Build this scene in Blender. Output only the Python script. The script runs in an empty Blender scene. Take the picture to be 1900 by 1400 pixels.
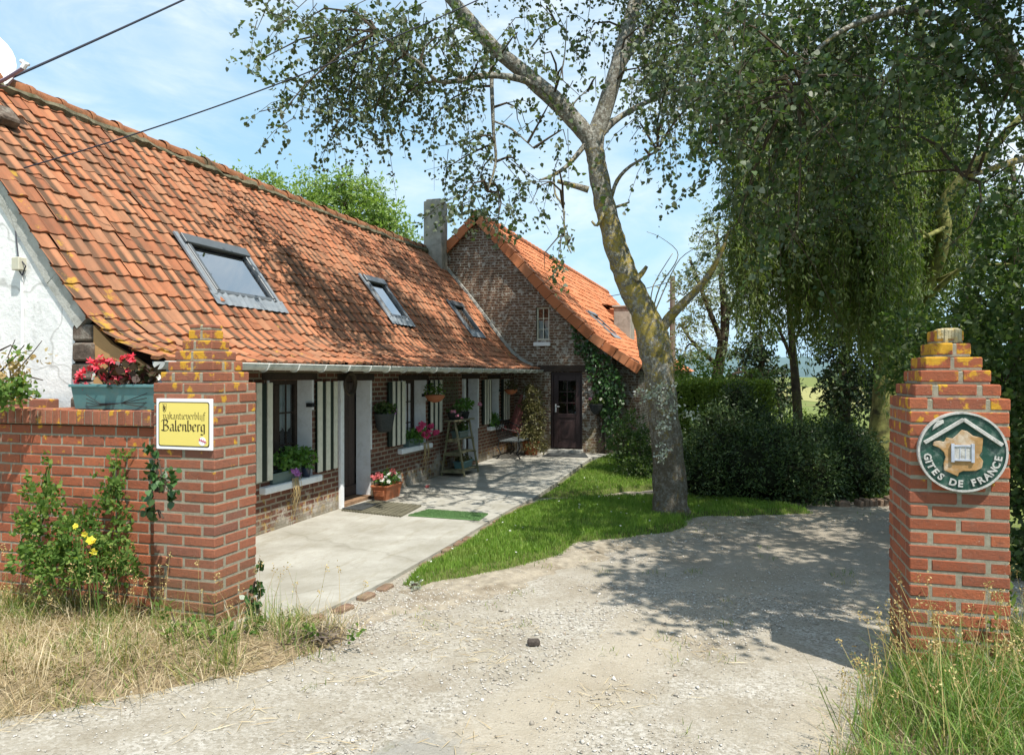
import bpy, bmesh, math, random
import numpy as np
from mathutils import Vector, Matrix

# ------------------------------------------------------------------ camera, sky, sun
F = 1390.0; TH = math.atan(432 / F); CT = math.cos(TH); ST = math.sin(TH); H = 1.8; V0 = 695.0
S = bpy.context.scene
COL = S.collection
random.seed(7)
rng = np.random.default_rng(11)

cam_d = bpy.data.cameras.new("camera"); cam = bpy.data.objects.new("camera", cam_d); COL.objects.link(cam)
cam.location = (0, 0, H); cam.rotation_euler = (math.radians(90), 0, TH)
cam_d.sensor_width = 36.0; cam_d.lens = 36.0 * F / 1900.0
cam_d.shift_y = -(700 - V0) / 1900.0
cam_d.clip_start = 0.05; cam_d.clip_end = 6000
S.camera = cam
S.view_settings.view_transform = 'Standard'; S.view_settings.look = 'None'
S.view_settings.gamma = 1.0; S.view_settings.exposure = 0.56
S.cycles.max_bounces = 8; S.cycles.transparent_max_bounces = 24
S.cycles.use_denoising = True
SUN_TO = Vector((-.79, .61, -1.8)).normalized()
SUN_EL = math.asin(-SUN_TO.z); SUN_AZ = math.atan2(-SUN_TO.x, -SUN_TO.y)
sl = bpy.data.lights.new("sun", 'SUN'); sl.energy = 5.0; sl.angle = math.radians(0.53); sl.color = (1.0, .95, .86)
so = bpy.data.objects.new("sun", sl); COL.objects.link(so); so.location = (6, -6, 14)
so.rotation_euler = SUN_TO.to_track_quat('-Z', 'Y').to_euler()


def nd(nt, typ, props=None, **inp):
    n = nt.nodes.new('ShaderNode' + typ)
    for k, v in (props or {}).items():
        setattr(n, k, v)
    for k, v in inp.items():
        key = int(k[1:]) if k[0] == 'i' and k[1:].isdigit() else k.replace('_', ' ')
        s = n.inputs[key]
        if isinstance(v, bpy.types.NodeSocket):
            nt.links.new(v, s)
        elif isinstance(v, (tuple, list)) and len(v) == 3 and s.type == 'RGBA':
            s.default_value = (*v, 1)
        else:
            s.default_value = v
    return n


def mixc(nt, f, a, b, blend='MIX'):
    return nd(nt, 'Mix', dict(data_type='RGBA', blend_type=blend), i0=f, i6=a, i7=b).outputs[2]


def ramp(nt, f, stops, interp='LINEAR'):
    n = nd(nt, 'ValToRGB', None, Fac=f); r = n.color_ramp; r.interpolation = interp
    while len(r.elements) < len(stops):
        r.elements.new(.5)
    for e, (p, c) in zip(r.elements, stops):
        e.position = p
        e.color = (*c, 1) if isinstance(c, (tuple, list)) else (c, c, c, 1)
    return n.outputs[0]


def noi(nt, vec, scale, detail=4.0, rough=.55, dist=0.0):
    n = nd(nt, 'TexNoise', None, Scale=scale, Detail=detail, Roughness=rough, Distortion=dist)
    if vec is not None:
        nt.links.new(vec, n.inputs['Vector'])
    return n.outputs[0]


def mth(nt, op, a, b=0.0, c=None):
    n = nd(nt, 'Math', dict(operation=op), i0=a, i1=b)
    if c is not None:
        n.inputs[2].default_value = c
    return n.outputs[0]


wd = bpy.data.worlds.new("World"); S.world = wd; wd.use_nodes = True
wt = wd.node_tree; bg = wt.nodes['Background']
sky = nd(wt, 'TexSky', dict(sky_type='NISHITA', sun_disc=False, sun_elevation=SUN_EL, sun_rotation=SUN_AZ,
                            altitude=20, air_density=1.0, dust_density=.7, ozone_density=1.6))
tc = nd(wt, 'TexCoord').outputs['Generated']
mp = nd(wt, 'Mapping', None, Vector=tc, Scale=(1.0, 1.0, 3.2), Rotation=(0.1, .25, .6)).outputs[0]
n1 = noi(wt, mp, 2.1, 8, .6, .5)
cl = ramp(wt, n1, [(.36, 0.0), (.52, .5), (.68, 1.0)])
n2 = noi(wt, mp, 6.5, 6, .65, .8)
cl2 = mth(wt, 'MULTIPLY', ramp(wt, n2, [(.35, .35), (.7, 1.0)]), cl)
sepw = nd(wt, 'SeparateXYZ', None, Vector=tc).outputs['Z']
low = ramp(wt, sepw, [(.0, .95), (.16, .78), (.5, .55)])
skyt = mixc(wt, 1.0, sky.outputs[0], (.92, 1.06, 1.0), 'MULTIPLY')
skyh = mixc(wt, low, skyt, (3.2, 5.2, 6.9))
skyc = mixc(wt, cl2, skyh, (6.7, 7.1, 7.4))
wt.links.new(skyc, bg.inputs['Color']); bg.inputs['Strength'].default_value = .115


# ------------------------------------------------------------------ measuring helpers (real planes)
def onX(u, v, X):
    r = (u - 950) / F; d = X / (r * CT - ST); return d * (CT + ST * r), H - (v - V0) / F * d


def onY(u, v, Y):
    r = (u - 950) / F; d = Y / (CT + ST * r); return d * (r * CT - ST), H - (v - V0) / F * d


def onZ(u, v, z=0.0):
    d = (H - z) * F / (v - V0); r = (u - 950) / F; return d * (r * CT - ST), d * (CT + ST * r)


def W(u, v, d):
    xr = (u - 950) / F * d
    return Vector((xr * CT - d * ST, xr * ST + d * CT, H - (v - V0) / F * d))


# ------------------------------------------------------------------ object helpers
ORG = {}


def tag(o, label=None, cat=None, group=None, kind=None):
    if label: o['label'] = label
    if cat: o['category'] = cat
    if group: o['group'] = group
    if kind: o['kind'] = kind
    return o


def thing(name, loc, label, cat, group=None):
    o = bpy.data.objects.new(name, None); COL.objects.link(o); o.location = loc; o.empty_display_size = .2
    ORG[o.name] = Vector(loc)
    return tag(o, label, cat, group)


def link_mesh(name, me, mats, parent):
    if not isinstance(mats, (list, tuple)): mats = [mats]
    for m in mats: me.materials.append(m)
    o = bpy.data.objects.new(name, me); COL.objects.link(o)
    ORG[o.name] = Vector((0, 0, 0))
    if parent is not None:
        o.parent = parent; ORG[o.name] = ORG[parent.name]
    return o


class MB:
    def __init__(s):
        s.v = []; s.f = []; s.m = []; s.uv = None

    def quad(s, pts, mi=0):
        b = len(s.v); s.v += [tuple(p) for p in pts]; s.f.append(tuple(range(b, b + len(pts)))); s.m.append(mi)

    def box(s, x0, x1, y0, y1, z0, z1, mi=0, R=None, C=None):
        b = len(s.v)
        P = [(x, y, z) for x in (x0, x1) for y in (y0, y1) for z in (z0, z1)]
        if R is not None:
            C = Vector(C if C is not None else (0, 0, 0)); P = [tuple(C + R @ Vector(p)) for p in P]
        s.v += P
        for f in ((0, 1, 3, 2), (4, 6, 7, 5), (0, 4, 5, 1), (2, 3, 7, 6), (0, 2, 6, 4), (1, 5, 7, 3)):
            s.f.append(tuple(b + i for i in f)); s.m.append(mi)

    def beam(s, a, b_, w, t, up=(0, 0, 1), mi=0):
        a = Vector(a); b_ = Vector(b_); d = (b_ - a); L = d.length; d.normalize()
        sx = d.cross(Vector(up))
        if sx.length < 1e-4: sx = d.cross(Vector((1, 0, 0)))
        sx.normalize(); sz = sx.cross(d)
        R = Matrix((sx, d, sz)).transposed()
        s.box(-w / 2, w / 2, 0, L, -t / 2, t / 2, mi, R, a)

    def tube(s, pts, rad, n=8, mi=0, cap=True, wob=0.0):
        pts = [Vector(p) for p in pts]
        if not isinstance(rad, (list, tuple)): rad = [rad] * len(pts)
        b = len(s.v); t0 = (pts[1] - pts[0]).normalized()
        nx = t0.cross(Vector((0, 0, 1)))
        if nx.length < .05: nx = t0.cross(Vector((1, 0, 0)))
        nx.normalize()
        for i, p in enumerate(pts):
            t = (pts[min(i + 1, len(pts) - 1)] - pts[max(i - 1, 0)]).normalized()
            nx = (nx - t * nx.dot(t)).normalized(); ny = t.cross(nx)
            for k in range(n):
                a = 2 * math.pi * k / n; r = rad[i] * (1 + (random.uniform(-wob, wob) if wob else 0))
                s.v.append(tuple(p + (nx * math.cos(a) + ny * math.sin(a)) * r))
        for i in range(len(pts) - 1):
            for k in range(n):
                s.f.append((b + i * n + k, b + i * n + (k + 1) % n, b + (i + 1) * n + (k + 1) % n, b + (i + 1) * n + k)); s.m.append(mi)
        if cap:
            s.f.append(tuple(b + k for k in range(n))[::-1]); s.m.append(mi)
            e = b + (len(pts) - 1) * n; s.f.append(tuple(e + k for k in range(n))); s.m.append(mi)

    def lathe(s, prof, c, n=16, mi=0, sx=1, sy=1):
        b = len(s.v); c = Vector(c)
        for r, z in prof:
            for k in range(n):
                a = 2 * math.pi * k / n; s.v.append((c.x + r * sx * math.cos(a), c.y + r * sy * math.sin(a), c.z + z))
        for i in range(len(prof) - 1):
            for k in range(n):
                s.f.append((b + i * n + k, b + i * n + (k + 1) % n, b + (i + 1) * n + (k + 1) % n, b + (i + 1) * n + k)); s.m.append(mi)
        s.f.append(tuple(b + k for k in range(n))[::-1]); s.m.append(mi)
        e = b + (len(prof) - 1) * n; s.f.append(tuple(e + k for k in range(n))); s.m.append(mi)

    def prism(s, poly, fn, t0, t1, mi=0):
        """poly 2D; fn(a,b,t)->3D"""
        n = len(poly); b = len(s.v)
        for t in (t0, t1):
            s.v += [tuple(fn(p[0], p[1], t)) for p in poly]
        s.f.append(tuple(b + i for i in range(n))[::-1]); s.m.append(mi)
        s.f.append(tuple(b + n + i for i in range(n))); s.m.append(mi)
        for i in range(n):
            j = (i + 1) % n; s.f.append((b + i, b + j, b + n + j, b + n + i)); s.m.append(mi)

    def build(s, name, mats, parent=None, smooth=False, bevel=0, recalc=True, uvs=None):
        o0 = ORG[parent.name] if parent is not None else Vector((0, 0, 0))
        me = bpy.data.meshes.new(name)
        me.from_pydata([(p[0] - o0.x, p[1] - o0.y, p[2] - o0.z) for p in s.v], [], s.f)
        me.polygons.foreach_set('material_index', s.m)
        if recalc:
            bm = bmesh.new(); bm.from_mesh(me); bmesh.ops.recalc_face_normals(bm, faces=bm.faces); bm.to_mesh(me); bm.free()
        if uvs is None:
            uvl = me.uv_layers.new(name="uv")
            V = s.v
            data = np.zeros((len(me.loops), 2), dtype=np.float32)
            for p in me.polygons:
                n = p.normal; ax = max(range(3), key=lambda i: abs(n[i]))
                ia, ib = ((1, 2), (0, 2), (0, 1))[ax]
                for li in p.loop_indices:
                    q = V[me.loops[li].vertex_index]; data[li] = (q[ia], q[ib])
            uvl.data.foreach_set('uv', data.ravel())
        else:
            uvl = me.uv_layers.new(name="uv")
            data = np.array([uvs[l.vertex_index] for l in me.loops], dtype=np.float32)
            uvl.data.foreach_set('uv', data.ravel())
        if smooth:
            me.polygons.foreach_set('use_smooth', [True] * len(me.polygons))
        me.update()
        o = link_mesh(name, me, mats, parent)
        if bevel:
            m = o.modifiers.new('bevel', 'BEVEL'); m.width = bevel; m.segments = 1; m.limit_method = 'ANGLE'
        return o


def np_obj(name, V, Fs, mats, parent=None, smooth=False, mi=None):
    """V (n,3) world coordinates, Fs (m,k) faces"""
    o0 = ORG[parent.name] if parent is not None else Vector((0, 0, 0))
    V = np.asarray(V, dtype=np.float64) - np.array(o0)
    me = bpy.data.meshes.new(name); k = Fs.shape[1]
    me.vertices.add(len(V)); me.vertices.foreach_set('co', V.astype(np.float32).ravel())
    me.loops.add(Fs.size); me.loops.foreach_set('vertex_index', Fs.astype(np.int32).ravel())
    me.polygons.add(len(Fs)); me.polygons.foreach_set('loop_start', np.arange(0, Fs.size, k, dtype=np.int32))
    if mi is not None: me.polygons.foreach_set('material_index', mi.astype(np.int32))
    if smooth: me.polygons.foreach_set('use_smooth', np.ones(len(Fs), dtype=bool))
    me.update(calc_edges=True)
    return link_mesh(name, me, mats, parent)


def unit(a):
    return a / np.maximum(np.linalg.norm(a, axis=-1, keepdims=True), 1e-9)


def leaf_geo(P, D, L, Wd, fold=.25, up=None):
    """kite leaves at P pointing D"""
    n = len(P); D = unit(D)
    R = rng.normal(size=(n, 3)) if up is None else up + rng.normal(size=(n, 3)) * .55
    Sd = unit(np.cross(D, R)); N = np.cross(Sd, D)
    L = np.broadcast_to(L, (n,))[:, None]; Wd = np.broadcast_to(Wd, (n,))[:, None]
    V = np.stack([P, P + D * L * .28 + Sd * Wd * .46 + N * Wd * fold, P + D * L * .62 + Sd * Wd * .40 + N * Wd * fold * .7, P + D * L - N * Wd * fold * .6,
                  P + D * L * .62 - Sd * Wd * .40 + N * Wd * fold * .7, P + D * L * .28 - Sd * Wd * .46 + N * Wd * fold], axis=1).reshape(-1, 3)
    Fq = np.arange(6 * n).reshape(n, 6)
    return V, Fq


def merge(parts):
    Vs = []; Fs = []; b = 0
    for V, Fq in parts:
        Vs.append(V); Fs.append(Fq + b); b += len(V)
    return np.concatenate(Vs), np.concatenate(Fs)


def rand_ball(n):
    p = unit(rng.normal(size=(n, 3))); return p * rng.random((n, 1)) ** (1 / 2.4)


def sprays(C, A, n_tw, n_lf, ln, leaf, droop=.3, lw=.7, out=.6, spread=.09, twigs=None):
    """clump of leafy twigs: C centre, A 3x3 axes (columns * radii)"""
    b = rand_ball(n_tw); st = np.array(C) + (b * .85) @ np.array(A).T
    dr = unit(b @ np.array(A).T * out / max(1e-6, np.linalg.norm(A) / 1.7) + rng.normal(size=(n_tw, 3)) * .6 + np.array([0, 0, -droop]))
    l = ln * (.5 + rng.random((n_tw, 1)))
    t = rng.random((n_tw, n_lf, 1))
    sag = np.array([0, 0, -1.0]) * droop * .5
    pts = st[:, None] + dr[:, None] * l[:, None] * t + sag * l[:, None] * t ** 2 + rng.normal(size=(n_tw, n_lf, 3)) * spread * .5
    dirs = dr[:, None] * .6 + rng.normal(size=(n_tw, n_lf, 3)) * .75 + np.array([0, 0, -droop * .6])
    n = n_tw * n_lf
    L = leaf * (.6 + .8 * rng.random(n))
    if twigs is not None:
        for i in range(0, n_tw, 2):
            a = st[i] - dr[i] * l[i] * .3; e = st[i] + dr[i] * l[i] + sag * l[i]
            twigs.tube([a, st[i] + dr[i] * l[i] * .4, e], [.006, .004, .002], 3, cap=False)
    return leaf_geo(pts.reshape(-1, 3), dirs.reshape(-1, 3), L, L * lw)


RIGHT = np.array([CT, ST, 0.0]); FWD = np.array([-ST, CT, 0.0])


def axes(ru, rv, rd):
    return np.stack([RIGHT * ru, FWD * rd, np.array([0, 0, 1.0]) * rv], axis=1)


# ------------------------------------------------------------------ materials
MATS = {}


def newmat(name, rough=.8, spec=.3):
    m = bpy.data.materials.new(name); m.use_nodes = True; nt = m.node_tree; b = nt.nodes['Principled BSDF']
    b.inputs['Roughness'].default_value = rough; b.inputs['Specular IOR Level'].default_value = spec
    MATS[name] = m
    return m, nt, b


def lk(nt, a, b): nt.links.new(a, b)


def bump(nt, b, h, strength=.4, dist=.01):
    n = nd(nt, 'Bump', None, Strength=strength, Distance=dist, Height=h); lk(nt, n.outputs[0], b.inputs['Normal'])


def wpos(nt): return nd(nt, 'NewGeometry').outputs['Position']


def island(nt): return nd(nt, 'NewGeometry').outputs['Random Per Island']


def plain(name, col, rough=.6, spec=.3, var=.18, scale=9.0, metal=0.0, dirt=None, bmp=.0):
    m, nt, b = newmat(name, rough, spec); p = wpos(nt)
    n = noi(nt, p, scale, 6, .65)
    c1 = tuple(max(0, x * (1 - var)) for x in col); c2 = tuple(min(1, x * (1 + var)) for x in col)
    c = ramp(nt, n, [(.3, c1), (.7, c2)])
    if dirt:
        f = ramp(nt, noi(nt, p, dirt[1], 7, .7), [(.5, 0.0), (.68, dirt[2])]); c = mixc(nt, f, c, dirt[0])
    lk(nt, c, b.inputs['Base Color']); b.inputs['Metallic'].default_value = metal
    if bmp: bump(nt, b, noi(nt, p, scale * 6, 5, .7), bmp, .01)
    return m


def brick_island(name, stops, lichen=.5, zt=(.2, 2.0), moss=.0):
    m, nt, b = newmat(name, .88, .2); p = wpos(nt)
    c = ramp(nt, island(nt), stops)
    n = noi(nt, p, 34, 6, .7); c = mixc(nt, ramp(nt, n, [(.35, 0.0), (.75, .5)]), c, (.13, .07, .05), 'MIX')
    n3 = noi(nt, p, 120, 4, .7); c = mixc(nt, mth(nt, 'MULTIPLY', n3, .25), c, (.42, .17, .095))
    c = mixc(nt, ramp(nt, noi(nt, p, 19, 7, .8), [(.54, 0.0), (.68, .65)]), c, (.12, .062, .045))
    c = mixc(nt, ramp(nt, noi(nt, p, 47, 5, .8), [(.64, 0.0), (.70, .7)]), c, (.46, .41, .34))
    # grey bloom and orange lichen that grows towards the top
    z = nd(nt, 'SeparateXYZ', None, Vector=p).outputs['Z']
    up = nd(nt, 'MapRange', None, Value=z, i1=zt[0], i2=zt[1], i3=0.0, i4=1.0).outputs[0]
    gr = ramp(nt, noi(nt, p, 5.5, 6, .7), [(.55, 0.0), (.75, .4)]); c = mixc(nt, gr, c, (.2, .155, .12))
    v = nd(nt, 'TexVoronoi', dict(feature='F1'), Vector=mixc(nt, .08, p, nd(nt, 'TexNoise', None, Scale=9.0).outputs[1]), Scale=11.0).outputs[0]
    lf = mth(nt, 'ADD', mth(nt, 'MULTIPLY', noi(nt, p, 11, 5, .7), .55), mth(nt, 'MULTIPLY', up, .20 * lichen))
    lf = mth(nt, 'SUBTRACT', lf, mth(nt, 'MULTIPLY', v, .42))
    lf = mth(nt, 'ADD', lf, mth(nt, 'MULTIPLY', mth(nt, 'SUBTRACT', noi(nt, p, 38, 5, .75), .5), .25))
    lfm = ramp(nt, lf, [(.30, 0.0), (.36, .92)])
    lc = mixc(nt, noi(nt, p, 60, 4, .6), (.52, .23, .012), (.62, .40, .05))
    c = mixc(nt, lfm, c, lc)
    if moss:
        dn = nd(nt, 'MapRange', None, Value=z, i1=.0, i2=.55, i3=moss, i4=.0).outputs[0]
        c = mixc(nt, mth(nt, 'MULTIPLY', dn, noi(nt, p, 14, 5, .7)), c, (.10, .105, .045))
    lk(nt, c, b.inputs['Base Color']); bump(nt, b, noi(nt, p, 60, 7, .8), .9, .010)
    return m


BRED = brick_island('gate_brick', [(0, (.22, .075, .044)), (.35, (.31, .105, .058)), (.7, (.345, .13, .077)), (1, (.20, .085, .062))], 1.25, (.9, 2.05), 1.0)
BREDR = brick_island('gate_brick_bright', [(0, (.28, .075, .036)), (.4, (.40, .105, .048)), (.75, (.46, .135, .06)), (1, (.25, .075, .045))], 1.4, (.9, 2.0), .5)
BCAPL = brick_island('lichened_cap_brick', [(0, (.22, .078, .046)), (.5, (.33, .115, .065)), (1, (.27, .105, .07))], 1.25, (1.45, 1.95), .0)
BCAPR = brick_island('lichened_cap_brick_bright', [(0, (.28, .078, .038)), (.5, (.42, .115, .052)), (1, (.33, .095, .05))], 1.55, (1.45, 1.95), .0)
MORT = plain('mortar', (.33, .30, .23), .95, .1, .25, 40, bmp=.9, dirt=((.30, .28, .20), 12, .6))
SILL_W = plain('white_paint', (.78, .79, .80), .6, .3, .05, 9, dirt=((.52, .5, .44), 11, .4), bmp=.15)


def brick_wall(name, c1, c2, mortar, bw, rh, patches, seed=0.0, ms=.010, dark=.5):
    m, nt, b = newmat(name, .92, .15); p = wpos(nt)
    uv = nd(nt, 'UVMap').outputs[0]
    ds = nd(nt, 'TexNoise', None, Scale=7.0, Detail=3.0).outputs[1]
    uv2 = nd(nt, 'VectorMath', dict(operation='ADD'), i0=uv, i1=nd(nt, 'VectorMath', dict(operation='SCALE'), i0=ds, Scale=.018).outputs[0]).outputs[0]
    bt = nd(nt, 'TexBrick', dict(offset=.5), Vector=uv2, Color1=c1, Color2=c2, Mortar=mortar, Scale=1.0, Mortar_Size=ms, Mortar_Smooth=.15, Bias=0.0, Brick_Width=bw, Row_Height=rh)
    c = bt.outputs[0]
    n = noi(nt, p, 3.2, 7, .72); c = mixc(nt, ramp(nt, n, [(.38, 0.0), (.72, dark)]), c, (.05, .038, .03))
    n = noi(nt, p, 26, 6, .7); c = mixc(nt, ramp(nt, n, [(.45, 0.0), (.8, .55)]), c, (.28, .16, .11))
    z = nd(nt, 'SeparateXYZ', None, Vector=p).outputs['Z']
    for (col, sc, lo, hi, z0, z1, amt) in patches:
        zz = nd(nt, 'MapRange', None, Value=z, i1=z0, i2=z1, i3=.22, i4=-.1).outputs[0]
        f = ramp(nt, mth(nt, 'ADD', noi(nt, p, sc, 7, .72), zz), [(lo, 0.0), (hi, amt)])
        c = mixc(nt, f, c, col)
    lk(nt, c, b.inputs['Base Color'])
    h = mth(nt, 'ADD', mth(nt, 'MULTIPLY', bt.outputs[1], -.8), mth(nt, 'MULTIPLY', noi(nt, p, 40, 6, .75), .9))
    bump(nt, b, h, .8, .012)
    return m


HOUSE_BRICK = brick_wall('house_brick', (.115, .042, .028), (.205, .076, .046), (.33, .285, .215), .20, .068,
                         [((.46, .43, .37), 2.6, .66, .74, .1, .75, .8), ((.42, .27, .05), 9, .74, .8, .2, 1.0, .6), ((.20, .175, .13), 4, .60, .72, .02, .5, .8)], ms=.012)
GABLE_BRICK = brick_wall('gable_brick', (.10, .056, .036), (.20, .112, .072), (.38, .345, .27), .19, .062,
                         [((.50, .48, .43), 11, .71, .76, -1, 30, .75), ((.19, .16, .08), 6, .62, .75, .0, 2.0, .7)], ms=.009, dark=.45)


def roof_mat(name, stops, panc, panf, darkf, lich):
    m, nt, b = newmat(name, .85, .2); p = wpos(nt)
    c = ramp(nt, island(nt), stops)
    ux = nd(nt, 'SeparateXYZ', None, Vector=nd(nt, 'UVMap').outputs[0]).outputs['X']
    pan = ramp(nt, ux, [(.06, 0.0), (.16, 1.0), (.46, 1.0), (.60, 0.0)])
    hsh = mth(nt, 'FRACT', mth(nt, 'MULTIPLY', island(nt), 17.31))
    tl = ramp(nt, hsh, [(.20, .15), (.34, .95), (.9, 1.0), (1.0, .6)])
    pf = mth(nt, 'MULTIPLY', mth(nt, 'MULTIPLY', pan, tl), ramp(nt, noi(nt, p, 1.6, 6, .7), [(.22, .55), (.50, panf)]))
    c = mixc(nt, pf, c, panc)
    n = noi(nt, p, 1.1, 6, .7); c = mixc(nt, ramp(nt, n, [(.45, 0.0), (.75, darkf)]), c, (.13, .065, .04))
    n = noi(nt, p, 30, 6, .75); c = mixc(nt, ramp(nt, n, [(.45, 0.0), (.8, .4)]), c, (.2, .13, .08))
    lf = ramp(nt, noi(nt, p, 13, 5, .7), [(.69, 0.0), (.74, .7)]); c = mixc(nt, lf, c, (.45, .41, .33))
    y = nd(nt, 'SeparateXYZ', None, Vector=p); z = y.outputs['Z']; yy = y.outputs['Y']
    e1 = nd(nt, 'MapRange', None, Value=z, i1=2.0, i2=2.8, i3=.09, i4=.0).outputs[0]
    e2 = nd(nt, 'MapRange', None, Value=yy, i1=4.9, i2=6.0, i3=.12, i4=.0).outputs[0]
    stv = nd(nt, 'Mapping', None, Vector=p, Scale=(.35, 5.0, .35)).outputs[0]
    c = mixc(nt, ramp(nt, noi(nt, stv, 2.0, 6, .7), [(.52, 0.0), (.70, .5)]), c, (.10, .065, .04))
    yl = mth(nt, 'ADD', noi(nt, p, 3.7, 6, .72), mth(nt, 'ADD', e1, e2))
    c = mixc(nt, mth(nt, 'MULTIPLY', ramp(nt, yl, [(.70, 0.0), (.76, .85)]), lich), c, (.46, .27, .03))
    lk(nt, c, b.inputs['Base Color']); bump(nt, b, noi(nt, p, 60, 6, .75), .35, .008)
    return m


ROOF = roof_mat('old_roof_tile', [(0, (.27, .10, .052)), (.25, (.36, .135, .066)), (.55, (.43, .17, .085)), (.8, (.40, .185, .10)), (1, (.29, .14, .08))], (.088, .056, .036), 1.0, .6, .8)
ROOF2 = roof_mat('newer_roof_tile', [(0, (.42, .14, .06)), (.5, (.52, .185, .08)), (1, (.48, .20, .10))], (.42, .14, .06), .4, .2, .15)
RIDGE = plain('ridge_tile_clay', (.30, .125, .06), .9, .15, .35, 7, dirt=((.085, .075, .045), 2.2, 1.0), bmp=.6)
BED = plain('ridge_bedding', (.15, .135, .09), .95, .1, .5, 9, dirt=((.06, .06, .03), 5, .9), bmp=.9)
TIMBER = plain('dark_timber', (.045, .030, .022), .7, .3, .4, 14, bmp=.3)
DOORW = plain('brown_door', (.055, .035, .027), .5, .4, .25, 11)
DOORD = plain('plum_door', (.040, .024, .024), .45, .4, .25, 11)
GREEN = plain('shutter_green', (.007, .016, .011), .5, .4, .2, 8)
CREAM = plain('shutter_cream', (.66, .64, .53), .55, .3, .07, 10, dirt=((.4, .37, .28), 13, .4))
ZINC = plain('zinc', (.58, .59, .55), .5, .4, .18, 7, dirt=((.20, .22, .16), 5, .7))
LEAD = plain('grey_lead', (.19, .215, .24), .55, .3, .2, 9, dirt=((.30, .31, .31), 12, .5))
FRAMEG = plain('grey_aluminium', (.085, .097, .107), .42, .5, .12, 8)
OCHRE = plain('ochre_board', (.42, .24, .10), .65, .3, .1, 6)
STONE = plain('old_stone', (.13, .10, .08), .95, .1, .55, 16, dirt=((.45, .42, .36), 6, .6), bmp=1.0)
CEMENT = plain('grey_cement', (.40, .40, .37), .95, .1, .2, 7, dirt=((.2, .2, .17), 9, .6), bmp=.6)
PLASTER = plain('chimney_render', (.33, .31, .27), .95, .1, .25, 4, dirt=((.16, .15, .12), 5, .7), bmp=.6)
BLACK = plain('black_iron', (.02, .02, .02), .5, .4, .2, 8)
DARKIN = plain('interior_shade', (.02, .018, .016), .9, .1, .2, 3)  # near-black colour stands for the unlit rooms behind the panes
LACE = plain('white_lace', (.62, .64, .68), .9, .1, .1, 60)
TEAL = plain('teal_plastic', (.085, .20, .21), .38, .45, .12, 6, dirt=((.16, .19, .17), 15, .35))
TROUGHG = plain('green_grey_trough', (.10, .15, .14), .45, .4, .12, 8)
TERRA = plain('terracotta', (.42, .14, .06), .65, .3, .15, 8, dirt=((.35, .2, .13), 14, .4))
STEPM = plain('tan_threshold', (.24, .15, .09), .8, .2, .25, 9)
BLUEPOT = plain('dark_blue_pot', (.02, .03, .06), .3, .5, .1, 8)
OLDWOOD = plain('mossy_wood', (.19, .175, .11), .9, .15, .3, 13, dirt=((.11, .14, .04), 7, .8), bmp=.6)
RUBBER = plain('dark_mat', (.05, .055, .055), .9, .2, .3, 40, bmp=.6)
SLATM = plain('slatted_mat_wood', (.145, .135, .095), .9, .15, .3, 9, bmp=.5)
TURFM = plain('green_turf', (.12, .225, .085), .95, .1, .25, 70, bmp=1.0)
SIGNY = plain('sign_yellow', (.74, .60, .15), .35, .5, .02, 3)
SIGNW = plain('sign_white', (.82, .82, .84), .35, .5, .02, 3)
SIGNK = plain('sign_black', (.045, .03, .01), .4, .4, .05, 3)
SIGNR = plain('sign_red', (.5, .03, .08), .4, .4, .05, 3)
BOARDG = plain('board_green', (.012, .055, .038), .55, .35, .35, 12, dirt=((.35, .37, .34), 17, .35), bmp=.3)
BOARDW = plain('board_white', (.50, .485, .455), .75, .25, .2, 20, dirt=((.20, .19, .17), 18, .7), bmp=.5)
BOARDO = plain('board_wood', (.36, .205, .08), .7, .3, .25, 12, dirt=((.62, .55, .45), 7, .8), bmp=.3)
BOARDB = plain('board_bluewhite', (.42, .45, .52), .6, .3, .2, 25)
DISHM = plain('dish_white', (.80, .80, .82), .5, .4, .03, 4)
DISHA = plain('dish_arm', (.26, .20, .28), .4, .5, .1, 5)
CABLE = plain('cable_black', (.02, .022, .035), .6, .3, .1, 8)
BOXM = plain('junction_beige', (.52, .50, .40), .6, .3, .06, 8)
SOIL = plain('potting_soil', (.05, .035, .022), .95, .1, .4, 40, bmp=1.0)
POLEW = plain('pole_wood', (.17, .145, .115), .9, .1, .25, 8)
PARA = plain('folded_parasol_cloth', (.30, .12, .11), .85, .1, .2, 12)

# white limewashed gable
m, nt, b = newmat('limewash', .93, .12); p = wpos(nt)
c = ramp(nt, noi(nt, p, 2.4, 7, .7), [(.3, (.60, .61, .61)), (.6, (.80, .80, .79))])
c = mixc(nt, ramp(nt, noi(nt, p, 7, 8, .75, .6), [(.56, 0.0), (.70, .55)]), c, (.36, .36, .34))
cr = nd(nt, 'TexVoronoi', dict(feature='DISTANCE_TO_EDGE'), Vector=mixc(nt, .25, p, nd(nt, 'TexNoise', None, Scale=3.0, Vector=p).outputs[1]), Scale=1.3).outputs[0]
c = mixc(nt, ramp(nt, cr, [(.0, .55), (.012, 0.0)]), c, (.3, .29, .27))
lk(nt, c, b.inputs['Base Color']); bump(nt, b, noi(nt, p, 14, 7, .7), .5, .02)
LIME = m

# glass
def glass(name, tint, fac, rough=.02):
    m, nt, b = newmat(name); nt.nodes.remove(b); out = nt.nodes['Material Output']
    g = nd(nt, 'BsdfGlossy', None, Color=(1, 1, 1), Roughness=rough).outputs[0]
    t = nd(nt, 'BsdfTransparent', None, Color=tint).outputs[0]
    f = nd(nt, 'Fresnel', None, IOR=1.5).outputs[0]; f = mth(nt, 'ADD', mth(nt, 'MULTIPLY', f, 1.0), fac)
    lk(nt, nd(nt, 'MixShader', None, i0=f, i1=t, i2=g).outputs[0], out.inputs['Surface'])
    return m


GLASS = glass('window_glass', (.75, .8, .78), .04)
SKYGL = glass('skylight_glass', (.22, .30, .40), .42)

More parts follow.
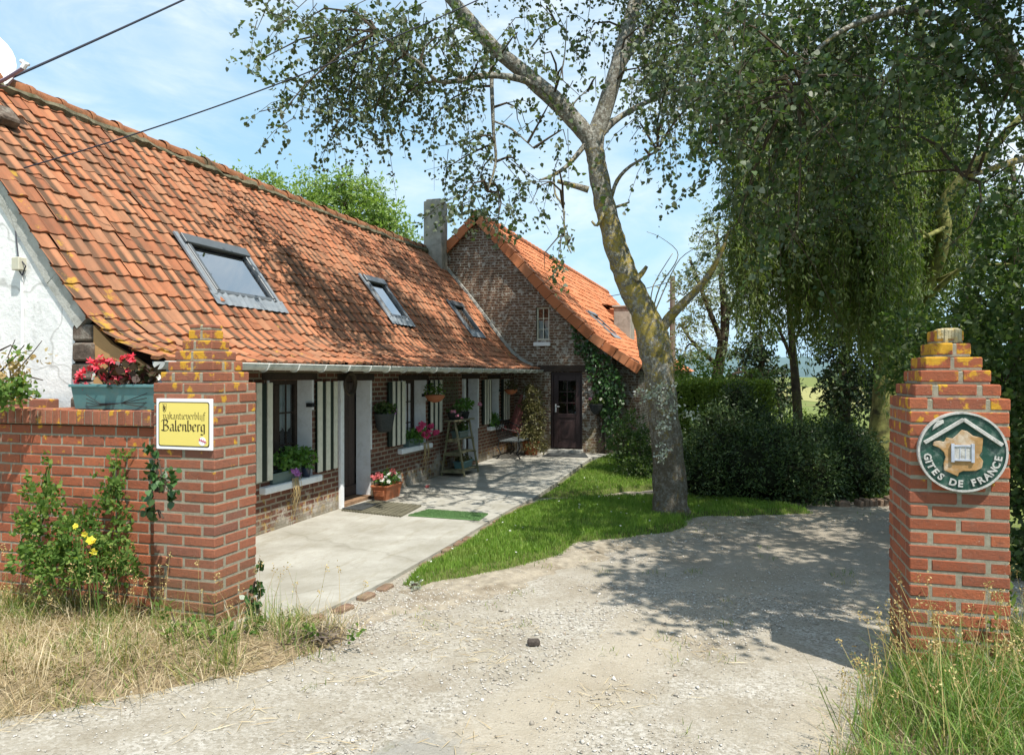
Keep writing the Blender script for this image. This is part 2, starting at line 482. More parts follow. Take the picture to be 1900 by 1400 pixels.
# bark
m, nt, b = newmat('lichen_bark', .95, .1); p = wpos(nt)
mpn = nd(nt, 'Mapping', None, Vector=p, Scale=(1, 1, .55)).outputs[0]
c = ramp(nt, noi(nt, mpn, 16, 8, .75), [(.3, (.085, .072, .055)), (.5, (.21, .19, .155)), (.72, (.31, .29, .25))])
c = mixc(nt, ramp(nt, noi(nt, p, 26, 7, .8), [(.50, 0.0), (.57, .9)]), c, (.50, .50, .45))
z = nd(nt, 'SeparateXYZ', None, Vector=p).outputs['Z']
zf = nd(nt, 'MapRange', None, Value=z, i1=.4, i2=2.4, i3=-.06, i4=.045).outputs[0]
zf = mth(nt, 'ADD', zf, nd(nt, 'MapRange', None, Value=z, i1=3.6, i2=5.2, i3=.0, i4=-.10).outputs[0])
c = mixc(nt, ramp(nt, mth(nt, 'ADD', mth(nt, 'ADD', mth(nt, 'MULTIPLY', noi(nt, p, 7.5, 7, .75), .55), mth(nt, 'MULTIPLY', noi(nt, p, 27, 6, .8), .45)), zf), [(.515, 0.0), (.565, .9)]), c, (.40, .31, .07))
c = mixc(nt, ramp(nt, noi(nt, p, 4.3, 5, .7), [(.58, 0.0), (.70, .6)]), c, (.10, .09, .03))
lowb = nd(nt, 'MapRange', None, Value=z, i1=.9, i2=2.1, i3=.75, i4=.0).outputs[0]
c = mixc(nt, mth(nt, 'MULTIPLY', lowb, ramp(nt, noi(nt, mpn, 9, 6, .75), [(.3, .5), (.6, 1.0)])), c, (.10, .078, .05))
c = mixc(nt, mth(nt, 'MULTIPLY', lowb, ramp(nt, noi(nt, p, 11, 6, .75), [(.56, 0.0), (.64, .9)])), c, (.24, .165, .04))
lk(nt, c, b.inputs['Base Color']); bump(nt, b, noi(nt, mpn, 24, 8, .8), 1.0, .04)
BARK = m
BARKD = plain('dark_bark', (.06, .048, .036), .95, .1, .4, 11, dirt=((.13, .14, .04), 4, .7), bmp=1.0)
BARKY = plain('mossy_bark', (.20, .195, .07), .95, .1, .5, 9, dirt=((.05, .045, .03), 5, .95), bmp=1.0)
TWIG = plain('twig_bark', (.07, .055, .04), .9, .1, .3, 12)


def leafm(name, stops, under=None, trans=.3, rough=.5, spec=.35, tmul=1.7, patch=None):
    m, nt, b = newmat(name, rough, spec); out = nt.nodes['Material Output']
    c = ramp(nt, island(nt), stops)
    if patch:
        for (pc, sc, lo, hi, am) in patch: c = mixc(nt, ramp(nt, noi(nt, wpos(nt), sc, 5, .65), [(lo, 0.0), (hi, am)]), c, pc)
    if under:
        bf = nd(nt, 'NewGeometry').outputs['Backfacing']; c = mixc(nt, bf, c, under)
    lk(nt, c, b.inputs['Base Color'])
    tr = nd(nt, 'BsdfTranslucent', None, Color=mixc(nt, 1.0, c, (tmul, tmul * 1.05, tmul * .45), 'MULTIPLY')).outputs[0]
    lk(nt, nd(nt, 'MixShader', None, i0=trans, i1=b.outputs[0], i2=tr).outputs[0], out.inputs['Surface'])
    return m


L_POP = leafm('poplar_leaf', [(0, (.040, .068, .022)), (.5, (.065, .10, .032)), (.9, (.09, .128, .042)), (1, (.19, .22, .15))], (.115, .14, .098), .28)
L_POPR = leafm('large_poplar_leaf', [(0, (.028, .058, .018)), (.5, (.048, .09, .026)), (.94, (.07, .115, .035)), (1, (.28, .30, .24))], (.085, .115, .065), .26)
L_SILV = leafm('silver_leaf', [(0, (.20, .24, .18)), (1, (.42, .46, .40))], (.5, .52, .48), .2)
L_WIL = leafm('willow_leaf', [(0, (.05, .09, .017)), (.6, (.09, .14, .026)), (1, (.15, .19, .045))], (.12, .155, .055), .4)
L_PALE = leafm('pale_willow_leaf', [(0, (.085, .125, .06)), (.6, (.14, .19, .09)), (1, (.24, .28, .18))], (.22, .26, .18), .3)
L_ROB = leafm('bright_leaf', [(0, (.13, .21, .045)), (.6, (.20, .29, .075)), (1, (.28, .36, .12))], None, .35)
L_DARK = leafm('dark_conifer_leaf', [(0, (.018, .038, .014)), (1, (.04, .07, .022))], None, .1)
L_JUN = leafm('juniper_leaf', [(0, (.022, .045, .015)), (.6, (.042, .078, .02)), (1, (.10, .14, .04))], None, .12)
L_HED = leafm('hedge_leaf', [(0, (.11, .17, .022)), (.6, (.18, .26, .04)), (1, (.26, .33, .07))], None, .2)
L_SHR = leafm('shrub_leaf', [(0, (.034, .072, .018)), (.6, (.062, .112, .027)), (.93, (.11, .17, .045)), (1, (.24, .27, .12))], (.09, .13, .05), .36)
L_IVY = leafm('ivy_leaf', [(0, (.022, .06, .015)), (.7, (.04, .10, .025)), (1, (.08, .15, .05))], None, .15, .35, .5)
L_GER = leafm('geranium_leaf', [(0, (.055, .14, .025)), (.6, (.10, .22, .04)), (1, (.17, .30, .07))], None, .3)
L_BRZ = leafm('bronze_leaf', [(0, (.035, .014, .012)), (.6, (.06, .035, .02)), (1, (.07, .09, .03))], None, .15)
L_WEED = leafm('weed_leaf', [(0, (.06, .12, .025)), (.6, (.11, .19, .045)), (1, (.20, .27, .07))], None, .38, .75, .15)
L_OLIVE = leafm('climber_leaf', [(0, (.06, .06, .02)), (.6, (.11, .11, .04)), (1, (.16, .13, .06))], None, .2)
L_DRY = leafm('dry_leaf', [(0, (.30, .20, .08)), (.6, (.42, .31, .14)), (1, (.5, .42, .25))], None, .2)


def petal(name, a, b_): return leafm(name, [(0, a), (1, b_)], None, .25, .5, .3, 1.2)


P_RED = petal('red_petal', (.55, .012, .03), (.80, .10, .15))
P_PINK = petal('hot_pink_petal', (.62, .04, .16), (.75, .12, .28))
P_ROSE = petal('rose_petal', (.60, .20, .33), (.75, .38, .5))
P_LIL = petal('lilac_petal', (.45, .15, .55), (.62, .32, .70))
P_WHT = petal('white_petal', (.72, .72, .72), (.82, .8, .78))
P_YEL = petal('yellow_petal', (.72, .60, .03), (.85, .72, .12))
P_SALM = petal('salmon_petal', (.60, .13, .15), (.72, .24, .24))

G_LAWN = leafm('lawn_grass', [(0, (.10, .20, .02)), (.6, (.16, .28, .035)), (1, (.26, .35, .07))], None, .3, tmul=1.4, patch=[((.24, .27, .08), 2.6, .52, .7, .7), ((.07, .15, .025), 5.0, .55, .7, .6), ((.36, .30, .15), 7.0, .66, .76, .7)])
G_DRY = leafm('dry_grass', [(0, (.34, .25, .14)), (.5, (.52, .41, .255)), (1, (.64, .55, .39))], None, .25, tmul=1.1)
G_GRN = leafm('verge_grass', [(0, (.09, .15, .03)), (.5, (.16, .23, .05)), (.8, (.30, .30, .10)), (1, (.48, .38, .18))], None, .3, tmul=1.4)
G_GRNR = leafm('tall_verge_grass', [(0, (.075, .15, .022)), (.6, (.14, .24, .045)), (.88, (.24, .30, .08)), (1, (.46, .38, .18))], None, .3, tmul=1.4)
LITTER = leafm('withered_litter', [(0, (.07, .05, .045)), (.7, (.14, .11, .09)), (1, (.22, .18, .13))], None, .05)
SEED = leafm('seed_head', [(0, (.34, .22, .09)), (.6, (.45, .33, .14)), (1, (.55, .48, .2))], None, .2, tmul=1.1)

# grounds
m, nt, b = newmat('gravel_drive', .95, .12); p = wpos(nt)
base = ramp(nt, noi(nt, p, 1.7, 7, .72), [(.30, (.22, .185, .135)), (.5, (.335, .30, .24)), (.72, (.42, .39, .335))])
vo = nd(nt, 'TexVoronoi', dict(feature='F1'), Vector=p, Scale=64.0)
g = ramp(nt, nd(nt, 'SeparateXYZ', None, Vector=vo.outputs[1]).outputs['X'], [(.0, (.22, .20, .165)), (.5, (.41, .385, .335)), (1, (.60, .575, .53))])
gf = ramp(nt, noi(nt, p, 1.05, 6, .7), [(.42, .15), (.60, .85)])
c = mixc(nt, gf, base, g)
c = mixc(nt, ramp(nt, noi(nt, p, 150, 3, .7), [(.3, .35), (.7, 0.0)]), c, (.20, .18, .14))
x = nd(nt, 'SeparateXYZ', None, Vector=p)
pp = mth(nt, 'SUBTRACT', mth(nt, 'MULTIPLY', mth(nt, 'ADD', x.outputs['X'], 1.5), .94), mth(nt, 'MULTIPLY', mth(nt, 'SUBTRACT', x.outputs['Y'], 2.5), .33))
pp = mth(nt, 'ADD', pp, mth(nt, 'MULTIPLY', noi(nt, p, 1.4, 5, .65), .55))
trk = ramp(nt, mth(nt, 'MULTIPLY', mth(nt, 'ADD', pp, 1.0), .25), [(.20, 0.0), (.27, .75), (.35, .75), (.42, 0.0), (.56, 0.0), (.63, .7), (.71, .7), (.78, 0.0)])
c = mixc(nt, trk, c, (.37, .325, .255))
c = mixc(nt, ramp(nt, noi(nt, p, .9, 6, .7), [(.50, 0.0), (.68, .55)]), c, (.235, .195, .14))
# worn asphalt showing through in front of the gate
dx = mth(nt, 'ADD', x.outputs['X'], 1.45); dy = mth(nt, 'SUBTRACT', x.outputs['Y'], 3.15)
rr = mth(nt, 'SQRT', mth(nt, 'ADD', mth(nt, 'MULTIPLY', dx, mth(nt, 'MULTIPLY', dx, 1.4)), mth(nt, 'MULTIPLY', dy, mth(nt, 'MULTIPLY', dy, 1.6))))
rr = mth(nt, 'ADD', rr, mth(nt, 'MULTIPLY', noi(nt, p, 3, 5, .7), 1.1))
c = mixc(nt, ramp(nt, rr, [(1.05 - .25, .55), (1.15, 0.0)]), c, (.22, .22, .21))
# browner and greyer further along the drive
fy = nd(nt, 'MapRange', None, Value=x.outputs['Y'], i1=5.5, i2=8.5, i3=0.0, i4=.75).outputs[0]
c = mixc(nt, mth(nt, 'MULTIPLY', fy, ramp(nt, noi(nt, p, 1.3, 6, .7), [(.3, .5), (.6, 1.0)])), c, (.235, .205, .165))
c = mixc(nt, ramp(nt, noi(nt, p, 2.6, 6, .75), [(.62, 0.0), (.74, .5)]), c, (.17, .16, .07))
lk(nt, c, b.inputs['Base Color'])
bump(nt, b, mth(nt, 'ADD', mth(nt, 'MULTIPLY', vo.outputs[0], -.45), mth(nt, 'MULTIPLY', noi(nt, p, 18, 8, .8), 1.3)), .7, .014)
GRAVEL = m
STONES = leafm('gravel_stone', [(0, (.26, .23, .19)), (.5, (.46, .43, .38)), (.9, (.64, .61, .57)), (1, (.34, .25, .18))], None, .0, .85, .2)
m, nt, b = newmat('concrete', .93, .15); p = wpos(nt)
c = ramp(nt, noi(nt, p, 1.5, 8, .72), [(.3, (.27, .255, .215)), (.55, (.385, .372, .33)), (.75, (.455, .445, .40))])
mp_ = nd(nt, 'Mapping', None, Vector=p, Rotation=(0, 0, .3), Scale=(3.0, .7, 1)).outputs[0]
c = mixc(nt, ramp(nt, noi(nt, mp_, 2.2, 7, .75), [(.52, 0.0), (.68, .7)]), c, (.25, .225, .165))
c = mixc(nt, ramp(nt, noi(nt, p, .9, 6, .7), [(.42, 0.0), (.66, .6)]), c, (.25, .235, .19))
c = mixc(nt, ramp(nt, noi(nt, p, 4.5, 7, .8), [(.60, 0.0), (.72, .6)]), c, (.19, .17, .12))
c = mixc(nt, ramp(nt, noi(nt, p, 60, 5, .75), [(.5, 0.0), (.75, .4)]), c, (.26, .25, .21))
cr = nd(nt, 'TexVoronoi', dict(feature='DISTANCE_TO_EDGE'), Vector=mixc(nt, .3, p, nd(nt, 'TexNoise', None, Scale=2.0, Vector=p).outputs[1]), Scale=.33).outputs[0]
c = mixc(nt, ramp(nt, cr, [(.0, .35), (.005, 0.0)]), c, (.16, .145, .11))
lk(nt, c, b.inputs['Base Color']); bump(nt, b, noi(nt, p, 45, 8, .75), .5, .012)
CONC = m
SOILM = plain('lawn_soil', (.085, .10, .03), .95, .1, .35, 12, bmp=.8)
DIRT = plain('bare_dirt', (.31, .27, .21), .95, .1, .35, 11, dirt=((.18, .145, .10), 2.6, .9), bmp=1.0)
VERGE = plain('verge_thatch', (.24, .185, .115), .95, .1, .35, 25, dirt=((.13, .13, .05), 3, .7), bmp=1.0)
FIELD = plain('meadow', (.14, .17, .05), .95, .1, .3, .6, dirt=((.20, .17, .07), .12, .8), bmp=.3)
WHEAT = plain('ripe_field', (.27, .26, .10), .95, .1, .15, .4)
HILL = plain('far_hill', (.10, .15, .16), 1.0, .0, .15, .02)


# ------------------------------------------------------------------ ground
def poly_in(poly, X, Y):
    ins = np.zeros(X.shape, bool); n = len(poly)
    for i in range(n):
        x0, y0 = poly[i]; x1, y1 = poly[(i + 1) % n]
        cnd = ((y0 > Y) != (y1 > Y)) & (X < (x1 - x0) * (Y - y0) / (y1 - y0 + 1e-12) + x0)
        ins ^= cnd
    return ins


def poly_dist(poly, X, Y):
    d = np.full(X.shape, 1e9); n = len(poly)
    for i in range(n):
        a = np.array(poly[i]); b_ = np.array(poly[(i + 1) % n]); ab = b_ - a
        t = np.clip(((X - a[0]) * ab[0] + (Y - a[1]) * ab[1]) / (ab @ ab + 1e-12), 0, 1)
        d = np.minimum(d, np.hypot(X - a[0] - t * ab[0], Y - a[1] - t * ab[1]))
    return d


def vnoise(X, Y, sc, seed=0):
    r = np.random.default_rng(seed); out = np.zeros(X.shape)
    for o in range(3):
        for k in range(5):
            a = r.random() * 6.28; f = sc * (2 ** o) * (.7 + .6 * r.random()); ph = r.random() * 6.28
            out += np.sin((X * math.cos(a) + Y * math.sin(a)) * f + ph) / (2 ** o) / 5
    return out


class Hf:
    def __init__(s, poly, h, w, amp, sc, seed, z0=-.012, rag=.06):
        s.poly = poly; s.h = h; s.w = w; s.amp = amp; s.sc = sc; s.seed = seed; s.z0 = z0; s.rag = rag

    def z(s, X, Y):
        ins = poly_in(s.poly, X, Y); d = poly_dist(s.poly, X, Y) * np.where(ins, 1, -1) + vnoise(X, Y, 7, s.seed + 5) * s.rag
        t = np.clip(d / s.w, 0, 1); t = t * t * (3 - 2 * t)
        return s.z0 + t * (s.h - s.z0 + vnoise(X, Y, s.sc, s.seed) * s.amp), d

    def mesh(s, name, mat, step, parent=None):
        P = np.array(s.poly); x0, y0 = P.min(0) - .15; x1, y1 = P.max(0) + .15
        nx = int((x1 - x0) / step) + 2; ny = int((y1 - y0) / step) + 2
        X, Y = np.meshgrid(np.linspace(x0, x1, nx), np.linspace(y0, y1, ny), indexing='ij')
        Z, d = s.z(X, Y); ok = (Z > s.z0 + 1e-4)
        k = ok[:-1, :-1] | ok[1:, :-1] | ok[:-1, 1:] | ok[1:, 1:]
        idx = np.arange(nx * ny).reshape(nx, ny)
        Fq = np.stack([idx[:-1, :-1][k], idx[1:, :-1][k], idx[1:, 1:][k], idx[:-1, 1:][k]], 1)
        used = np.unique(Fq); rm = np.full(nx * ny, -1); rm[used] = np.arange(len(used))
        V = np.stack([X, Y, Z], -1).reshape(-1, 3)[used]
        return np_obj(name, V, rm[Fq], mat, parent, smooth=True)

    def sample(s, n):
        P = np.array(s.poly); lo = P.min(0); hi = P.max(0)
        q = lo + rng.random((n * 4, 2)) * (hi - lo)
        Z, d = s.z(q[:, 0], q[:, 1]); ok = Z > s.z0 + .006
        q = q[ok][:n]; return np.column_stack([q, Z[ok][:n]])


def sheet(name, poly, z, mat, kind='structure', thick=0):
    mb = MB()
    if thick: mb.prism(poly, lambda a, b_, t: (a, b_, t), z - thick, z)
    else: mb.quad([(x_, y_, z) for x_, y_ in poly])
    o = mb.build(name, mat); return tag(o, kind=kind)


sheet('ground', [(-900, -60), (900, -60), (900, 1400), (-900, 1400)], -.035, FIELD)
o = sheet('gravel_driveway', [(-9, -4), (6, -4), (6, 3), (2.7, 6.3), (2.4, 9.5), (3.4, 14), (5.5, 22), (5.5, 26), (2.0, 26), (1.2, 20), (.6, 14), (-1.6, 12.3), (-6, 6), (-12, 3)], -.004, GRAVEL)
ter = [(-5.3, 4.4)] + [onZ(u, v) for u, v in [(465, 1168), (530, 1153), (590, 1144), (660, 1112), (725, 1078), (800, 1035), (860, 1000), (905, 972), (950, 946), (990, 927), (1040, 893), (1075, 866), (1100, 850)]] + [(-2.6, 16.2), (-2.75, 16.9), (-5.3, 16.9)]
sheet('concrete_terrace', ter, .03, CONC, thick=.2)

lawn_poly = [onZ(u, v) for u, v in [(728, 1086), (800, 1046), (870, 1002), (912, 974), (985, 938), (1080, 928), (1215, 925), (1290, 926), (1400, 936), (1500, 948), (1520, 958), (1420, 958), (1290, 968), (1255, 990), (1170, 1003), (1080, 1013), (1040, 1040), (960, 1062), (850, 1082), (770, 1092)]]
lawn = Hf(lawn_poly, .075, .16, .016, 2.2, 3)
lawn2_poly = [onZ(u, v) for u, v in [(1000, 924), (1055, 890), (1104, 853), (1135, 845), (1215, 855), (1330, 880), (1330, 918), (1215, 908), (1100, 921)]]
lawn2 = Hf(lawn2_poly, .07, .16, .015, 2.2, 4)
lawn3_poly = [(1.6, 11.6), (2.2, 11.5), (3.6, 13.0), (3.6, 17), (2.0, 16.4), (1.8, 13.5)]
lawn3 = Hf(lawn3_poly, .06, .2, .015, 2.2, 6)
dirt_poly = [onZ(u, v) for u, v in [(600, 1158), (730, 1082), (800, 1040), (912, 968), (990, 922), (1215, 905), (1300, 920), (1500, 930), (1660, 935), (1640, 960), (1500, 985), (1300, 1005), (1180, 1030), (1080, 1060), (960, 1105), (850, 1130), (750, 1145), (680, 1190), (620, 1200)]]
dirt = Hf(dirt_poly, .022, .45, .016, 5, 8, rag=.2)
for hf, nm, st, mt in ((lawn, 'lawn', .05, SOILM), (lawn2, 'lawn', .07, SOILM), (lawn3, 'lawn', .1, SOILM), (dirt, 'dirt_path', .06, DIRT)):
    tag(hf.mesh(nm, mt, st), kind='structure')
vl_poly = [(-9, 4.6), (-9, 1.5), (-4.6, 2.4), (-3.6, 2.95), (-3.05, 3.5), (-2.75, 3.9), (-2.5, 4.25), (-2.45, 4.62), (-2.9, 4.85), (-3.4, 4.7), (-3.45, 4.45), (-4, 4.5)]
vl = Hf(vl_poly, .11, .55, .05, 3, 12, rag=.1)
tag(vl.mesh('grass_verge', VERGE, .06), kind='structure')
vr_poly = [(.30, 3.2), (.42, 3.95), (.62, 4.5), (.80, 4.95), (1.0, 5.6), (1.6, 5.8), (2.6, 5.4), (3.5, 3.5), (3.0, 2.2), (.9, 2.3)]
vr = Hf(vr_poly, .10, .5, .04, 3, 14, rag=.1)
tag(vr.mesh('grass_verge', VERGE, .06), kind='structure')
sheet('ripe_field', [(6, 48), (60, 48), (90, 120), (-10, 120)], -.02, WHEAT)
mb = MB()
for k in range(40):
    a = -300 + 25 * k
    h0 = 16 + 7 * math.sin(k * .7) + 4 * math.sin(k * 1.9); h1 = 16 + 7 * math.sin((k + 1) * .7) + 4 * math.sin((k + 1) * 1.9)
    mb.quad([(a, 600, -1), (a + 25, 600, -1), (a + 25, 680, h1), (a, 680, h0)]); mb.quad([(a, 680, h0), (a + 25, 680, h1), (a + 25, 900, -1), (a, 900, -1)])
tag(mb.build('hills', HILL, smooth=True), kind='structure')


def blades(P, h, w, lean=.35, bend=.5, seg=2):
    n = len(P); a = rng.random(n) * 6.283
    ld = np.column_stack([np.cos(a), np.sin(a), np.zeros(n)])
    h = np.broadcast_to(h, (n,)) * (.55 + .75 * rng.random(n)); w = np.broadcast_to(w, (n,)) * (.7 + .6 * rng.random(n))
    b2 = rng.random(n) * 6.283; sd = np.column_stack([np.cos(b2), np.sin(b2), np.zeros(n)]) * w[:, None] * .5
    le = (lean * rng.random(n))[:, None]; be = (bend * rng.random(n))[:, None]; hh = h[:, None]; Z = np.array([0, 0, 1.0])
    p1 = P + Z * hh * .55 * (1 - le * .4) + ld * hh * le * .55
    p2 = p1 + Z * hh * .45 * (1 - be) + ld * hh * (le * .45 + be * .55)
    V = np.stack([P - sd, P + sd, p1 + sd * .7, p1 - sd * .7, p2 + sd * .12, p2 - sd * .12], 1).reshape(-1, 3)
    i = np.arange(n)[:, None] * 6
    Fq = np.concatenate([i + np.array([[0, 1, 2, 3]]), i + np.array([[3, 2, 4, 5]])], 1).reshape(-1, 4)
    return V, Fq


def stuff(name, parts, mat, parent=None):
    V, Fq = merge(parts); return np_obj(name, V, Fq, mat, parent)


tag(stuff('lawn_grass', [blades(lawn.sample(46000), .055, .006), blades(lawn2.sample(22000), .05, .008), blades(lawn3.sample(6000), .05, .012)], G_LAWN),
    'short mown green lawn grass around the leaning tree', 'grass', kind='stuff')
def tufts(hf, nc, nb, h, w, rad, lean, bend, keep=None, aim=None):
    c_ = hf.sample(nc)
    if keep is not None: c_ = c_[keep(c_[:, 0], c_[:, 1])]
    n = len(c_); P = np.repeat(c_, nb, 0); off = rng.normal(size=(n * nb, 2)) * rad; P[:, :2] += off
    P[:, 2] = np.maximum(hf.z(P[:, 0], P[:, 1])[0], 0)
    hs = np.repeat(h * rng.uniform(.55, 1.35, n), nb)
    V, Fq = blades(P, hs, w, lean, bend)
    a = rng.random(n) * 6.283 if aim is None else aim + rng.normal(size=n) * .8
    k = np.repeat(rng.random(n) * .55, nb); dv_ = np.column_stack([np.cos(a), np.sin(a)]).repeat(nb, 0) * (k * hs)[:, None]
    V = V.reshape(-1, 6, 3); V[:, 2:4, :2] += dv_[:, None] * .45; V[:, 4:, :2] += dv_[:, None]; V[:, 4:, 2] -= (k * hs * .35)[:, None]; V[:, 4:, 2] = np.maximum(V[:, 4:, 2], .015)
    return V.reshape(-1, 3), Fq


grn = lambda X, Y: vnoise(X, Y, 2.2, 31) + (Y - 3.75) * .8 + .55 * (X > -4.15) * (X < -3.0) * (Y > 3.5) > .10
tag(stuff('dry_grass', [tufts(vl, 1000, 26, .17, .0045, .08, 1.7, 1.0, lambda X, Y: ~grn(X, Y) | (rng.random(X.shape) < .3), -.9), tufts(vl, 500, 20, .14, .005, .1, 2.2, .9), tufts(vl, 90, 30, .27, .004, .05, 1.1, .9)], G_DRY),
    'flattened straw coloured dry grass on the verge beside the left gate pillar', 'grass', kind='stuff')
tag(stuff('verge_grass', [tufts(vl, 400, 24, .28, .0055, .05, .6, .8, lambda X, Y: grn(X, Y) & (rng.random(X.shape) < np.where(X > -4.15, .55, 1.0))), tufts(vl, 260, 18, .12, .006, .06, .9, .9, lambda X, Y: X > -4.3), tufts(vl, 120, 22, .2, .005, .05, .8, .8)], G_GRN), 'tall green and yellowing grass at the foot of the left wall', 'grass', kind='stuff')
hr = lambda X, Y: (rng.random(X.shape) < np.clip((X - .45) * 1.5, .25, 1) * np.clip((Y - 2.4) / 1.6, .4, 1))
tag(stuff('verge_grass', [tufts(vr, 1000, 26, .32, .0058, .055, .6, .7, hr), tufts(vr, 500, 20, .14, .005, .07, .8, .8)], G_GRNR), 'tall green grass growing round the right gate pillar', 'grass', kind='stuff')
tag(stuff('dry_grass', [tufts(vr, 150, 18, .34, .0045, .06, .8, .8, hr), tufts(vr, 260, 14, .12, .004, .1, 2.0, .9)], G_DRY), 'straw coloured dry stalks among the grass at the right gate pillar', 'grass', kind='stuff')
# seed heads on tall stalks at both verges
for pts, hmin, hmax, lb in ((vr.sample(800), .30, .56, 'brown seed heads on tall stalks before the right gate pillar'), (vl.sample(420), .25, .5, 'pale seed heads on stalks before the left wall')):
    pts = pts[(pts[:, 1] > 3.6)]
    n = len(pts); hh = (hmin + (hmax - hmin) * rng.random(n))[:, None]
    ln = rng.normal(size=(n, 3)) * .13; ln[:, 2] = 0; tp = pts + np.array([0, 0, 1]) * hh + ln
    st = []
    md = pts * .5 + tp * .5
    V = np.stack([pts - [.0015, 0, 0], pts + [.0015, 0, 0], md + [.0013, 0, 0], tp + [.001, 0, 0], tp - [.001, 0, 0], md - [.0013, 0, 0]], 1).reshape(-1, 3); st.append((V, np.arange(6 * n).reshape(n, 6)))
    q = np.repeat(tp, 14, 0) + rng.normal(size=(n * 14, 3)) * [.011, .011, .02]
    st.append(leaf_geo(q, rng.normal(size=q.shape) + [0, 0, .6], .016, .007))
    tag(stuff('seed_heads', st, SEED), lb, 'wild grass', kind='stuff')

# sparse grass and straw litter on drive and dirt
pd = dirt.sample(1500)
dtx = np.column_stack([rng.uniform(-3, .9, 34), rng.uniform(3.2, 8.5, 34), np.zeros(34)]); dtx = np.repeat(dtx, 14, 0) + rng.normal(size=(34 * 14, 3)) * [.05, .05, 0]
tag(stuff('sparse_grass', [blades(dtx, .045, .005, .9, .8), blades(pd[vnoise(pd[:, 0], pd[:, 1], 5, 77) > .25], .05, .006, .8, .7)], G_GRN), 'sparse grass tufts on the bare dirt beside the terrace edge', 'grass', kind='stuff')
q = np.column_stack([rng.uniform(-3.2, 1.2, 2600), rng.uniform(2.5, 5.2, 2600), np.full(2600, .004)])
q = q[(vnoise(q[:, 0], q[:, 1], 3, 5) + np.clip(q[:, 0] - .0, 0, .6) * (q[:, 1] < 4.4) * 1.2 > .22)]
dl = rng.normal(size=q.shape); dl[:, 2] = .03
tag(stuff('straw_litter', [leaf_geo(q, dl, rng.uniform(.04, .16, len(q)), .004, up=np.array([0, 0, 1.0]))], G_DRY), 'loose straw scattered over the gravel drive', 'straw', kind='stuff')


c_ = np.array([onZ(u, v, .03) for u, v in [(470, 1180), (520, 1185), (560, 1188), (440, 1190), (600, 1182), (380, 1200)]])
q = np.repeat(c_, 130, 0); q = np.column_stack([q + rng.normal(size=q.shape) * .1, np.full(len(q), .035)]); q[:, 2] += rng.random(len(q)) * .05
dl = rng.normal(size=q.shape); dl[:, 2] *= .3
tag(stuff('leaf_litter', [leaf_geo(q, dl, rng.uniform(.03, .10, len(q)), .010)], LITTER), 'dark withered plant litter at the foot of the left gate pillar', 'plant litter', kind='stuff')


def stones(n, area, smin, smax, dens=None):
    x0, x1, y0, y1 = area
    P = np.column_stack([rng.uniform(x0, x1, n), rng.uniform(y0, y1, n), np.zeros(n)])
    if dens is not None: P = P[dens(P[:, 0], P[:, 1])]
    n = len(P); s = smin + (smax - smin) * rng.random(n) ** 3
    base = np.array([[1, 0, 0], [0, 1, 0], [-1, 0, 0], [0, -1, 0], [0, 0, 1], [0, 0, -1.0]])
    V = base[None] * (1 + rng.normal(size=(n, 6, 1)) * .2) + rng.normal(size=(n, 6, 3)) * .18
    V *= (s[:, None] * np.stack([1 + .5 * rng.random(n), .7 + .4 * rng.random(n), .45 + .3 * rng.random(n)], 1))[:, None]
    a = rng.random(n) * 6.28; ca = np.cos(a)[:, None]; sa = np.sin(a)[:, None]
    V = np.stack([V[..., 0] * ca - V[..., 1] * sa, V[..., 0] * sa + V[..., 1] * ca, V[..., 2]], -1)
    zd = np.maximum(dirt.z(P[:, 0], P[:, 1])[0], 0); V = V + P[:, None]; V[..., 2] += (s * .12 + zd)[:, None]
    t = np.array([[0, 1, 4], [1, 2, 4], [2, 3, 4], [3, 0, 4], [1, 0, 5], [2, 1, 5], [3, 2, 5], [0, 3, 5]])
    Fq = (np.arange(n)[:, None, None] * 6 + t[None]).reshape(-1, 3)
    return V.reshape(-1, 3), Fq


trk_ = lambda X, Y: (lambda p_: np.minimum(abs(p_ - .0), abs(p_ - 1.45)) < .22)((X + 1.5) * .94 - (Y - 2.5) * .33 + vnoise(X, Y, 1.5, 9) * .15 + .27)
dn = lambda X, Y: (vnoise(X, Y, 2.0, 41) + rng.normal(size=X.shape) * .2 - .45 * trk_(X, Y) > .06)
tag(stuff('gravel', [stones(70000, (-4.5, 1.4, 2.2, 6.4), .0016, .0105, dn), stones(300, (-4.0, 1.2, 2.4, 6.2), .008, .019), stones(16000, (-2.6, 3.2, 6.2, 10.5), .003, .012, dn), stones(16000, (-3.2, 1.4, 2.2, 7.6), .0015, .006)], STONES),
    'pale loose gravel stones scattered over the driveway', 'gravel', kind='stuff')


# ------------------------------------------------------------------ farmhouse
XW = -5.14; Y0 = 4.9; YG = 16.7
PROF = [(-4.53, 1.925), (-4.72, 1.99), (-4.95, 2.10), (-5.18, 2.28), (-5.5, 2.66), (-5.80, 3.06), (-6.13, 3.49), (-6.7, 4.16), (-7.24, 4.79)]


def arclen(pf):
    s = [0]
    for a, b_ in zip(pf, pf[1:]): s.append(s[-1] + math.hypot(b_[0] - a[0], b_[1] - a[1]))
    return s


def at_s(pf, S_, s):
    s = min(max(s, 0), S_[-1] - 1e-6)
    for i in range(len(S_) - 1):
        if s <= S_[i + 1] + 1e-9:
            t = (s - S_[i]) / (S_[i + 1] - S_[i]); a, b_ = pf[i], pf[i + 1]
            x, z = a[0] + (b_[0] - a[0]) * t, a[1] + (b_[1] - a[1]) * t
            L = S_[i + 1] - S_[i]; tx, tz = (b_[0] - a[0]) / L, (b_[1] - a[1]) / L
            return x, z, -tz * (1 if tx > 0 else -1), tx * (1 if tx > 0 else -1)
    return (*pf[-1], 0, 1)


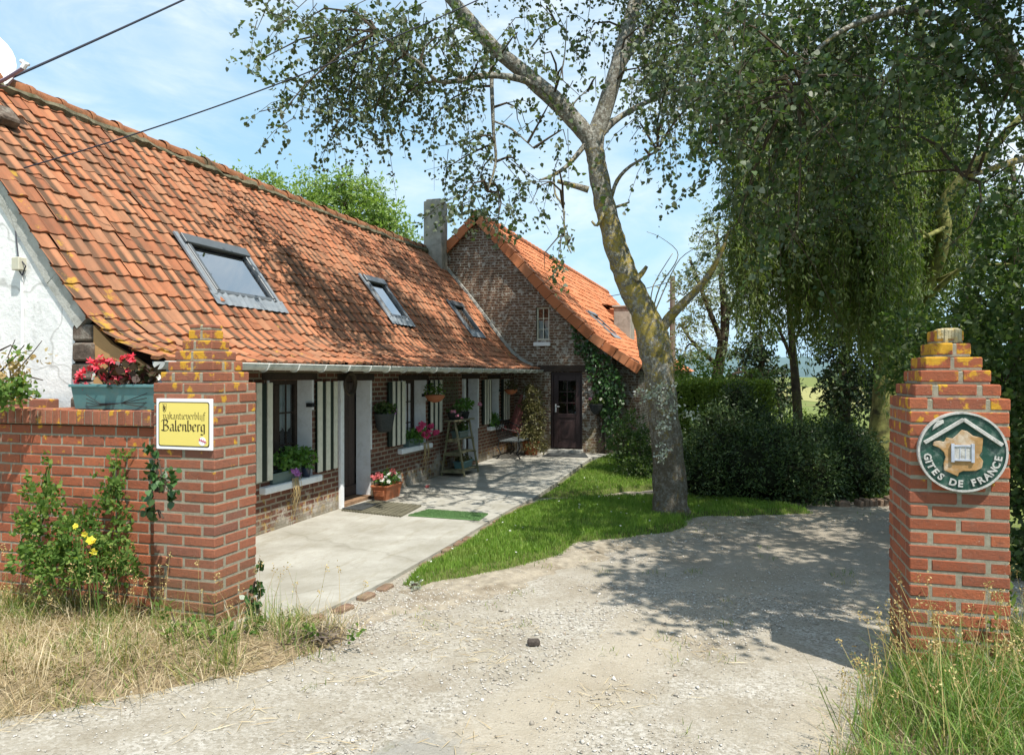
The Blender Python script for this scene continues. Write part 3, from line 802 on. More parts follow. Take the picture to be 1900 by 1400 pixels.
PAN = [(0, .010), (.08, .0), (.30, -.001), (.52, .0), (.62, .014), (.74, .029), (.84, .029), (.94, .016), (1.0, .008)]


def tiles(name, pf, ya, yb, w, ex, mat, parent, lip=.028, jit=.010, seed=1, sag=0.0, holes=()):
    R = random.Random(seed); S_ = arclen(pf); L = S_[-1]; nr = int(round(L / ex)); ex = L / nr; nc = int(round((yb - ya) / w)); w = (yb - ya) / nc
    mb = MB(); uvs = []
    sg = lambda y, s: -sag * math.sin(math.pi * min(1, max(0, (y - ya) / (yb - ya)))) * (s / L) + .012 * math.sin(y * 1.7 + s * 2.1)
    for i in range(nr):
        for j in range(nc):
            yc, sc_ = ya + (j + .5) * w, (i + .5) * ex
            if any(h[0] < yc < h[1] and h[2] < sc_ < h[3] for h in holes): continue
            s0 = i * ex - .015 + R.uniform(-jit, jit) - (R.uniform(.02, .06) if R.random() < .025 else 0); s1 = (i + 1) * ex + .03
            o = ya + j * w + R.uniform(-.004, .004); tw = R.uniform(-.011, .011); hh = R.uniform(-.005, .009)
            b = len(mb.v); n = len(PAN)
            for (s, hb) in ((s0, lip - .030), (s0, lip), ((s0 + s1) / 2, lip * .55), (s1, .0)):
                x, z, nx, nz = at_s(pf, S_, s)
                if s < 0:
                    x += -s * .9; z += s * .3
                for (u, h) in PAN:
                    k = hb + h * .62 + hh + tw * (u - .5)
                    y = o + u * w * 1.03; dz = sg(y, s)
                    mb.v.append((x + nx * k, y, z + nz * k + dz)); uvs.append((u, s))
            for q in range(3):
                for u in range(n - 1):
                    mb.f.append((b + q * n + u, b + q * n + u + 1, b + (q + 1) * n + u + 1, b + (q + 1) * n + u)); mb.m.append(0)
    return mb.build(name, mat, parent, recalc=False, uvs=uvs)


def cells(mb, ub, top, z0, openings, P, mi=0):
    """wall face with holes; ub breakpoints along wall, top(u), P(u,z)->3D; openings (u0,u1,z0,z1)"""
    ub = sorted(set([round(u, 4) for u in ub] + [round(o[k], 4) for o in openings for k in (0, 1)]))
    for a, b_ in zip(ub, ub[1:]):
        zs = [z0]; holes = sorted([(o[2], o[3]) for o in openings if o[0] <= a + 1e-4 and o[1] >= b_ - 1e-4])
        cur = z0
        for h0, h1 in holes:
            if h0 > cur + 1e-4: mb.quad([P(a, cur), P(b_, cur), P(b_, h0), P(a, h0)], mi)
            cur = h1
        mb.quad([P(a, cur), P(b_, cur), P(b_, top(b_)), P(a, top(a))], mi)


# skylights on the old roof
def roof_pt(y, s, h, pf=PROF):
    S_ = arclen(pf); x, z, nx, nz = at_s(pf, S_, s); return Vector((x + nx * h, y, z + nz * h))


def s_at_x(x, pf=PROF):
    S_ = arclen(pf)
    for i in range(len(pf) - 1):
        if pf[i + 1][0] <= x <= pf[i][0]:
            return S_[i] + (pf[i][0] - x) / (pf[i][0] - pf[i + 1][0]) * (S_[i + 1] - S_[i])


SKY3 = [(6.80, 7.90, -5.50, -5.99), (11.06, 11.77, -5.55, -6.06), (14.70, 15.39, -5.53, -6.0)]
house = thing('farmhouse', (-6.2, 10.8, 0), 'low brick farmhouse with an old orange tiled roof and striped shutters', 'house')
WIN = [(7.28, 8.147, .56, 1.735), (10.74, 11.615, .655, 1.71), (14.95, 15.546, .72, 1.71)]
DOR = [(8.86, 9.659, .03, 1.72), (13.42, 14.198, .03, 1.72)]
mb = MB(); ops = [w_ for w_ in WIN] + DOR
cells(mb, list(np.arange(Y0, YG + .01, .8)) + [YG], lambda u: 2.0, -.1, ops, lambda u, z: (XW + .03 * max(0, (1.0 - z)) * .6, u, z))
mb.build('wall', HOUSE_BRICK, house, recalc=False)
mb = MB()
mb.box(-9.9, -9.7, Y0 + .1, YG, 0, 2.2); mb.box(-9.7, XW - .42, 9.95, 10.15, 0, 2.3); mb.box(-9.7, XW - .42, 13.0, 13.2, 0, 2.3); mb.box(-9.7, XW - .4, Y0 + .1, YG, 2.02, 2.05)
mb.build('dark_inner_backing', DARKIN, house)  # interior surfaces coloured near black to give the rooms their shade
# white gable end
mb = MB()
prw = [(x, z - .055) for x, z in PROF if x <= -5.14]
ux = [-5.35] + [x for x, z in prw if x < -5.36] + [-7.24 - k * .6 for k in range(1, 6)]


def gtop(x):
    pp = PROF
    if x < -7.24: return 4.79 - .055 - (-7.24 - x) * 1.05
    for (a, za), (b_, zb) in zip(pp, pp[1:]):
        if b_ <= x <= a: return za + (zb - za) * (x - a) / (b_ - a) - .055
    return 2.2


cells(mb, ux, gtop, -.1, [], lambda u, z: (u + .02 * math.sin(z * 3), Y0 + .02 * math.sin(u * 2.1 + z * 1.3), z))
mb.build('gable_wall', LIME, house, recalc=False)
mb = MB()   # stones of the wall corner under the verge
zz = 1.0
for k, h in enumerate((.26, .2, .17, .13, .15, .17, .15)):
    mb.box(-5.36 + .02 * (k % 2), -5.12 - .015 * ((k + 1) % 2), Y0 - .03 - .01 * (k % 3), Y0 + .35, zz, zz + h - .014); zz += h
mb.build('corner_stone', STONE, house, bevel=.018)
mb = MB()   # grey strip added along the verge, standing in for the wall's shading
for (a, za), (b_, zb) in zip(PROF[3:], PROF[4:]):
    L = math.hypot(b_ - a, zb - za); nx, nz = (zb - za) / L, -(b_ - a) / L
    nx, nz = abs(nx), abs(nz)
    pts = []
    for (x, z) in ((a, za), (b_, zb)):
        pts += [(x - nx * .015, z - nz * .015), (x - nx * .15, z - nz * .15)]
    q = [pts[0], pts[2], pts[3], pts[1]]
    mb.prism(q, lambda a_, b2, t: (a_, t, b2), Y0 - .035, Y0 + .05)
mb.build('verge_shade_strip', CEMENT, house)
mb = MB()
mb.prism([(-4.60, 1.87), (-4.72, 1.94), (-4.95, 2.05), (-5.135, 2.21), (-5.135, 1.72), (-4.97, 1.72), (-4.70, 1.82)], lambda a_, b2, t: (a_, t, b2), Y0 - .02, Y0 + .02)
mb.build('verge_board', OCHRE, house)
tiles('roof_tiles', PROF, 4.83, YG - .03, .17, .19, ROOF, house, lip=.021, sag=.05,
      holes=[(a - .0, b_ + .0, s_at_x(c_) - .10, s_at_x(d_) - .05) for a, b_, c_, d_ in SKY3])
mb = MB()   # roof deck and the hidden rear slope
for (a, za), (b_, zb) in zip(PROF, PROF[1:]):
    mb.quad([(a, Y0 + .03, za - .05), (a, YG, za - .05), (b_, YG, zb - .05 - .03), (b_, Y0 + .03, zb - .05)])
mb.quad([(-7.24, Y0, 4.76), (-7.24, YG, 4.76), (-10.2, YG, 1.9), (-10.2, Y0, 1.9)])
mb.quad([(-4.53, Y0 + .03, 1.87), (-4.53, YG, 1.87), (XW, YG, 1.99), (XW, Y0 + .03, 1.99)])
mb.build('roof_deck', TIMBER, house, recalc=False)
mb = MB(); R_ = Matrix.Rotation(math.radians(47), 3, 'Y')
for (yy, ww, hh_) in ((5.10, .30, .05), (5.34, .20, .075), (4.97, .16, .035)):
    mb.box(-.11, .11, -ww / 2, ww / 2, -.03, hh_, 0, R_, Vector((-6.70, yy, 4.23)))
mb.build('mossy_slab', STONE, house, bevel=.02)
mb = MB(); y = 4.85; k = 0
while y < YG - .3:
    sg = -.05 * math.sin(math.pi * (y - Y0) / 11.8) + random.uniform(-.012, .012)
    n = 8; b = len(mb.v)
    for yy, r, dz in ((y - .02, .125, .0), (y + .05, .128, 0), (y + .06, .112, -.004), (y + .40, .108, random.uniform(-.006, .006))):
        for a in range(n + 1):
            t = math.pi * (a / n) * 1.1 - .05 * math.pi
            mb.v.append((-7.24 + r * math.cos(t), yy, 4.76 + sg + dz + r * .95 * math.sin(t)))
    for i in range(3):
        for a in range(n):
            mb.f.append((b + i * (n + 1) + a, b + i * (n + 1) + a + 1, b + (i + 1) * (n + 1) + a + 1, b + (i + 1) * (n + 1) + a)); mb.m.append(0)
    y += .385
mb.build('ridge_tiles', RIDGE, house, smooth=True)
mb = MB(); pts = []
for k in range(120):
    y = 4.85 + k * .099; sg = -.05 * math.sin(math.pi * (y - Y0) / 11.8)
    pts.append((-7.13 + random.uniform(-.015, .015), y, 4.70 + sg + random.uniform(-.012, .012)))
mb.tube(pts, [.052 + random.uniform(-.014, .022) for _ in pts], 6, wob=.2)
mb.build('ridge_bedding', BED, house)
# gutter
mb = MB(); n = 8; gx, gz, gr = -4.475, 1.905, .062; b = len(mb.v)
for (y, r) in ((Y0 - .02, gr), (YG - .05, gr), (YG - .05, gr - .006), (Y0 - .02, gr - .006)):
    for a in range(n + 1):
        t = math.pi + math.pi * a / n; mb.v.append((gx + r * math.cos(t), y, gz + r * math.sin(t)))
for i in range(3):
    for a in range(n):
        mb.f.append((b + i * (n + 1) + a, b + i * (n + 1) + a + 1, b + (i + 1) * (n + 1) + a + 1, b + (i + 1) * (n + 1) + a)); mb.m.append(0)
mb.quad([mb.v[b + a] for a in range(n + 1)]); mb.quad([mb.v[b + (n + 1) + a] for a in range(n + 1)])
mb.tube([(gx + gr, Y0 - .02, gz), (gx + gr, YG - .05, gz)], .007, 5)
gut = mb.build('gutter', ZINC, house)
mb = MB(); y = 5.2
while y < YG - .2:
    for a in range(6):
        t0 = math.pi + math.pi * a / 6; t1 = math.pi + math.pi * (a + 1) / 6
        mb.beam((gx + (gr + .004) * math.cos(t0), y, gz + (gr + .004) * math.sin(t0)), (gx + (gr + .004) * math.cos(t1), y, gz + (gr + .004) * math.sin(t1)), .028, .007, up=(0, 1, 0))
    mb.build('gutter_bracket', ZINC, gut); mb = MB(); y += .52
mb = MB(); mb.tube([(-4.48, 5.03, 1.86), (-4.50, 5.03, 1.76), (-4.72, 5.02, 1.62), (-4.86, 5.0, 1.52), (-4.88, 5.0, .05)], .042, 10)
mb.build('downpipe', SILL_W, house, smooth=True)
mb = MB(); mb.box(XW - .1, XW + .05, Y0 + .1, YG, 1.86, 1.99)
mb.build('wall_plate', TIMBER, house)


def frame_box(mb, x0, x1, ya, yb, za, zb, w):
    mb.box(x0, x1, ya, ya + w, za, zb); mb.box(x0, x1, yb - w, yb, za, zb)
    mb.box(x0, x1, ya + w, yb - w, za, za + w); mb.box(x0, x1, ya + w, yb - w, zb - w, zb)


def jambs(mb, ya, yb, za, zb, dep, d2=.006, side=0):
    xo = XW + d2
    if side == 0: mb.box(XW - dep, xo, yb, yb + .05, za, zb + .0)      # far jamb facing the camera
    else: mb.box(XW - dep, xo, ya - .05, ya, za, zb)
    return mb


def window(ya, yb, za, zb, dep, lab):
    xf = XW - dep
    mb = MB(); frame_box(mb, xf - .04, xf + .02, ya, yb, za, zb, .055)
    ym = (ya + yb) / 2; mb.box(xf - .03, xf + .025, ym - .05, ym + .05, za + .055, zb - .055)
    for (a, b_) in ((ya + .055, ym - .05), (ym + .05, yb - .055)):
        c0 = (a + b_) / 2
        mb.box(xf - .012, xf + .008, c0 - .009, c0 + .009, za + .055, zb - .055)
        for t in (.33, .66):
            zc = za + (zb - za) * t; mb.box(xf - .011, xf + .007, a, b_, zc - .009, zc + .009)
    w_ = mb.build('window', TIMBER, house, bevel=.004); tag(w_, lab)
    mb = MB(); mb.quad([(xf - .005, ya + .05, za + .05), (xf - .005, yb - .05, za + .05), (xf - .005, yb - .05, zb - .05), (xf - .005, ya + .05, zb - .05)])
    mb.build('pane', GLASS, w_)
    mb = MB(); N = 40
    for (a, b_) in ((ya + .06, ym - .04), (ym + .04, yb - .06)):
        for k in range(N):
            t0, t1 = k / N, (k + 1) / N; f = lambda t: zb - (zb - za) * (.47 + .07 * abs(math.sin(t * math.pi * 2)) ** .6)
            g = lambda t: .012 * math.sin(t * 34)
            y0_, y1_ = a + (b_ - a) * t0, a + (b_ - a) * t1
            mb.quad([(xf - .05 + g(t0), y0_, zb - .05), (xf - .05 + g(t1), y1_, zb - .05), (xf - .05 + g(t1), y1_, f(t1)), (xf - .05 + g(t0), y0_, f(t0))])
    mb.build('curtain', LACE, w_)
    for sd in (0, 1): jambs(MB(), ya, yb, za, zb, dep, side=sd).build('reveal', SILL_W, w_, bevel=.003)
    mb = MB(); mb.box(xf - .04, XW + .10, ya - .20, yb + .10, za - .085, za - .004); mb.build('sill', SILL_W, w_, bevel=.012)
    mb = MB(); mb.box(XW - dep, XW + .012, ya - .14, yb + .12, zb + .004, zb + .085); mb.build('lintel', TIMBER, w_, bevel=.005)
    return w_


def shutter(ya, yb, za, zb, strips, lab, lean=.0):
    mb = MB(); x0 = XW + .028; x1 = x0 + .03
    mb.box(x0, x1, ya, yb, za, zb, 0)
    for (a, b_) in strips:
        mb.box(x1 - .004, x1 + .014, ya + (yb - ya) * a, ya + (yb - ya) * b_, za + .0, zb + .012, 1)
    for z in (za + .2, zb - .2): mb.box(XW - .01, x0, ya + .05, ya + .09, z - .02, z + .02, 0)
    return tag(mb.build('shutter', [GREEN, CREAM], house, bevel=.003), lab)


window(*WIN[0], .22, 'window with flower box nearest the gate')
window(*WIN[1], .22, 'middle window with pink geraniums')
window(*WIN[2], .20, 'farthest window near the corner')
ST3 = [(.0, .20), (.41, .60), (.80, 1.0)]
shutter(6.74, 7.26, .62, 1.70, [(.06, .24), (.42, .60), (.80, .98)], 'striped shutter beside the left gate pillar')
shutter(8.19, 8.657, .585, 1.705, [(.0, .22), (.42, .62), (.82, 1.0)], 'striped shutter by the planked door')
shutter(10.16, 10.721, .72, 1.69, [(.20, .33), (.48, .64), (.78, .97)], 'striped shutter behind the wall pot')
shutter(11.68, 12.196, .80, 1.70, [(.05, .22), (.42, .60), (.80, 1.0)], 'striped shutter behind the hanging basket')
shutter(14.38, 14.93, .78, 1.69, [(.18, .30), (.45, .58), (.72, .85)], 'striped shutter left of the far window')
shutter(15.65, 16.21, .80, 1.70, [(.18, .32), (.45, .60), (.74, .9)], 'striped shutter in the corner')
for (y, z) in ((8.17, 1.42), (11.65, 1.45), (15.6, 1.45)):
    mb = MB(); mb.box(XW - .06, XW + .02, y - .05, y + .02, z - .02, z + .03); mb.tube([(XW + .02, y - .03, z), (XW + .05, y - .07, z + .01)], .012, 5); mb.build('shutter_catch', BLACK, house)


def pdoor(ya, yb, za, zb, dep, lab, glazed=False):
    xf = XW - dep; mb = MB()
    n = 8
    for k in range(n):
        a = ya + .03 + (yb - ya - .06) * k / n; b_ = ya + .03 + (yb - ya - .06) * (k + 1) / n
        mb.box(xf - .05 - .004 * (k % 2), xf - .004 * (k % 2), a + .003, b_ - .003, za + .2, zb - .03)
    mb.box(xf - .06, xf + .012, ya + .02, yb - .02, za + .06, za + .2); mb.box(xf - .07, xf - .03, ya, yb, za + .05, zb)
    d = mb.build('door', DOORW, house, bevel=.004); tag(d, lab)
    mb = MB(); mb.tube([(xf, ya + .1, za + .98), (xf + .05, ya + .1, za + .98), (xf + .055, ya + .2, za + .98)], .009, 6); mb.build('handle', BLACK, d)
    jambs(MB(), ya, yb, za, zb, dep, .012).build('reveal', SILL_W, d, bevel=.003)
    mb = MB(); mb.box(XW - dep, XW + .05, ya - .09, ya - .002, za - .0, zb); mb.build('door_post', SILL_W, d, bevel=.003)
    mb = MB(); mb.box(xf - .06, XW + .03, ya + .0, yb, za - .02, za + .05); mb.build('threshold', STEPM, d, bevel=.006)
    mb = MB(); mb.box(XW - dep - .05, XW + .012, ya - .1, yb + .12, zb + .003, zb + .09); mb.build('lintel', TIMBER, d, bevel=.005)
    return d


pdoor(*DOR[0], .22, 'dark planked door behind the slatted mat')
pdoor(*DOR[1], .20, 'shaded door behind the ladder shelf')


def skylight(ya, yb, xa, xb, parent, lab, pf=PROF, fl=True, gap=.0):
    """xa lower X, xb upper X"""
    sa, sb = s_at_x(xa, pf), s_at_x(xb, pf); a = roof_pt(ya, sa, 0, pf); b_ = roof_pt(ya, sb, 0, pf)
    ey = Vector((0, 1, 0)); es = (b_ - a); L = es.length; es.normalize(); en = es.cross(ey) * -1
    if en.z < 0: en = -en
    R = Matrix((ey, es, en)).transposed(); wv = yb - ya
    mb = MB(); t = .062
    def bx(y0, y1, s0, s1, h0, h1, mi=0): mb.box(y0, y1, s0, s1, h0, h1, mi, R, a)
    bx(0, t, 0, L, -.04, .06); bx(wv - t, wv, 0, L, -.04, .06); bx(t, wv - t, 0, t * .9, -.04, .054); bx(t, wv - t, L - t * 1.5, L, -.04, .06)
    bx(-.01, wv + .01, L - .12, L + .01, .06, .09); bx(.02, t + .012, .03, L - .12, .06, .07); bx(wv - t - .012, wv - .02, .03, L - .12, .06, .07)
    o = mb.build('skylight', FRAMEG, parent, bevel=.006); tag(o, lab)
    mb = MB(); bx(t, wv - t, t * .9, L - t * 1.5, .026, .032); mb.build('pane', SKYGL, o)
    mb = MB(); bx(t, wv - t, t * .9, L - t * 1.5, -.045, -.04); mb.build('dark_underlay', DARKIN, o)  # near-black sheet under the pane, standing for the dark room below
    if fl:
        mb = MB(); n = 26; wf = wv + .22
        for k in range(n):
            y0_, y1_ = -.11 + wf * k / n, -.11 + wf * (k + 1) / n
            h = lambda y: .050 + .008 * math.sin(y * 52)
            P_ = lambda y, s, hh: a + R @ Vector((y, s, hh))
            mb.quad([P_(y0_, -.16, h(y0_) - .005), P_(y1_, -.16, h(y1_) - .005), P_(y1_, .02, h(y1_)), P_(y0_, .02, h(y0_))])
        mb.box(-.06, 0, -.02, L + .05, .03, .052, 0, R, a); mb.box(wv, wv + .06, -.02, L + .05, .03, .052, 0, R, a)
        mb.build('flashing', LEAD, o)
    return o


skylight(6.80, 7.90, -5.50, -5.99, house, 'largest skylight, nearest the gate')
skylight(11.06, 11.77, -5.55, -6.06, house, 'middle skylight')
skylight(14.70, 15.39, -5.53, -6.0, house, 'farthest skylight by the cottage gable')
mb = MB()
ca, cb = onY(786, 373, 16.3); cc, _ = onY(829, 373, 16.3)
cc -= .10; ca += .03; mb.box(ca, cc, 16.22, 16.6, 4.2, cb - .02); mb.box(ca + .04, cc - .04, 16.26, 16.55, cb - .02, cb + .03)
mb.build('chimney', PLASTER, house, bevel=.02)
mb = MB()   # mortar flashing where the roof dies into the taller gable
S_ = arclen(PROF)
for k in range(26):
    s = .15 + k * (S_[-1] - .1) / 26
    p0 = roof_pt(YG - .06, s, .05); p1 = roof_pt(YG - .06, s + S_[-1] / 26 + .01, .05)
    mb.beam(p0, p1, .10, .05)
mb.build('abutment_flashing', CEMENT, house)
# dish on the ridge
dish = thing('satellite_dish', W(-30, 158, 7.5), 'white satellite dish on the ridge at the roof end, cut by the frame', 'satellite dish')
c0 = W(-50, 116, 7.5); ax = (Vector(RIGHT) * .55 - Vector(FWD) * .75 + Vector((0, 0, .35))).normalized()
u1 = ax.cross(Vector((0, 0, 1))).normalized(); u2 = u1.cross(ax)
mb = MB(); nr, na = 6, 28; b = len(mb.v)
for side in (0, -.012):
    for i in range(nr + 1):
        r = .36 * i / nr
        for k in range(na):
            a = 2 * math.pi * k / na; mb.v.append(tuple(c0 + u1 * r * math.cos(a) + u2 * r * 1.08 * math.sin(a) + ax * (.09 * (r / .36) ** 2 + side)))
for sd in (0, 1):
    for i in range(nr):
        for k in range(na):
            o_ = b + sd * (nr + 1) * na; mb.f.append((o_ + i * na + k, o_ + i * na + (k + 1) % na, o_ + (i + 1) * na + (k + 1) % na, o_ + (i + 1) * na + k)); mb.m.append(0)
for k in range(na):
    p = b + nr * na; q = b + (2 * nr + 1) * na; mb.f.append((p + k, p + (k + 1) % na, q + (k + 1) % na, q + k)); mb.m.append(0)
mb.build('reflector', DISHM, dish, smooth=True)
mb = MB(); mb.tube([W(-20, 160, 7.45), W(8, 148, 7.3), W(44, 126, 7.15)], .018, 8); mb.tube([W(-30, 165, 7.5), W(-34, 200, 7.5), W(-34, 260, 7.55)], .022, 8)
mb.tube([W(-6, 160, 7.4), W(14, 160, 7.3), W(24, 148, 7.25), W(26, 140, 7.22)], .005, 5)
mb.build('mount_arm', DISHA, dish)
mb = MB(); mb.tube([W(42, 127, 7.15), W(48, 118, 7.15)], .026, 10); mb.tube([W(45, 116, 7.15), W(40, 114, 7.2)], .02, 10); mb.tube([W(48, 118, 7.15), W(54, 121, 7.15)], .014, 8)
mb.build('receiver', DISHM, dish)
# cables
def cable(name, pts, r, lab):
    out = []
    for i in range(41):
        t = i / 40; a, b_ = Vector(pts[0]), Vector(pts[1]); p = a.lerp(b_, t); p.z -= pts[2] * 4 * t * (1 - t); out.append(p)
    mb = MB(); mb.tube(out, r, 6); return tag(mb.build(name, CABLE, None, smooth=True), lab, 'cable')


A = W(-14, 160, 7.4); Bp = W(330, -1, 10.5); cable('overhead_cable', (A, A + (Bp - A) * 3.0, .05), .0135, 'thick twisted overhead cable running up from the satellite dish')
A = W(0, 322, 6.75); Bp = W(800, 2, 7.6); A2 = A + (A - Bp) * .02
cable('overhead_cable', (A2, A + (Bp - A) * 1.6, .22), .0065, 'thin overhead wire crossing the roof and the leaning tree')
jb = thing('junction_box', (-6.1, 4.87, 2.7), 'beige electrical junction box on the white gable wall', 'junction box')
jx, jz = onY(38, 490, 4.86); mb = MB(); mb.box(jx - .045, jx + .04, 4.81, Y0 + .02, jz - .055, jz + .055); mb.build('case', BOXM, jb, bevel=.006)
mb = MB(); mb.tube([(jx, 4.87, jz - .05), (jx + .005, 4.87, jz - .4), (jx, 4.87, .9)], .012, 6)
mb.build('conduit', SILL_W, jb)
mb = MB(); mb.tube([(jx + .02, 4.84, jz + .04), (jx + .07, 4.85, jz - .02), (jx + .03, 4.85, jz - .1), (jx, 4.85, jz - .06)], .006, 5)
mb.tube([(jx, 4.84, jz + .05), (jx - .07, 4.87, jz + .3), (jx - .2, 4.87, jz + .6)], .006, 5); mb.build('wire', CABLE, jb)

# ------------------------------------------------------------------ cottage behind
cot = thing('brick_cottage', (-5, 20, 0), 'tall brick cottage with bright orange roof and plum door behind the farmhouse', 'house')
CP = [onY(u, v, 16.6) for u, v in [(1188, 684), (1101, 624), (1033, 562), (959, 479), (884, 399)]]
AX, AZ = CP[-1]


def ctop(x):
    if x <= AX: return AZ - (AX - x) * .94 - .06
    for (a, za), (b_, zb) in zip(CP, CP[1:]):
        if b_ <= x <= a: return za + (zb - za) * (x - a) / (b_ - a) - .06
    return 1.95


cw = (-4.603, -4.295, 2.60, 3.36); cd = (-4.257, -3.52, .11, 1.862)
mb = MB(); cells(mb, [-9.2, -8, -7, AX, CP[3][0], CP[2][0], CP[1][0], -2.84], ctop, -.1, [cw, cd], lambda u, z: (u, YG, z)); mb.build('wall', GABLE_BRICK, cot, recalc=False)
mb = MB(); mb.quad([(-2.84, YG, -.1), (-2.84, YG + .5, -.1), (-2.84, YG + .5, 2.4), (-2.84, YG, 2.4)]); mb.quad([(-2.84, YG + .5, -.1), (-2.3, YG + .5, -.1), (-2.3, YG + .5, 2.1), (-2.84, YG + .5, 2.4)])
mb.quad([(-2.3, YG + .5, -.1), (-2.3, 34, -.1), (-2.3, 34, 2.0), (-2.3, YG + .5, 2.0)]); mb.build('side_wall', GABLE_BRICK, cot, recalc=False)
mb = MB(); mb.box(-5.0, -3.1, YG + .3, YG + .32, 0, 2.2); mb.box(-4.8, -4.2, YG + .3, YG + .32, 2.2, 3.5); mb.build('dark_inner_backing', DARKIN, cot)  # near-black sheets close behind door and window, standing for interior darkness
tiles('roof_tiles', [(x, z) for x, z in CP], 16.6, 34.5, .20, .26, ROOF2, cot, seed=5)
mb = MB()
for (a, za), (b_, zb) in zip(CP, CP[1:]): mb.quad([(a, 16.7, za - .05), (a, 34.5, za - .05), (b_, 34.5, zb - .05), (b_, 16.7, zb - .05)])
mb.quad([(AX, 16.65, AZ - .02), (AX, 34.5, AZ - .02), (-10.6, 34.5, AZ - (AX + 10.6) * .94), (-10.6, 16.65, AZ - (AX + 10.6) * .94)]); mb.build('roof_deck', TIMBER, cot, recalc=False)
mb = MB(); y = 16.55
while y < 34:
    mb.tube([(AX, y, AZ + .0), (AX, y + .06, AZ), (AX, y + .07, AZ - .008), (AX, y + .42, AZ)], [.125, .125, .11, .105], 8); y += .4
mb.build('ridge_tiles', ROOF2, cot, smooth=True)


def verge(mb, pf):
    S2 = arclen(pf); n = int(S2[-1] / .33)
    for k in range(n):
        s0, s1 = k * S2[-1] / n, (k + 1) * S2[-1] / n
        x0, z0, nx0, nz0 = at_s(pf, S2, s0); x1, z1, nx1, nz1 = at_s(pf, S2, s1)
        lo = .03
        s1_ = s1 - .014; x1, z1, nx1, nz1 = at_s(pf, S2, s1_)
        q = [(x0 + nx0 * (.06 + lo), z0 + nz0 * (.06 + lo)), (x1 + nx1 * .06, z1 + nz1 * .06), (x1 - nx1 * .13, z1 - nz1 * .13), (x0 - nx0 * (.13), z0 - nz0 * (.13))]
        mb.prism(q, lambda a_, b2, t: (a_, t, b2), 16.54, 16.585)
        mb.prism([q[0], q[1], (x1 + nx1 * .04, z1 + nz1 * .04), (x0 + nx0 * .04, z0 + nz0 * .04)], lambda a_, b2, t: (a_, t, b2), 16.585, 16.76)


mb = MB(); verge(mb, CP); verge(mb, [(AX - 3.5, AZ - 3.5 * .94), (AX - 1.7, AZ - 1.7 * .94), (AX, AZ)]); mb.build('verge_tiles', ROOF2, cot)
mb = MB(); frame_box(mb, 0, .05, cw[0], cw[1], cw[2], cw[3], .035)
mb.v = [(p[1], YG + .06 + p[0], p[2]) for p in mb.v]
xm = (cw[0] + cw[1]) / 2; mb.box(xm - .008, xm + .008, YG + .07, YG + .10, cw[2], cw[3])
for t in (.33, .66): z = cw[2] + (cw[3] - cw[2]) * t; mb.box(cw[0], cw[1], YG + .072, YG + .098, z - .008, z + .008)
gw = mb.build('window', CREAM, cot); tag(gw, 'small barred gable window')
mb = MB(); mb.quad([(cw[0], YG + .085, cw[2]), (cw[1], YG + .085, cw[2]), (cw[1], YG + .085, cw[3]), (cw[0], YG + .085, cw[3])]); mb.build('pane', GLASS, gw)
mb = MB(); N = 20
for k in range(N):
    if k in (9, 10): continue
    a, b_ = cw[0] + (cw[1] - cw[0]) * k / N, cw[0] + (cw[1] - cw[0]) * (k + 1) / N
    mb.quad([(a, YG + .14 + .01 * (k % 2), cw[2]), (b_, YG + .14 + .01 * ((k + 1) % 2), cw[2]), (b_, YG + .14 + .01 * ((k + 1) % 2), cw[3] - .3), (a, YG + .14 + .01 * (k % 2), cw[3] - .3)])
mb.build('curtain', LACE, gw)
mb = MB(); mb.box(cw[0] - .06, cw[1] + .03, YG - .05, YG + .07, cw[2] - .14, cw[2] - .05); mb.build('sill', SILL_W, gw, bevel=.01)
x0, x1, z0, z1 = cd; yd = YG + .05; mb = MB()
mb.box(x0, x0 + .05, yd - .01, yd + .1, z0, z1); mb.box(x1 - .05, x1, yd - .01, yd + .1, z0, z1); mb.box(x0 + .05, x1 - .05, yd - .01, yd + .1, z1 - .05, z1)
a, b_ = x0 + .055, x1 - .055; zg0, zg1 = z0 + .80, z1 - .2
mb.box(a, a + .11, yd + .01, yd + .05, z0 + .02, z1 - .055); mb.box(b_ - .11, b_, yd + .01, yd + .05, z0 + .02, z1 - .055)
mb.box(a + .11, b_ - .11, yd + .01, yd + .05, zg1, z1 - .055); mb.box(a + .11, b_ - .11, yd + .01, yd + .05, zg0 - .1, zg0); mb.box(a + .11, b_ - .11, yd + .01, yd + .05, z0 + .02, z0 + .15)
mb.box(a + .11, b_ - .11, yd + .022, yd + .045, z0 + .15, zg0 - .1); mb.box(a + .17, b_ - .17, yd + .014, yd + .03, z0 + .22, zg0 - .17)
cdoor = mb.build('door', DOORD, cot, bevel=.004)
mb = MB(); xm = (a + b_) / 2; mb.box(xm - .009, xm + .009, yd + .012, yd + .045, zg0, zg1)
for t in (1 / 3, 2 / 3): z = zg0 + (zg1 - zg0) * t; mb.box(a + .11, b_ - .11, yd + .014, yd + .043, z - .009, z + .009)
mb.build('glazing_bar', DOORD, cdoor)
mb = MB(); mb.quad([(a + .11, yd + .03, zg0), (b_ - .11, yd + .03, zg0), (b_ - .11, yd + .03, zg1), (a + .11, yd + .03, zg1)]); mb.build('pane', GLASS, cdoor)
mb = MB(); mb.box(a + .035, a + .065, yd - .002, yd + .012, z0 + .83, z0 + 1.02); mb.tube([(a + .05, yd, z0 + .97), (a + .05, yd - .05, z0 + .97), (a + .15, yd - .05, z0 + .96)], .009, 6); mb.build('handle', SILL_W, cdoor)
mb = MB(); mb.box(x0 - .3, x1 + .18, YG - .02, YG + .1, z1 + .005, z1 + .15); mb.build('lintel', TIMBER, cot, bevel=.008)
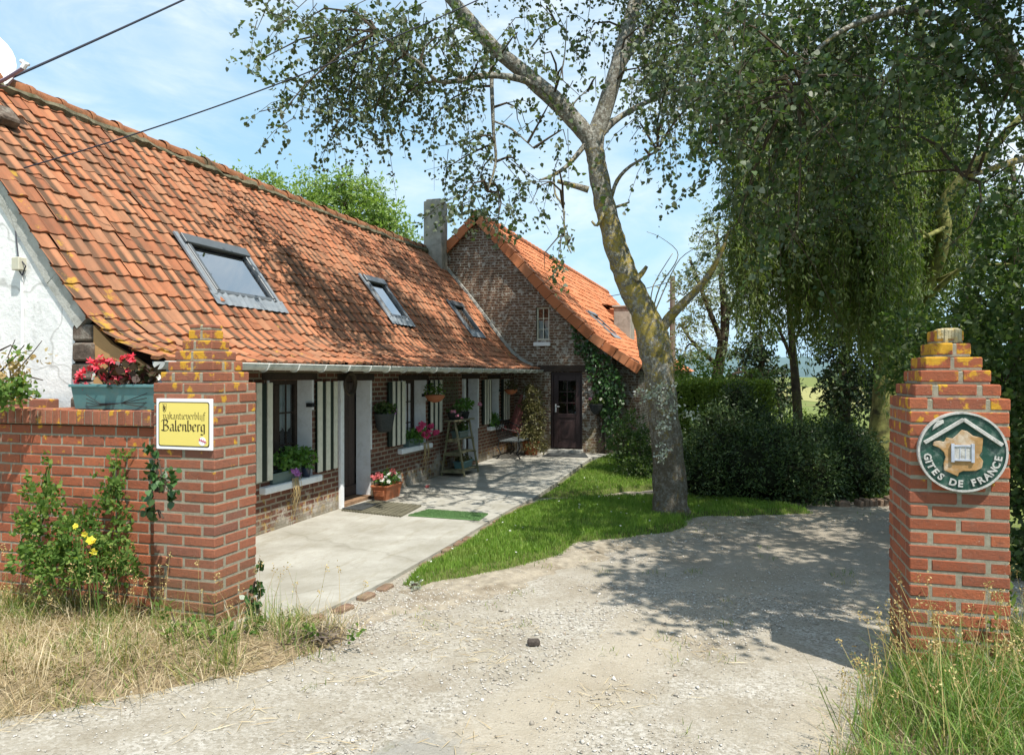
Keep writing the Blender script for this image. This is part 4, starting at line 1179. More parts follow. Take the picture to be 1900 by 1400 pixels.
mb = MB(); mb.box(x0 - .02, x1 + .02, YG - .28, YG + .1, .0, .105); mb.build('door_step', CEMENT, cot, bevel=.012)
sk = [(x, z) for x, z in CP]
skylight(20.2, 21.2, -3.5, -4.15, cot, 'narrow skylight on the bright roof', pf=sk)
skylight(26.5, 27.5, -2.75, -3.2, cot, 'low skylight half hidden by the trunk', pf=sk)
mb = MB(); y_, z_ = onX(1162, 572, -3.7); mb.box(-4.05, -3.5, y_ - .4, y_ + .5, 2.2, z_); mb.box(-4.1, -3.45, y_ - .45, y_ + .55, z_, z_ + .07); mb.build('chimney', PLASTER, cot, bevel=.02)
mb = MB(); mb.box(-4.75, -3.87, 26.0, 27.6, 3.0, 4.08); mb.build('dormer_wall', ROOF2, cot)
tiles('dormer_tiles', [(-3.75, 4.05), (-4.3, 4.17), (-4.85, 4.28)], 25.9, 27.7, .225, .31, ROOF2, cot, seed=9)


# ------------------------------------------------------------------ gate pillars and wall
def brick_row(mb, x0, x1, y0, y1, z0, z1, parity, bl=.245, j=.024, R=random):
    """one course of bricks round a rectangular block"""
    dp = .098
    def run(a, b_, par):
        out = []; cur = a; first = bl * .5 if par else bl
        lens = [first]
        while cur < b_ - .02:
            l = lens[-1]; e = min(cur + l, b_)
            if b_ - e < .075: e = b_
            out.append((cur, e)); cur = e + j; lens.append(bl)
        return out
    jt = lambda s=.0035: R.uniform(-s, s)
    fr = parity % 2
    for (a, b_) in run(x0 if fr == 0 else x0 + dp + j, x1 if fr == 0 else x1 - dp - j, False):
        mb.box(a + jt(), b_ + jt(), y0 + jt(.003), y0 + dp, z0 + jt(.0015), z1 + jt(.0015), 0)
        mb.box(a + jt(), b_ + jt(), y1 - dp, y1 + jt(.003), z0, z1, 0)
    for (a, b_) in run(y0 + dp + j if fr == 0 else y0, y1 - dp - j if fr == 0 else y1, False):
        mb.box(x0 + jt(.003), x0 + dp, a + jt(), b_ + jt(), z0 + jt(.0015), z1 + jt(.0015), 0)
        mb.box(x1 - dp, x1 + jt(.003), a + jt(), b_ + jt(), z0 + jt(.0015), z1 + jt(.0015), 0)


def pillar(name, x0, x1, y0, y1, ztop, ch, tiers, mat, lab, topm=None, bl=.252, jv=.017):
    root = thing(name, ((x0 + x1) / 2, (y0 + y1) / 2, 0), lab, 'gate pillar', 'brick gate pillars')
    mb = MB(); n = int(round((ztop + .02) / ch)); ch = (ztop + .02) / n; R = random.Random(len(lab))
    for k in range(n):
        z0 = -.02 + k * ch; brick_row(mb, x0, x1, y0, y1, z0 + .012, z0 + ch, k, bl=bl, j=jv, R=R)
    mb.box(x0 + .0035, x1 - .0035, y0 + .0035, y1 - .0035, -.02, ztop - .006, 1)
    mb.build('pillar_body', [mat, MORT], root, bevel=.006)
    mb = MB(); z = ztop
    for k, (dx, dy, h) in enumerate(tiers):
        a0, a1, b0, b1 = x0 + dx, x1 - dx, y0 + dy, y1 - dy
        if min(a1 - a0, b1 - b0) > .3: brick_row(mb, a0, a1, b0, b1, z + .012, z + h, k + 1, bl=.2, j=.02, R=R)
        else:
            m_ = a0 + (a1 - a0) * R.uniform(.3, .7); mb.box(a0, m_ - .005, b0, b1, z + .01, z + h, 0); mb.box(m_ + .005, a1, b0 + .003, b1, z + .01, z + h - .003, 0)
        mb.box(a0 + .0035, a1 - .0035, b0 + .0035, b1 - .0035, z - .005, z + h - .004, 1); z += h
    if topm is not None:
        a0, b0 = x0 + tiers[-1][0], y0 + tiers[-1][1]; R2 = random.Random(4)
        for k in range(7):
            xx = a0 + .02 + .018 * k; hh_ = R2.uniform(.05, .085); mb.box(xx - .014, xx + .012, b0 - R2.uniform(.004, .010), b0 + .05, z - hh_, z + R2.uniform(.004, .012), 2)
        mb.box(a0 + .03, x1 - tiers[-1][0] - .02, b0 + .01, y1 - tiers[-1][1] - .03, z - .004, z + .012, 2)
    mb.build('stepped_cap', [BCAPR if topm is not None else BCAPL, MORT] + ([topm] if topm is not None else []), root, bevel=.007)
    return root


LIMEM = plain('lime_mortar_cap', (.46, .40, .26), .95, .1, .25, 22, dirt=((.5, .3, .03), 16, .8), bmp=1.0)
LX0, LX1, LY0, LY1 = -4.025, -3.50, 4.336, 4.80
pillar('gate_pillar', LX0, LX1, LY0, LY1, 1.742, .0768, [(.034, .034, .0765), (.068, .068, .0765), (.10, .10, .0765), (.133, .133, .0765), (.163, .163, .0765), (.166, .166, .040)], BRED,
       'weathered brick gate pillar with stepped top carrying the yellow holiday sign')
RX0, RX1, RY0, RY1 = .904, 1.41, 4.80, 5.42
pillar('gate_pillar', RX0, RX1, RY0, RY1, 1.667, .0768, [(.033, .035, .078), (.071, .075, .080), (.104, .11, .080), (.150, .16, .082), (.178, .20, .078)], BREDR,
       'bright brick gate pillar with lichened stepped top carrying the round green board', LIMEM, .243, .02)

gwall = thing('garden_wall', (-6, 4.5, 0), 'low brick garden wall with brick on edge coping left of the yellow sign pillar', 'wall')
mb = MB(); R = random.Random(3); wx0, wx1, wy = -8.2, LX0 - .003, 4.42
ch = .0775; n = 18
for k in range(n):
    z0 = .02 + k * ch; x = wx1 - (0 if k % 2 else .105)
    if k % 2 == 0: mb.box(wx1 - .1, wx1, wy, wy + .09, z0 + .011, z0 + ch, 0)
    while x > wx0:
        a = x - .205; mb.box(a + R.uniform(-.002, .002), x - .012, wy + R.uniform(-.003, .003), wy + .1, z0 + .013 + R.uniform(-.0015, .0015), z0 + ch, 0); x = a
mb.box(wx0, wx1 - .004, wy + .0045, wy + .3, -.05, .02 + n * ch, 1)
mb.build('brickwork', [BREDR, MORT], gwall, bevel=.004)
mb = MB(); zc = .02 + n * ch; x = wx1
while x > wx0:
    t = R.uniform(.062, .068); mb.box(x - t, x, wy - .035 + R.uniform(-.004, .004), wy + .27, zc + .012, zc + .122 + R.uniform(-.004, .004), 0); x -= t + .011
mb.box(wx0, wx1 - .004, wy - .025, wy + .27, zc + .008, zc + .113, 1)
mb.build('coping', [BRED, MORT], gwall, bevel=.006)
mb = MB(); x = -5.42
while x > wx0:
    mb.box(x - .2, x - .01, wy + .28, wy + .40, zc + .11, zc + .185, 0); x -= .21
mb.box(wx0, -5.44, wy + .285, wy + .40, zc - .1, zc + .176, 1); mb.build('rear_coping', [BRED, MORT], gwall, bevel=.006)

# yellow sign with broad-pen lettering
GL = {
 'v': ([[(0, 1), (.12, .95), (.16, .15), (.32, 0), (.5, .2), (.52, .8), (.36, 1)]], .66), 'a': ([[(.06, .86), (.3, 1), (.44, .85), (.44, .1), (.58, 0)], [(.44, .6), (.1, .42), (.06, .12), (.22, 0), (.44, .2)]], .68),
 'k': ([[(.08, 1.6), (.08, 0)], [(.08, .6), (.3, 1), (.46, .9), (.3, .6), (.1, .55)], [(.28, .55), (.42, .1), (.58, 0)]], .66), 'n': ([[(0, .9), (.1, 1), (.1, .05)], [(.1, .8), (.32, 1), (.44, .85), (.44, .1), (.56, 0)]], .66),
 't': ([[(.14, 1.3), (.14, .12), (.28, 0), (.38, .08)], [(0, 1), (.34, 1)]], .46), 'i': ([[(0, .9), (.12, 1), (.12, .12), (.24, 0)], [(.09, 1.32), (.16, 1.38)]], .36),
 'e': ([[(.06, .5), (.44, .72), (.4, .95), (.24, 1), (.06, .8), (.06, .2), (.22, 0), (.46, .16)]], .58), 'r': ([[(0, .9), (.12, 1), (.12, 0)], [(.12, .8), (.28, 1), (.4, .92)]], .48),
 'b': ([[(.08, 1.6), (.08, .12), (.24, 0), (.46, .2), (.46, .8), (.3, 1), (.08, .8)]], .64), 'l': ([[(.08, 1.6), (.08, .12), (.22, 0)]], .34),
 'j': ([[(0, .9), (.14, 1), (.14, -.35), (-.02, -.48)], [(.11, 1.32), (.18, 1.38)]], .38), 'f': ([[(.42, 1.5), (.26, 1.62), (.14, 1.4), (.14, -.3)], [(0, 1), (.36, 1)]], .44),
 'g': ([[(.44, .95), (.24, 1), (.06, .8), (.06, .2), (.22, 0), (.44, .2)], [(.44, 1), (.44, -.35), (.24, -.5), (.02, -.36)]], .66),
 'B': ([[(-.12, 1.35), (.05, 1.6), (.5, 1.62), (.72, 1.4), (.6, 1.0), (.3, .86)], [(.2, 1.55), (.2, .1)], [(.3, .86), (.68, .75), (.84, .4), (.66, .06), (.3, 0), (-.1, .12)]], .98)}


def pen(mb, text, xw0, zw, size, width, Yf, nib=.09, mi=0):
    tot = sum(GL[c_][1] for c_ in text); sx = width / tot; cx = xw0; nb = (math.cos(.7) * nib, math.sin(.7) * nib)
    for c_ in text:
        st, adv = GL[c_]
        for pl in st:
            for p, q in zip(pl, pl[1:]):
                d = math.hypot(q[0] - p[0], q[1] - p[1]) or 1
                pts = [(p[0] - nb[0], p[1] - nb[1]), (p[0] + nb[0], p[1] + nb[1]), (q[0] + nb[0], q[1] + nb[1]), (q[0] - nb[0], q[1] - nb[1])]
                mb.quad([(cx + a_ * sx, Yf, zw + b2 * size) for a_, b2 in pts], mi)
        cx += adv * sx


sgn = thing('house_sign', (-3.78, LY0 - .02, 1.44), 'square yellow house sign with white border on the left gate pillar', 'sign')
sx0, szt = onY(289.5, 739, LY0 - .02); sx1, szb = onY(393, 836, LY0 - .02); yf = LY0 - .018
mb = MB(); mb.box(sx0, sx1, yf, LY0 - .002, szb, szt); mb.build('plate', SIGNW, sgn, bevel=.003)


def rrect(x0, x1, z0, z1, r, n=6):
    out = []
    for cx, cz, a0 in ((x1 - r, z1 - r, 0), (x0 + r, z1 - r, 90), (x0 + r, z0 + r, 180), (x1 - r, z0 + r, 270)):
        for k in range(n + 1):
            a = math.radians(a0 + 90 * k / n); out.append((cx + r * math.cos(a), cz + r * math.sin(a)))
    return out


w_ = sx1 - sx0; h_ = szt - szb; mg = w_ * .045
mb = MB()
mb.prism(rrect(sx0 + mg, sx1 - mg, szb + mg, szt - mg, .018), lambda a_, b2, t: (a_, t, b2), yf - .0012, yf + .001, 0)
mb.prism(rrect(sx0 + mg * 1.35, sx1 - mg * 1.35, szb + mg * 1.35, szt - mg * 1.35, .015), lambda a_, b2, t: (a_, t, b2), yf - .0024, yf, 1)
mb.build('yellow_panel', [SIGNK, SIGNY], sgn)
mb = MB(); pen(mb, 'vakantieverblijf', sx0 + w_ * .13, szb + h_ * .60, h_ * .088, w_ * .76, yf - .0034, .074); pen(mb, 'Balenberg', sx0 + w_ * .115, szb + h_ * .365, h_ * .135, w_ * .785, yf - .0034, .105)
mb.build('lettering', SIGNK, sgn, recalc=False)
mb = MB(); ex, ez = sx0 + w_ * .155, szb + h_ * .81; e = h_ * .085
sh = [(-.75, 1), (.75, 1), (.78, .1), (.5, -.6), (0, -1), (-.5, -.6), (-.78, .1)]
mb.prism([(ex + a_ * e * .8, ez + b2 * e) for a_, b2 in sh], lambda a_, b2, t: (a_, t, b2), yf - .0034, yf - .002, 1)
mb.prism([(ex + a_ * e * .72, ez + b2 * e * .92) for a_, b2 in sh], lambda a_, b2, t: (a_, t, b2), yf - .0042, yf - .003, 0)
for pl, wd_ in (([(-.35, .7), (-.05, .55), (.05, .1), (-.1, -.3), (-.35, -.6)], .16), ([(.05, .1), (.3, -.25), (.25, -.6)], .13), ([(-.05, .35), (-.45, .3)], .1), ([(.0, .15), (-.45, -.05)], .1), ([(.2, -.1), (.45, .2), (.3, .6)], .08)):
    for p, q in zip(pl, pl[1:]):
        dx_, dz_ = q[0] - p[0], q[1] - p[1]; d = math.hypot(dx_, dz_); nx_, nz_ = -dz_ / d * wd_, dx_ / d * wd_
        mb.quad([(ex + (p[0] - nx_) * e * .8, yf - .005, ez + (p[1] - nz_) * e), (ex + (p[0] + nx_) * e * .8, yf - .005, ez + (p[1] + nz_) * e), (ex + (q[0] + nx_) * e * .8, yf - .005, ez + (q[1] + nz_) * e), (ex + (q[0] - nx_) * e * .8, yf - .005, ez + (q[1] - nz_) * e)], 1)
mb.build('lion_shield', [SIGNY, SIGNK], sgn, recalc=False)
mb = MB(); ex, ez = sx0 + w_ * .835, szb + h_ * .175; e = h_ * .085
mb.prism([(ex + e * math.cos(k * .393), ez + e * math.sin(k * .393)) for k in range(16)], lambda a_, b2, t: (a_, t, b2), yf - .0034, yf - .002, 0)
for k in range(4):
    x = ex - e * .75 + k * e * .5; z = ez + e * .35 - k * e * .16
    mb.quad([(x - e * .1, yf - .0045, z - e * .45), (x + e * .16, yf - .0045, z), (x + e * .1, yf - .0045, z + e * .45), (x - e * .16, yf - .0045, z)], 1)
    mb.quad([(x + e * .08, yf - .0047, z - e * .1), (x + e * .45, yf - .0047, z - e * .2), (x + e * .45, yf - .0047, z - e * .02), (x + e * .08, yf - .0047, z + e * .05)], 1)
mb.build('round_emblem', [SIGNW, SIGNR], sgn, recalc=False)
mb = MB()
for a_, b2 in ((.02, .97), (.98, .97), (.02, .03), (.98, .03)): mb.lathe([(.003, 0), (.003, .002)], (0, 0, 0), 8)
mb.v = mb.v[:0]; mb.f = []; mb.m = []

# round carved board on the right pillar
CX, CZ = onY(1785, 838, RY0 - .03); RR = .2245; yb = RY0 - .036
brd = thing('round_sign', (CX, yb, CZ), 'round green carved wooden board with a white roof outline on the right gate pillar', 'sign')
circ = lambda r, n=56: [(CX + r * math.cos(2 * math.pi * k / n), CZ + r * math.sin(2 * math.pi * k / n)) for k in range(n)]
fn = lambda a_, b2, t: (a_, t, b2)
mb = MB(); mb.prism(circ(RR - .004), fn, yb, RY0 - .004); mb.build('board', BOARDG, brd)
mb = MB(); n = 56
for k in range(n):
    a0, a1 = 2 * math.pi * k / n, 2 * math.pi * (k + 1) / n
    P_ = lambda r, a, y: (CX + r * math.cos(a), y, CZ + r * math.sin(a))
    r0, r1, y0_ = RR - .011, RR, yb - .006
    mb.quad([P_(r0, a0, y0_), P_(r1, a0, y0_), P_(r1, a1, y0_), P_(r0, a1, y0_)]); mb.quad([P_(r1, a0, y0_), P_(r1, a0, RY0 - .003), P_(r1, a1, RY0 - .003), P_(r1, a1, y0_)]); mb.quad([P_(r0, a0, y0_), P_(r0, a1, y0_), P_(r0, a1, yb + .002), P_(r0, a0, yb + .002)])
mb.build('rim', BOARDW, brd)
px = lambda u, v: ((u - 750) / 266 * RR + CX, -(v - 857) / 232 * RR + CZ)     # drawing grid of the carved board
fr_poly = [px(*q) for q in [(745, 728), (775, 735), (812, 762), (870, 772), (866, 812), (862, 850), (846, 875), (870, 905), (862, 945), (830, 962), (790, 965), (752, 966), (728, 978), (722, 998), (690, 985), (640, 965), (638, 925), (650, 890), (640, 860), (612, 835), (574, 822), (578, 800), (610, 795), (640, 800), (655, 775), (690, 780), (715, 760)]]
mb = MB(); mb.prism(fr_poly, fn, yb - .008, yb + .002); mb.build('map_relief', BOARDO, brd, bevel=.002)
mb = MB()
for (p, q) in (((522, 808), (755, 668)), ((755, 668), (980, 812))):
    a = px(*p); b_ = px(*q); mb.beam((a[0], yb - .008, a[1]), (b_[0], yb - .008, b_[1]), .016, .02, up=(0, 0, 1))
mb.prism([px(*q) for q in [(570, 735), (640, 690), (636, 670), (600, 680), (575, 715)]], fn, yb - .007, yb + .002)
mb.build('roof_outline', BOARDW, brd, bevel=.002)
mb = MB()
for u in (690, 808):
    a = px(u - 9, 915); b_ = px(u + 9, 808); mb.box(a[0], b_[0], yb - .019, yb - .004, a[1], b_[1], 1)
a = px(700, 902); b_ = px(800, 820); mb.box(a[0], b_[0], yb - .0125, yb - .004, a[1], b_[1], 0)
for z in (820, 902): a = px(684, z + 5); b_ = px(816, z - 5); mb.box(a[0], b_[0], yb - .0165, yb - .006, a[1], b_[1], 1)
for u in (733, 766): a = px(u - 2, 900); b_ = px(u + 2, 822); mb.box(a[0], b_[0], yb - .0145, yb - .006, a[1], b_[1], 1)
mb.build('window_relief', [BOARDW, BOARDB], brd)
mb = MB(); words = "GITES DE FRANCE"; r = RR * .80; a0, a1 = math.radians(184), math.radians(356)
adv = {'I': .45, ' ': .75}
tot = sum(adv.get(c_, 1) for c_ in words); cur = 0
for c_ in words:
    wv = adv.get(c_, 1); t = (cur + wv / 2) / tot; cur += wv
    if c_ == ' ': continue
    cu = bpy.data.curves.new('letter', 'FONT'); cu.body = c_; cu.size = .052; cu.align_x = 'CENTER'; cu.align_y = 'CENTER'; cu.extrude = .004; cu.offset = .0018
    to = bpy.data.objects.new('letter', cu); COL.objects.link(to); bpy.context.view_layer.update()
    me = bpy.data.meshes.new_from_object(to.evaluated_get(bpy.context.evaluated_depsgraph_get()))
    a = a0 + (a1 - a0) * t; ra = a + math.pi / 2
    b = len(mb.v)
    for v_ in me.vertices:
        x, y, z = v_.co; x2 = x * math.cos(ra) - y * math.sin(ra); y2 = x * math.sin(ra) + y * math.cos(ra)
        mb.v.append((CX + r * math.cos(a) + x2, yb - .003 - z, CZ + r * math.sin(a) + y2))
    for p_ in me.polygons: mb.f.append(tuple(b + i for i in p_.vertices)); mb.m.append(0)
    bpy.data.objects.remove(to); bpy.data.curves.remove(cu); bpy.data.meshes.remove(me)
mb.build('lettering', BOARDW, brd)


# ------------------------------------------------------------------ vegetation
def limb(mb, pts, d0, n=10, wob=.05, sub=3):
    """pts (u,v,width_px[,depth]) -> smoothed tapered tube"""
    P = [W(p[0], p[1], p[3] if len(p) > 3 else d0) for p in pts]; Rr = [p[2] * .5 / F * (p[3] if len(p) > 3 else d0) for p in pts]
    out = []; rr = []
    for i in range(len(P) - 1):
        p0, p1, p2, p3 = P[max(i - 1, 0)], P[i], P[i + 1], P[min(i + 2, len(P) - 1)]
        for k in range(sub):
            t = k / sub
            out.append(.5 * ((2 * p1) + (p2 - p0) * t + (2 * p0 - 5 * p1 + 4 * p2 - p3) * t * t + (3 * p1 - p0 - 3 * p2 + p3) * t ** 3)); rr.append(Rr[i] * (1 - t) + Rr[i + 1] * t)
    out.append(P[-1]); rr.append(Rr[-1])
    mb.tube(out, rr, n, wob=wob); return out


def crown(parent, clumps, mat, leaf, dens, ln, droop=.3, lw=.7, twig_to=None, branches=None, name='crown', out=.6, spread=.09, n_lf=14, twr=.012, DM=1.0):
    """clumps (u,v,ru,rv,d,rd[,density])"""
    parts = []; tw = MB()
    for c_ in clumps:
        u, v, ru, rv, d, rd = c_[:6]; k = c_[6] if len(c_) > 6 else 1.0
        C = W(u, v, d); A_ = axes(ru * d / F, rv * d / F, rd)
        area = math.pi * ru * rv * (d / F) ** 2
        nt = max(2, int(DM * dens * k * area / (leaf * leaf * lw * .6) / n_lf))
        parts.append(sprays(C, A_, nt, n_lf, ln, leaf, droop, lw, out, spread, tw if branches is not None else None))
        if twig_to:
            best = min(twig_to, key=lambda q: (q - C).length + (0.8 if q.z > C.z + 1.5 else 0))
            m_ = (best + C) * .5 + Vector((random.uniform(-.15, .15), random.uniform(-.15, .15), random.uniform(.05, .3)))
            tw.tube([best, best.lerp(m_, .6), m_.lerp(C, .4), C, C + Vector((random.uniform(-.2, .2), 0, -.2))], [twr * 1.5, twr * 1.1, twr * .8, twr * .5, .003], 5, cap=False)
    V, Fq = merge(parts); o = np_obj(name, V, Fq, mat, parent)
    if branches is not None and tw.v: tw.build(branches, TWIG, parent, recalc=False)
    return o


# leaning poplar on the lawn
pop = thing('poplar_tree', (-.89, 9.61, 0), 'leaning poplar with yellow lichen on a forked trunk, standing on the lawn', 'tree')
mb = MB(); J = []
limb(mb, [(1247, 990, 112), (1246, 968, 84), (1243, 930, 65), (1240, 850, 58), (1230, 760, 56), (1222, 690, 56), (1213, 635, 60), (1197, 585, 50), (1170, 530, 45), (1150, 480, 42), (1132, 420, 40), (1118, 360, 37), (1108, 310, 34), (1103, 275, 34), (1100, 258, 30)], 9.44, 16, .085, 5)
J += limb(mb, [(1104, 290, 30), (1094, 258, 34), (1075, 234, 33), (1040, 195, 33), (1000, 160, 32), (960, 125, 27, 9.4), (920, 92, 26, 9.3), (870, 38, 25, 9.2), (830, -10, 22, 9.1), (770, -80, 18, 9.0), (690, -160, 12, 9.0), (600, -200, 7, 9)], 9.44, 12)
J += limb(mb, [(1104, 290, 30), (1106, 250, 33), (1118, 215, 31), (1135, 160, 30), (1150, 110, 29), (1164, 55, 27, 9.6), (1180, 0, 24, 9.8), (1200, -80, 20, 10), (1230, -200, 12, 10.4), (1240, -300, 6, 10.6)], 9.44, 12)
J += limb(mb, [(1140, 150, 14), (1165, 100, 18, 9.6), (1195, 62, 17, 9.8), (1240, 0, 14, 10.2), (1310, -90, 9, 10.8)], 9.5, 8)
J += limb(mb, [(1222, 622, 18), (1240, 592, 20), (1265, 565, 17, 9.3), (1295, 535, 14, 9.2), (1322, 500, 11, 9.1), (1345, 452, 6, 9.0), (1352, 420, 3, 9)], 9.4, 8)
J += limb(mb, [(1005, 165, 12), (965, 147, 13, 9.3), (905, 140, 12, 9.1), (850, 150, 10, 8.9), (810, 150, 8, 8.8), (780, 118, 6, 8.7), (700, 60, 4, 8.6)], 9.4, 7)
J += limb(mb, [(915, 90, 9, 9.3), (912, 140, 8, 9.3), (914, 200, 7, 9.2), (916, 250, 6, 9.2), (920, 300, 5, 9.2), (905, 355, 3, 9.1)], 9.3, 6)
J += limb(mb, [(916, 225, 4, 9.2), (950, 240, 4, 9.1), (990, 275, 2, 9)], 9.3, 5)
limb(mb, [(1092, 352, 13), (1060, 343, 10), (1034, 336, 8)], 9.4, 6)
J += limb(mb, [(1086, 268, 10), (1052, 308, 8, 9.2), (1020, 328, 6, 9.1), (1000, 334, 3, 9.1)], 9.4, 6)
J += limb(mb, [(1028, 322, 4, 9.1), (1030, 360, 4, 9.1), (1045, 385, 4, 9), (1048, 440, 3, 9), (1060, 470, 2, 9)], 9.2, 5)
J += limb(mb, [(1112, 256, 12), (1140, 225, 12, 9.5), (1180, 200, 10, 9.6), (1232, 176, 7, 9.8), (1300, 150, 4, 10)], 9.4, 7)
J += limb(mb, [(1135, 365, 7), (1145, 335, 8), (1170, 308, 6, 9.3), (1220, 280, 4, 9.2)], 9.4, 6)
limb(mb, [(1178, 520, 16), (1190, 508, 11), (1200, 494, 7)], 9.3, 6); limb(mb, [(1120, 395, 8), (1108, 418, 6), (1098, 410, 4)], 9.3, 5); limb(mb, [(1140, 385, 6), (1156, 380, 5), (1168, 375, 3)], 9.4, 5)
for a in ([(1210, 580, 3), (1225, 530, 2.5), (1252, 490, 2), (1256, 465, 1.5), (1225, 440, 1), (1200, 430, 1)], [(1212, 585, 3), (1240, 520, 2.2), (1262, 480, 1.6), (1290, 460, 1.2)], [(1208, 575, 2.5), (1212, 530, 2), (1248, 470, 1.4)],
          [(985, 90, 4), (1010, 60, 3), (1040, 40, 2)], [(1030, 170, 4), (1045, 120, 3), (1050, 70, 2), (1052, 30, 1.5)], [(1055, 205, 4), (1075, 180, 3), (1090, 170, 2)]):
    J += limb(mb, a, 9.3, 5)
mb.build('trunk', BARK, pop, smooth=True)
cl = []
for (u, v, ru, rv, k) in [(490, 25, 45, 35, .55), (485, 110, 35, 30, .3), (560, 40, 55, 45, .8), (600, 110, 65, 60, .95), (560, 170, 45, 35, .7), (520, 215, 35, 28, .5), (660, 55, 65, 60, 1), (690, 140, 65, 60, 1), (640, 205, 55, 40, .8), (690, 235, 45, 28, .45),
                          (760, 60, 65, 65, 1), (765, 145, 60, 55, .8), (745, 200, 45, 30, .5), (830, 70, 50, 60, .75), (850, 175, 50, 35, .55), (805, 215, 45, 35, .45), (880, 110, 45, 45, .6), (860, 270, 50, 40, .5), (830, 310, 35, 30, .35), (890, 330, 55, 40, .6),
                          (860, 365, 42, 26, .6), (925, 370, 50, 30, .65), (925, 400, 35, 22, .5), (955, 300, 35, 45, .4), (960, 220, 40, 45, .35), (960, 60, 40, 45, .45), (1010, 100, 30, 50, .35), (1045, 150, 25, 40, .3), (1020, 190, 25, 25, .2), (1030, 320, 35, 35, .25), (1040, 440, 22, 40, .4), (1010, 470, 22, 30, .3),
                          (1045, 240, 28, 22, .2), (1000, 345, 25, 25, .3), (1015, 20, 40, 30, .4),
                          (1095, 60, 30, 60, .6), (1105, 150, 22, 25, .35), (1210, 60, 50, 60, .9), (1250, 20, 60, 50, .9), (1200, 150, 40, 40, .6), (1260, 120, 55, 55, .8), (1190, 230, 32, 35, .5), (1230, 250, 35, 35, .5), (1310, 70, 55, 60, .9), (1300, 180, 45, 50, .7), (1205, 290, 25, 15, .3)]:
    cl.append((u, v, ru, rv, 9.1 + random.uniform(-.8, .8), .55, k))
for _ in range(26): cl.append((random.uniform(820, 1400), random.uniform(-420, -40), 85, 70, random.uniform(8.6, 11.0), .7, .8))
for _ in range(44): cl.append((random.uniform(880, 1330), random.uniform(-330, -45), 60, 50, random.uniform(12.0, 16.5), .9, 1.0))
for (u, v) in [(1180, 40), (1230, 110), (1290, 60), (1340, 130), (1250, 200), (1330, 230), (1200, 150), (1290, 160)]: cl.append((u, v, 45, 42, random.uniform(11.0, 14.5), .9, .8))
crown(pop, cl, L_POP, .056, 2.3, .5, .55, .8, J, 'twigs', spread=.055, n_lf=20)
ps = []
for (u, v, ru, rv, k) in [(1205, 725, 22, 10, .8), (1245, 735, 22, 25, 1), (1235, 765, 20, 30, 1), (1238, 830, 14, 16, .9), (1280, 775, 10, 12, .4), (1215, 720, 14, 10, .8), (1232, 800, 6, 20, .4)]:
    d = 9.08; ps.append(sprays(W(u, v, d), axes(ru * d / F, rv * d / F, .07), int(5 * k) + 2, 12, .12, .032, .2, .75, .6, .04))
V, Fq = merge(ps); np_obj('foliage', V, Fq, L_SILV, pop)

# big-leaved poplar overhanging from the right
pr_ = thing('poplar_tree', tuple(Vector((*onZ(2090, 1010)[:2], 0))), 'large leaved poplar whose branches overhang from the right edge', 'tree')
bx_, by_ = onZ(2090, 1010); db = Vector((bx_, by_, 0)).dot(Vector(FWD))
mb = MB(); J = []
J += limb(mb, [(2090, 1015, 90), (2080, 800, 70), (2040, 500, 60), (1960, 280, 54), (1900, 165, 50), (1868, 110, 44), (1845, 50, 40), (1815, -60, 34), (1770, -220, 24), (1720, -330, 12)], db, 12)
J += limb(mb, [(1868, 110, 26, db), (1800, 60, 18, db - .3), (1700, 20, 14, db - .7), (1600, 40, 11, db - 1), (1520, 90, 8, db - 1.2), (1480, 180, 5, db - 1.3)], db, 8)
J += limb(mb, [(1845, 50, 20, db), (1700, -80, 16, db), (1550, -100, 13, db), (1420, -40, 10, db), (1340, 60, 6, db + .3), (1310, 160, 4, db + .3)], db, 8)
J += limb(mb, [(1502, 40, 12, db + 1), (1492, 120, 10, db + .8), (1482, 190, 7, db + .6), (1440, 290, 5, db + .5)], db, 6)
J += limb(mb, [(1960, 280, 20, db), (1880, 300, 14, db - .5), (1790, 330, 8, db - .8)], db, 6)
J += limb(mb, [(1815, -60, 20, db), (1900, -250, 14, db - 1), (2100, -300, 12, db - 2), (2400, -300, 9, db - 3)], db, 6)
mb.build('trunk', BARK, pr_, smooth=True)
cl = []
for (u, v, ru, rv, k) in [(1340, 30, 60, 60, .9), (1430, 50, 70, 70, 1), (1530, 40, 75, 75, 1), (1630, 40, 75, 70, 1), (1730, 30, 75, 70, .9), (1830, 50, 70, 70, .8), (1890, 130, 40, 70, .7), (1370, 140, 60, 55, .9), (1340, 230, 45, 45, .7), (1320, 300, 30, 38, .55),
                          (1350, 200, 50, 60, .8), (1440, 160, 70, 65, 1), (1540, 150, 75, 65, 1), (1640, 150, 70, 65, .9), (1740, 150, 70, 60, .8), (1450, 235, 50, 35, .7), (1380, 255, 40, 30, .7), (1530, 240, 60, 45, .8), (1620, 240, 60, 45, .8), (1400, 330, 40, 45, .45), (1440, 370, 42, 40, .4), (1500, 330, 50, 45, .5), (1370, 410, 20, 40, .3), (1590, 320, 50, 45, .55),
                          (1800, 180, 60, 60, .7), (1860, 260, 50, 60, .7), (1890, 330, 35, 50, .6), (1870, 390, 45, 50, .7), (1825, 340, 40, 45, .5), (1800, 420, 30, 40, .3), (1885, 470, 30, 50, .7), (1420, 410, 45, 50, .5), (1480, 420, 40, 50, .45), (1550, 390, 50, 50, .5), (1650, 330, 40, 45, .4)]:
    cl.append((u, v, ru, rv, random.uniform(6.0, 9.2), .8, k * .8))
for _ in range(14): cl.append((random.uniform(1760, 2100), random.uniform(-400, -60), 95, 80, random.uniform(6.0, 9.0), .9, .6))
crown(pr_, cl, L_POPR, .056, 4.2, .5, .5, .85, J, 'twigs', spread=.07, n_lf=20)
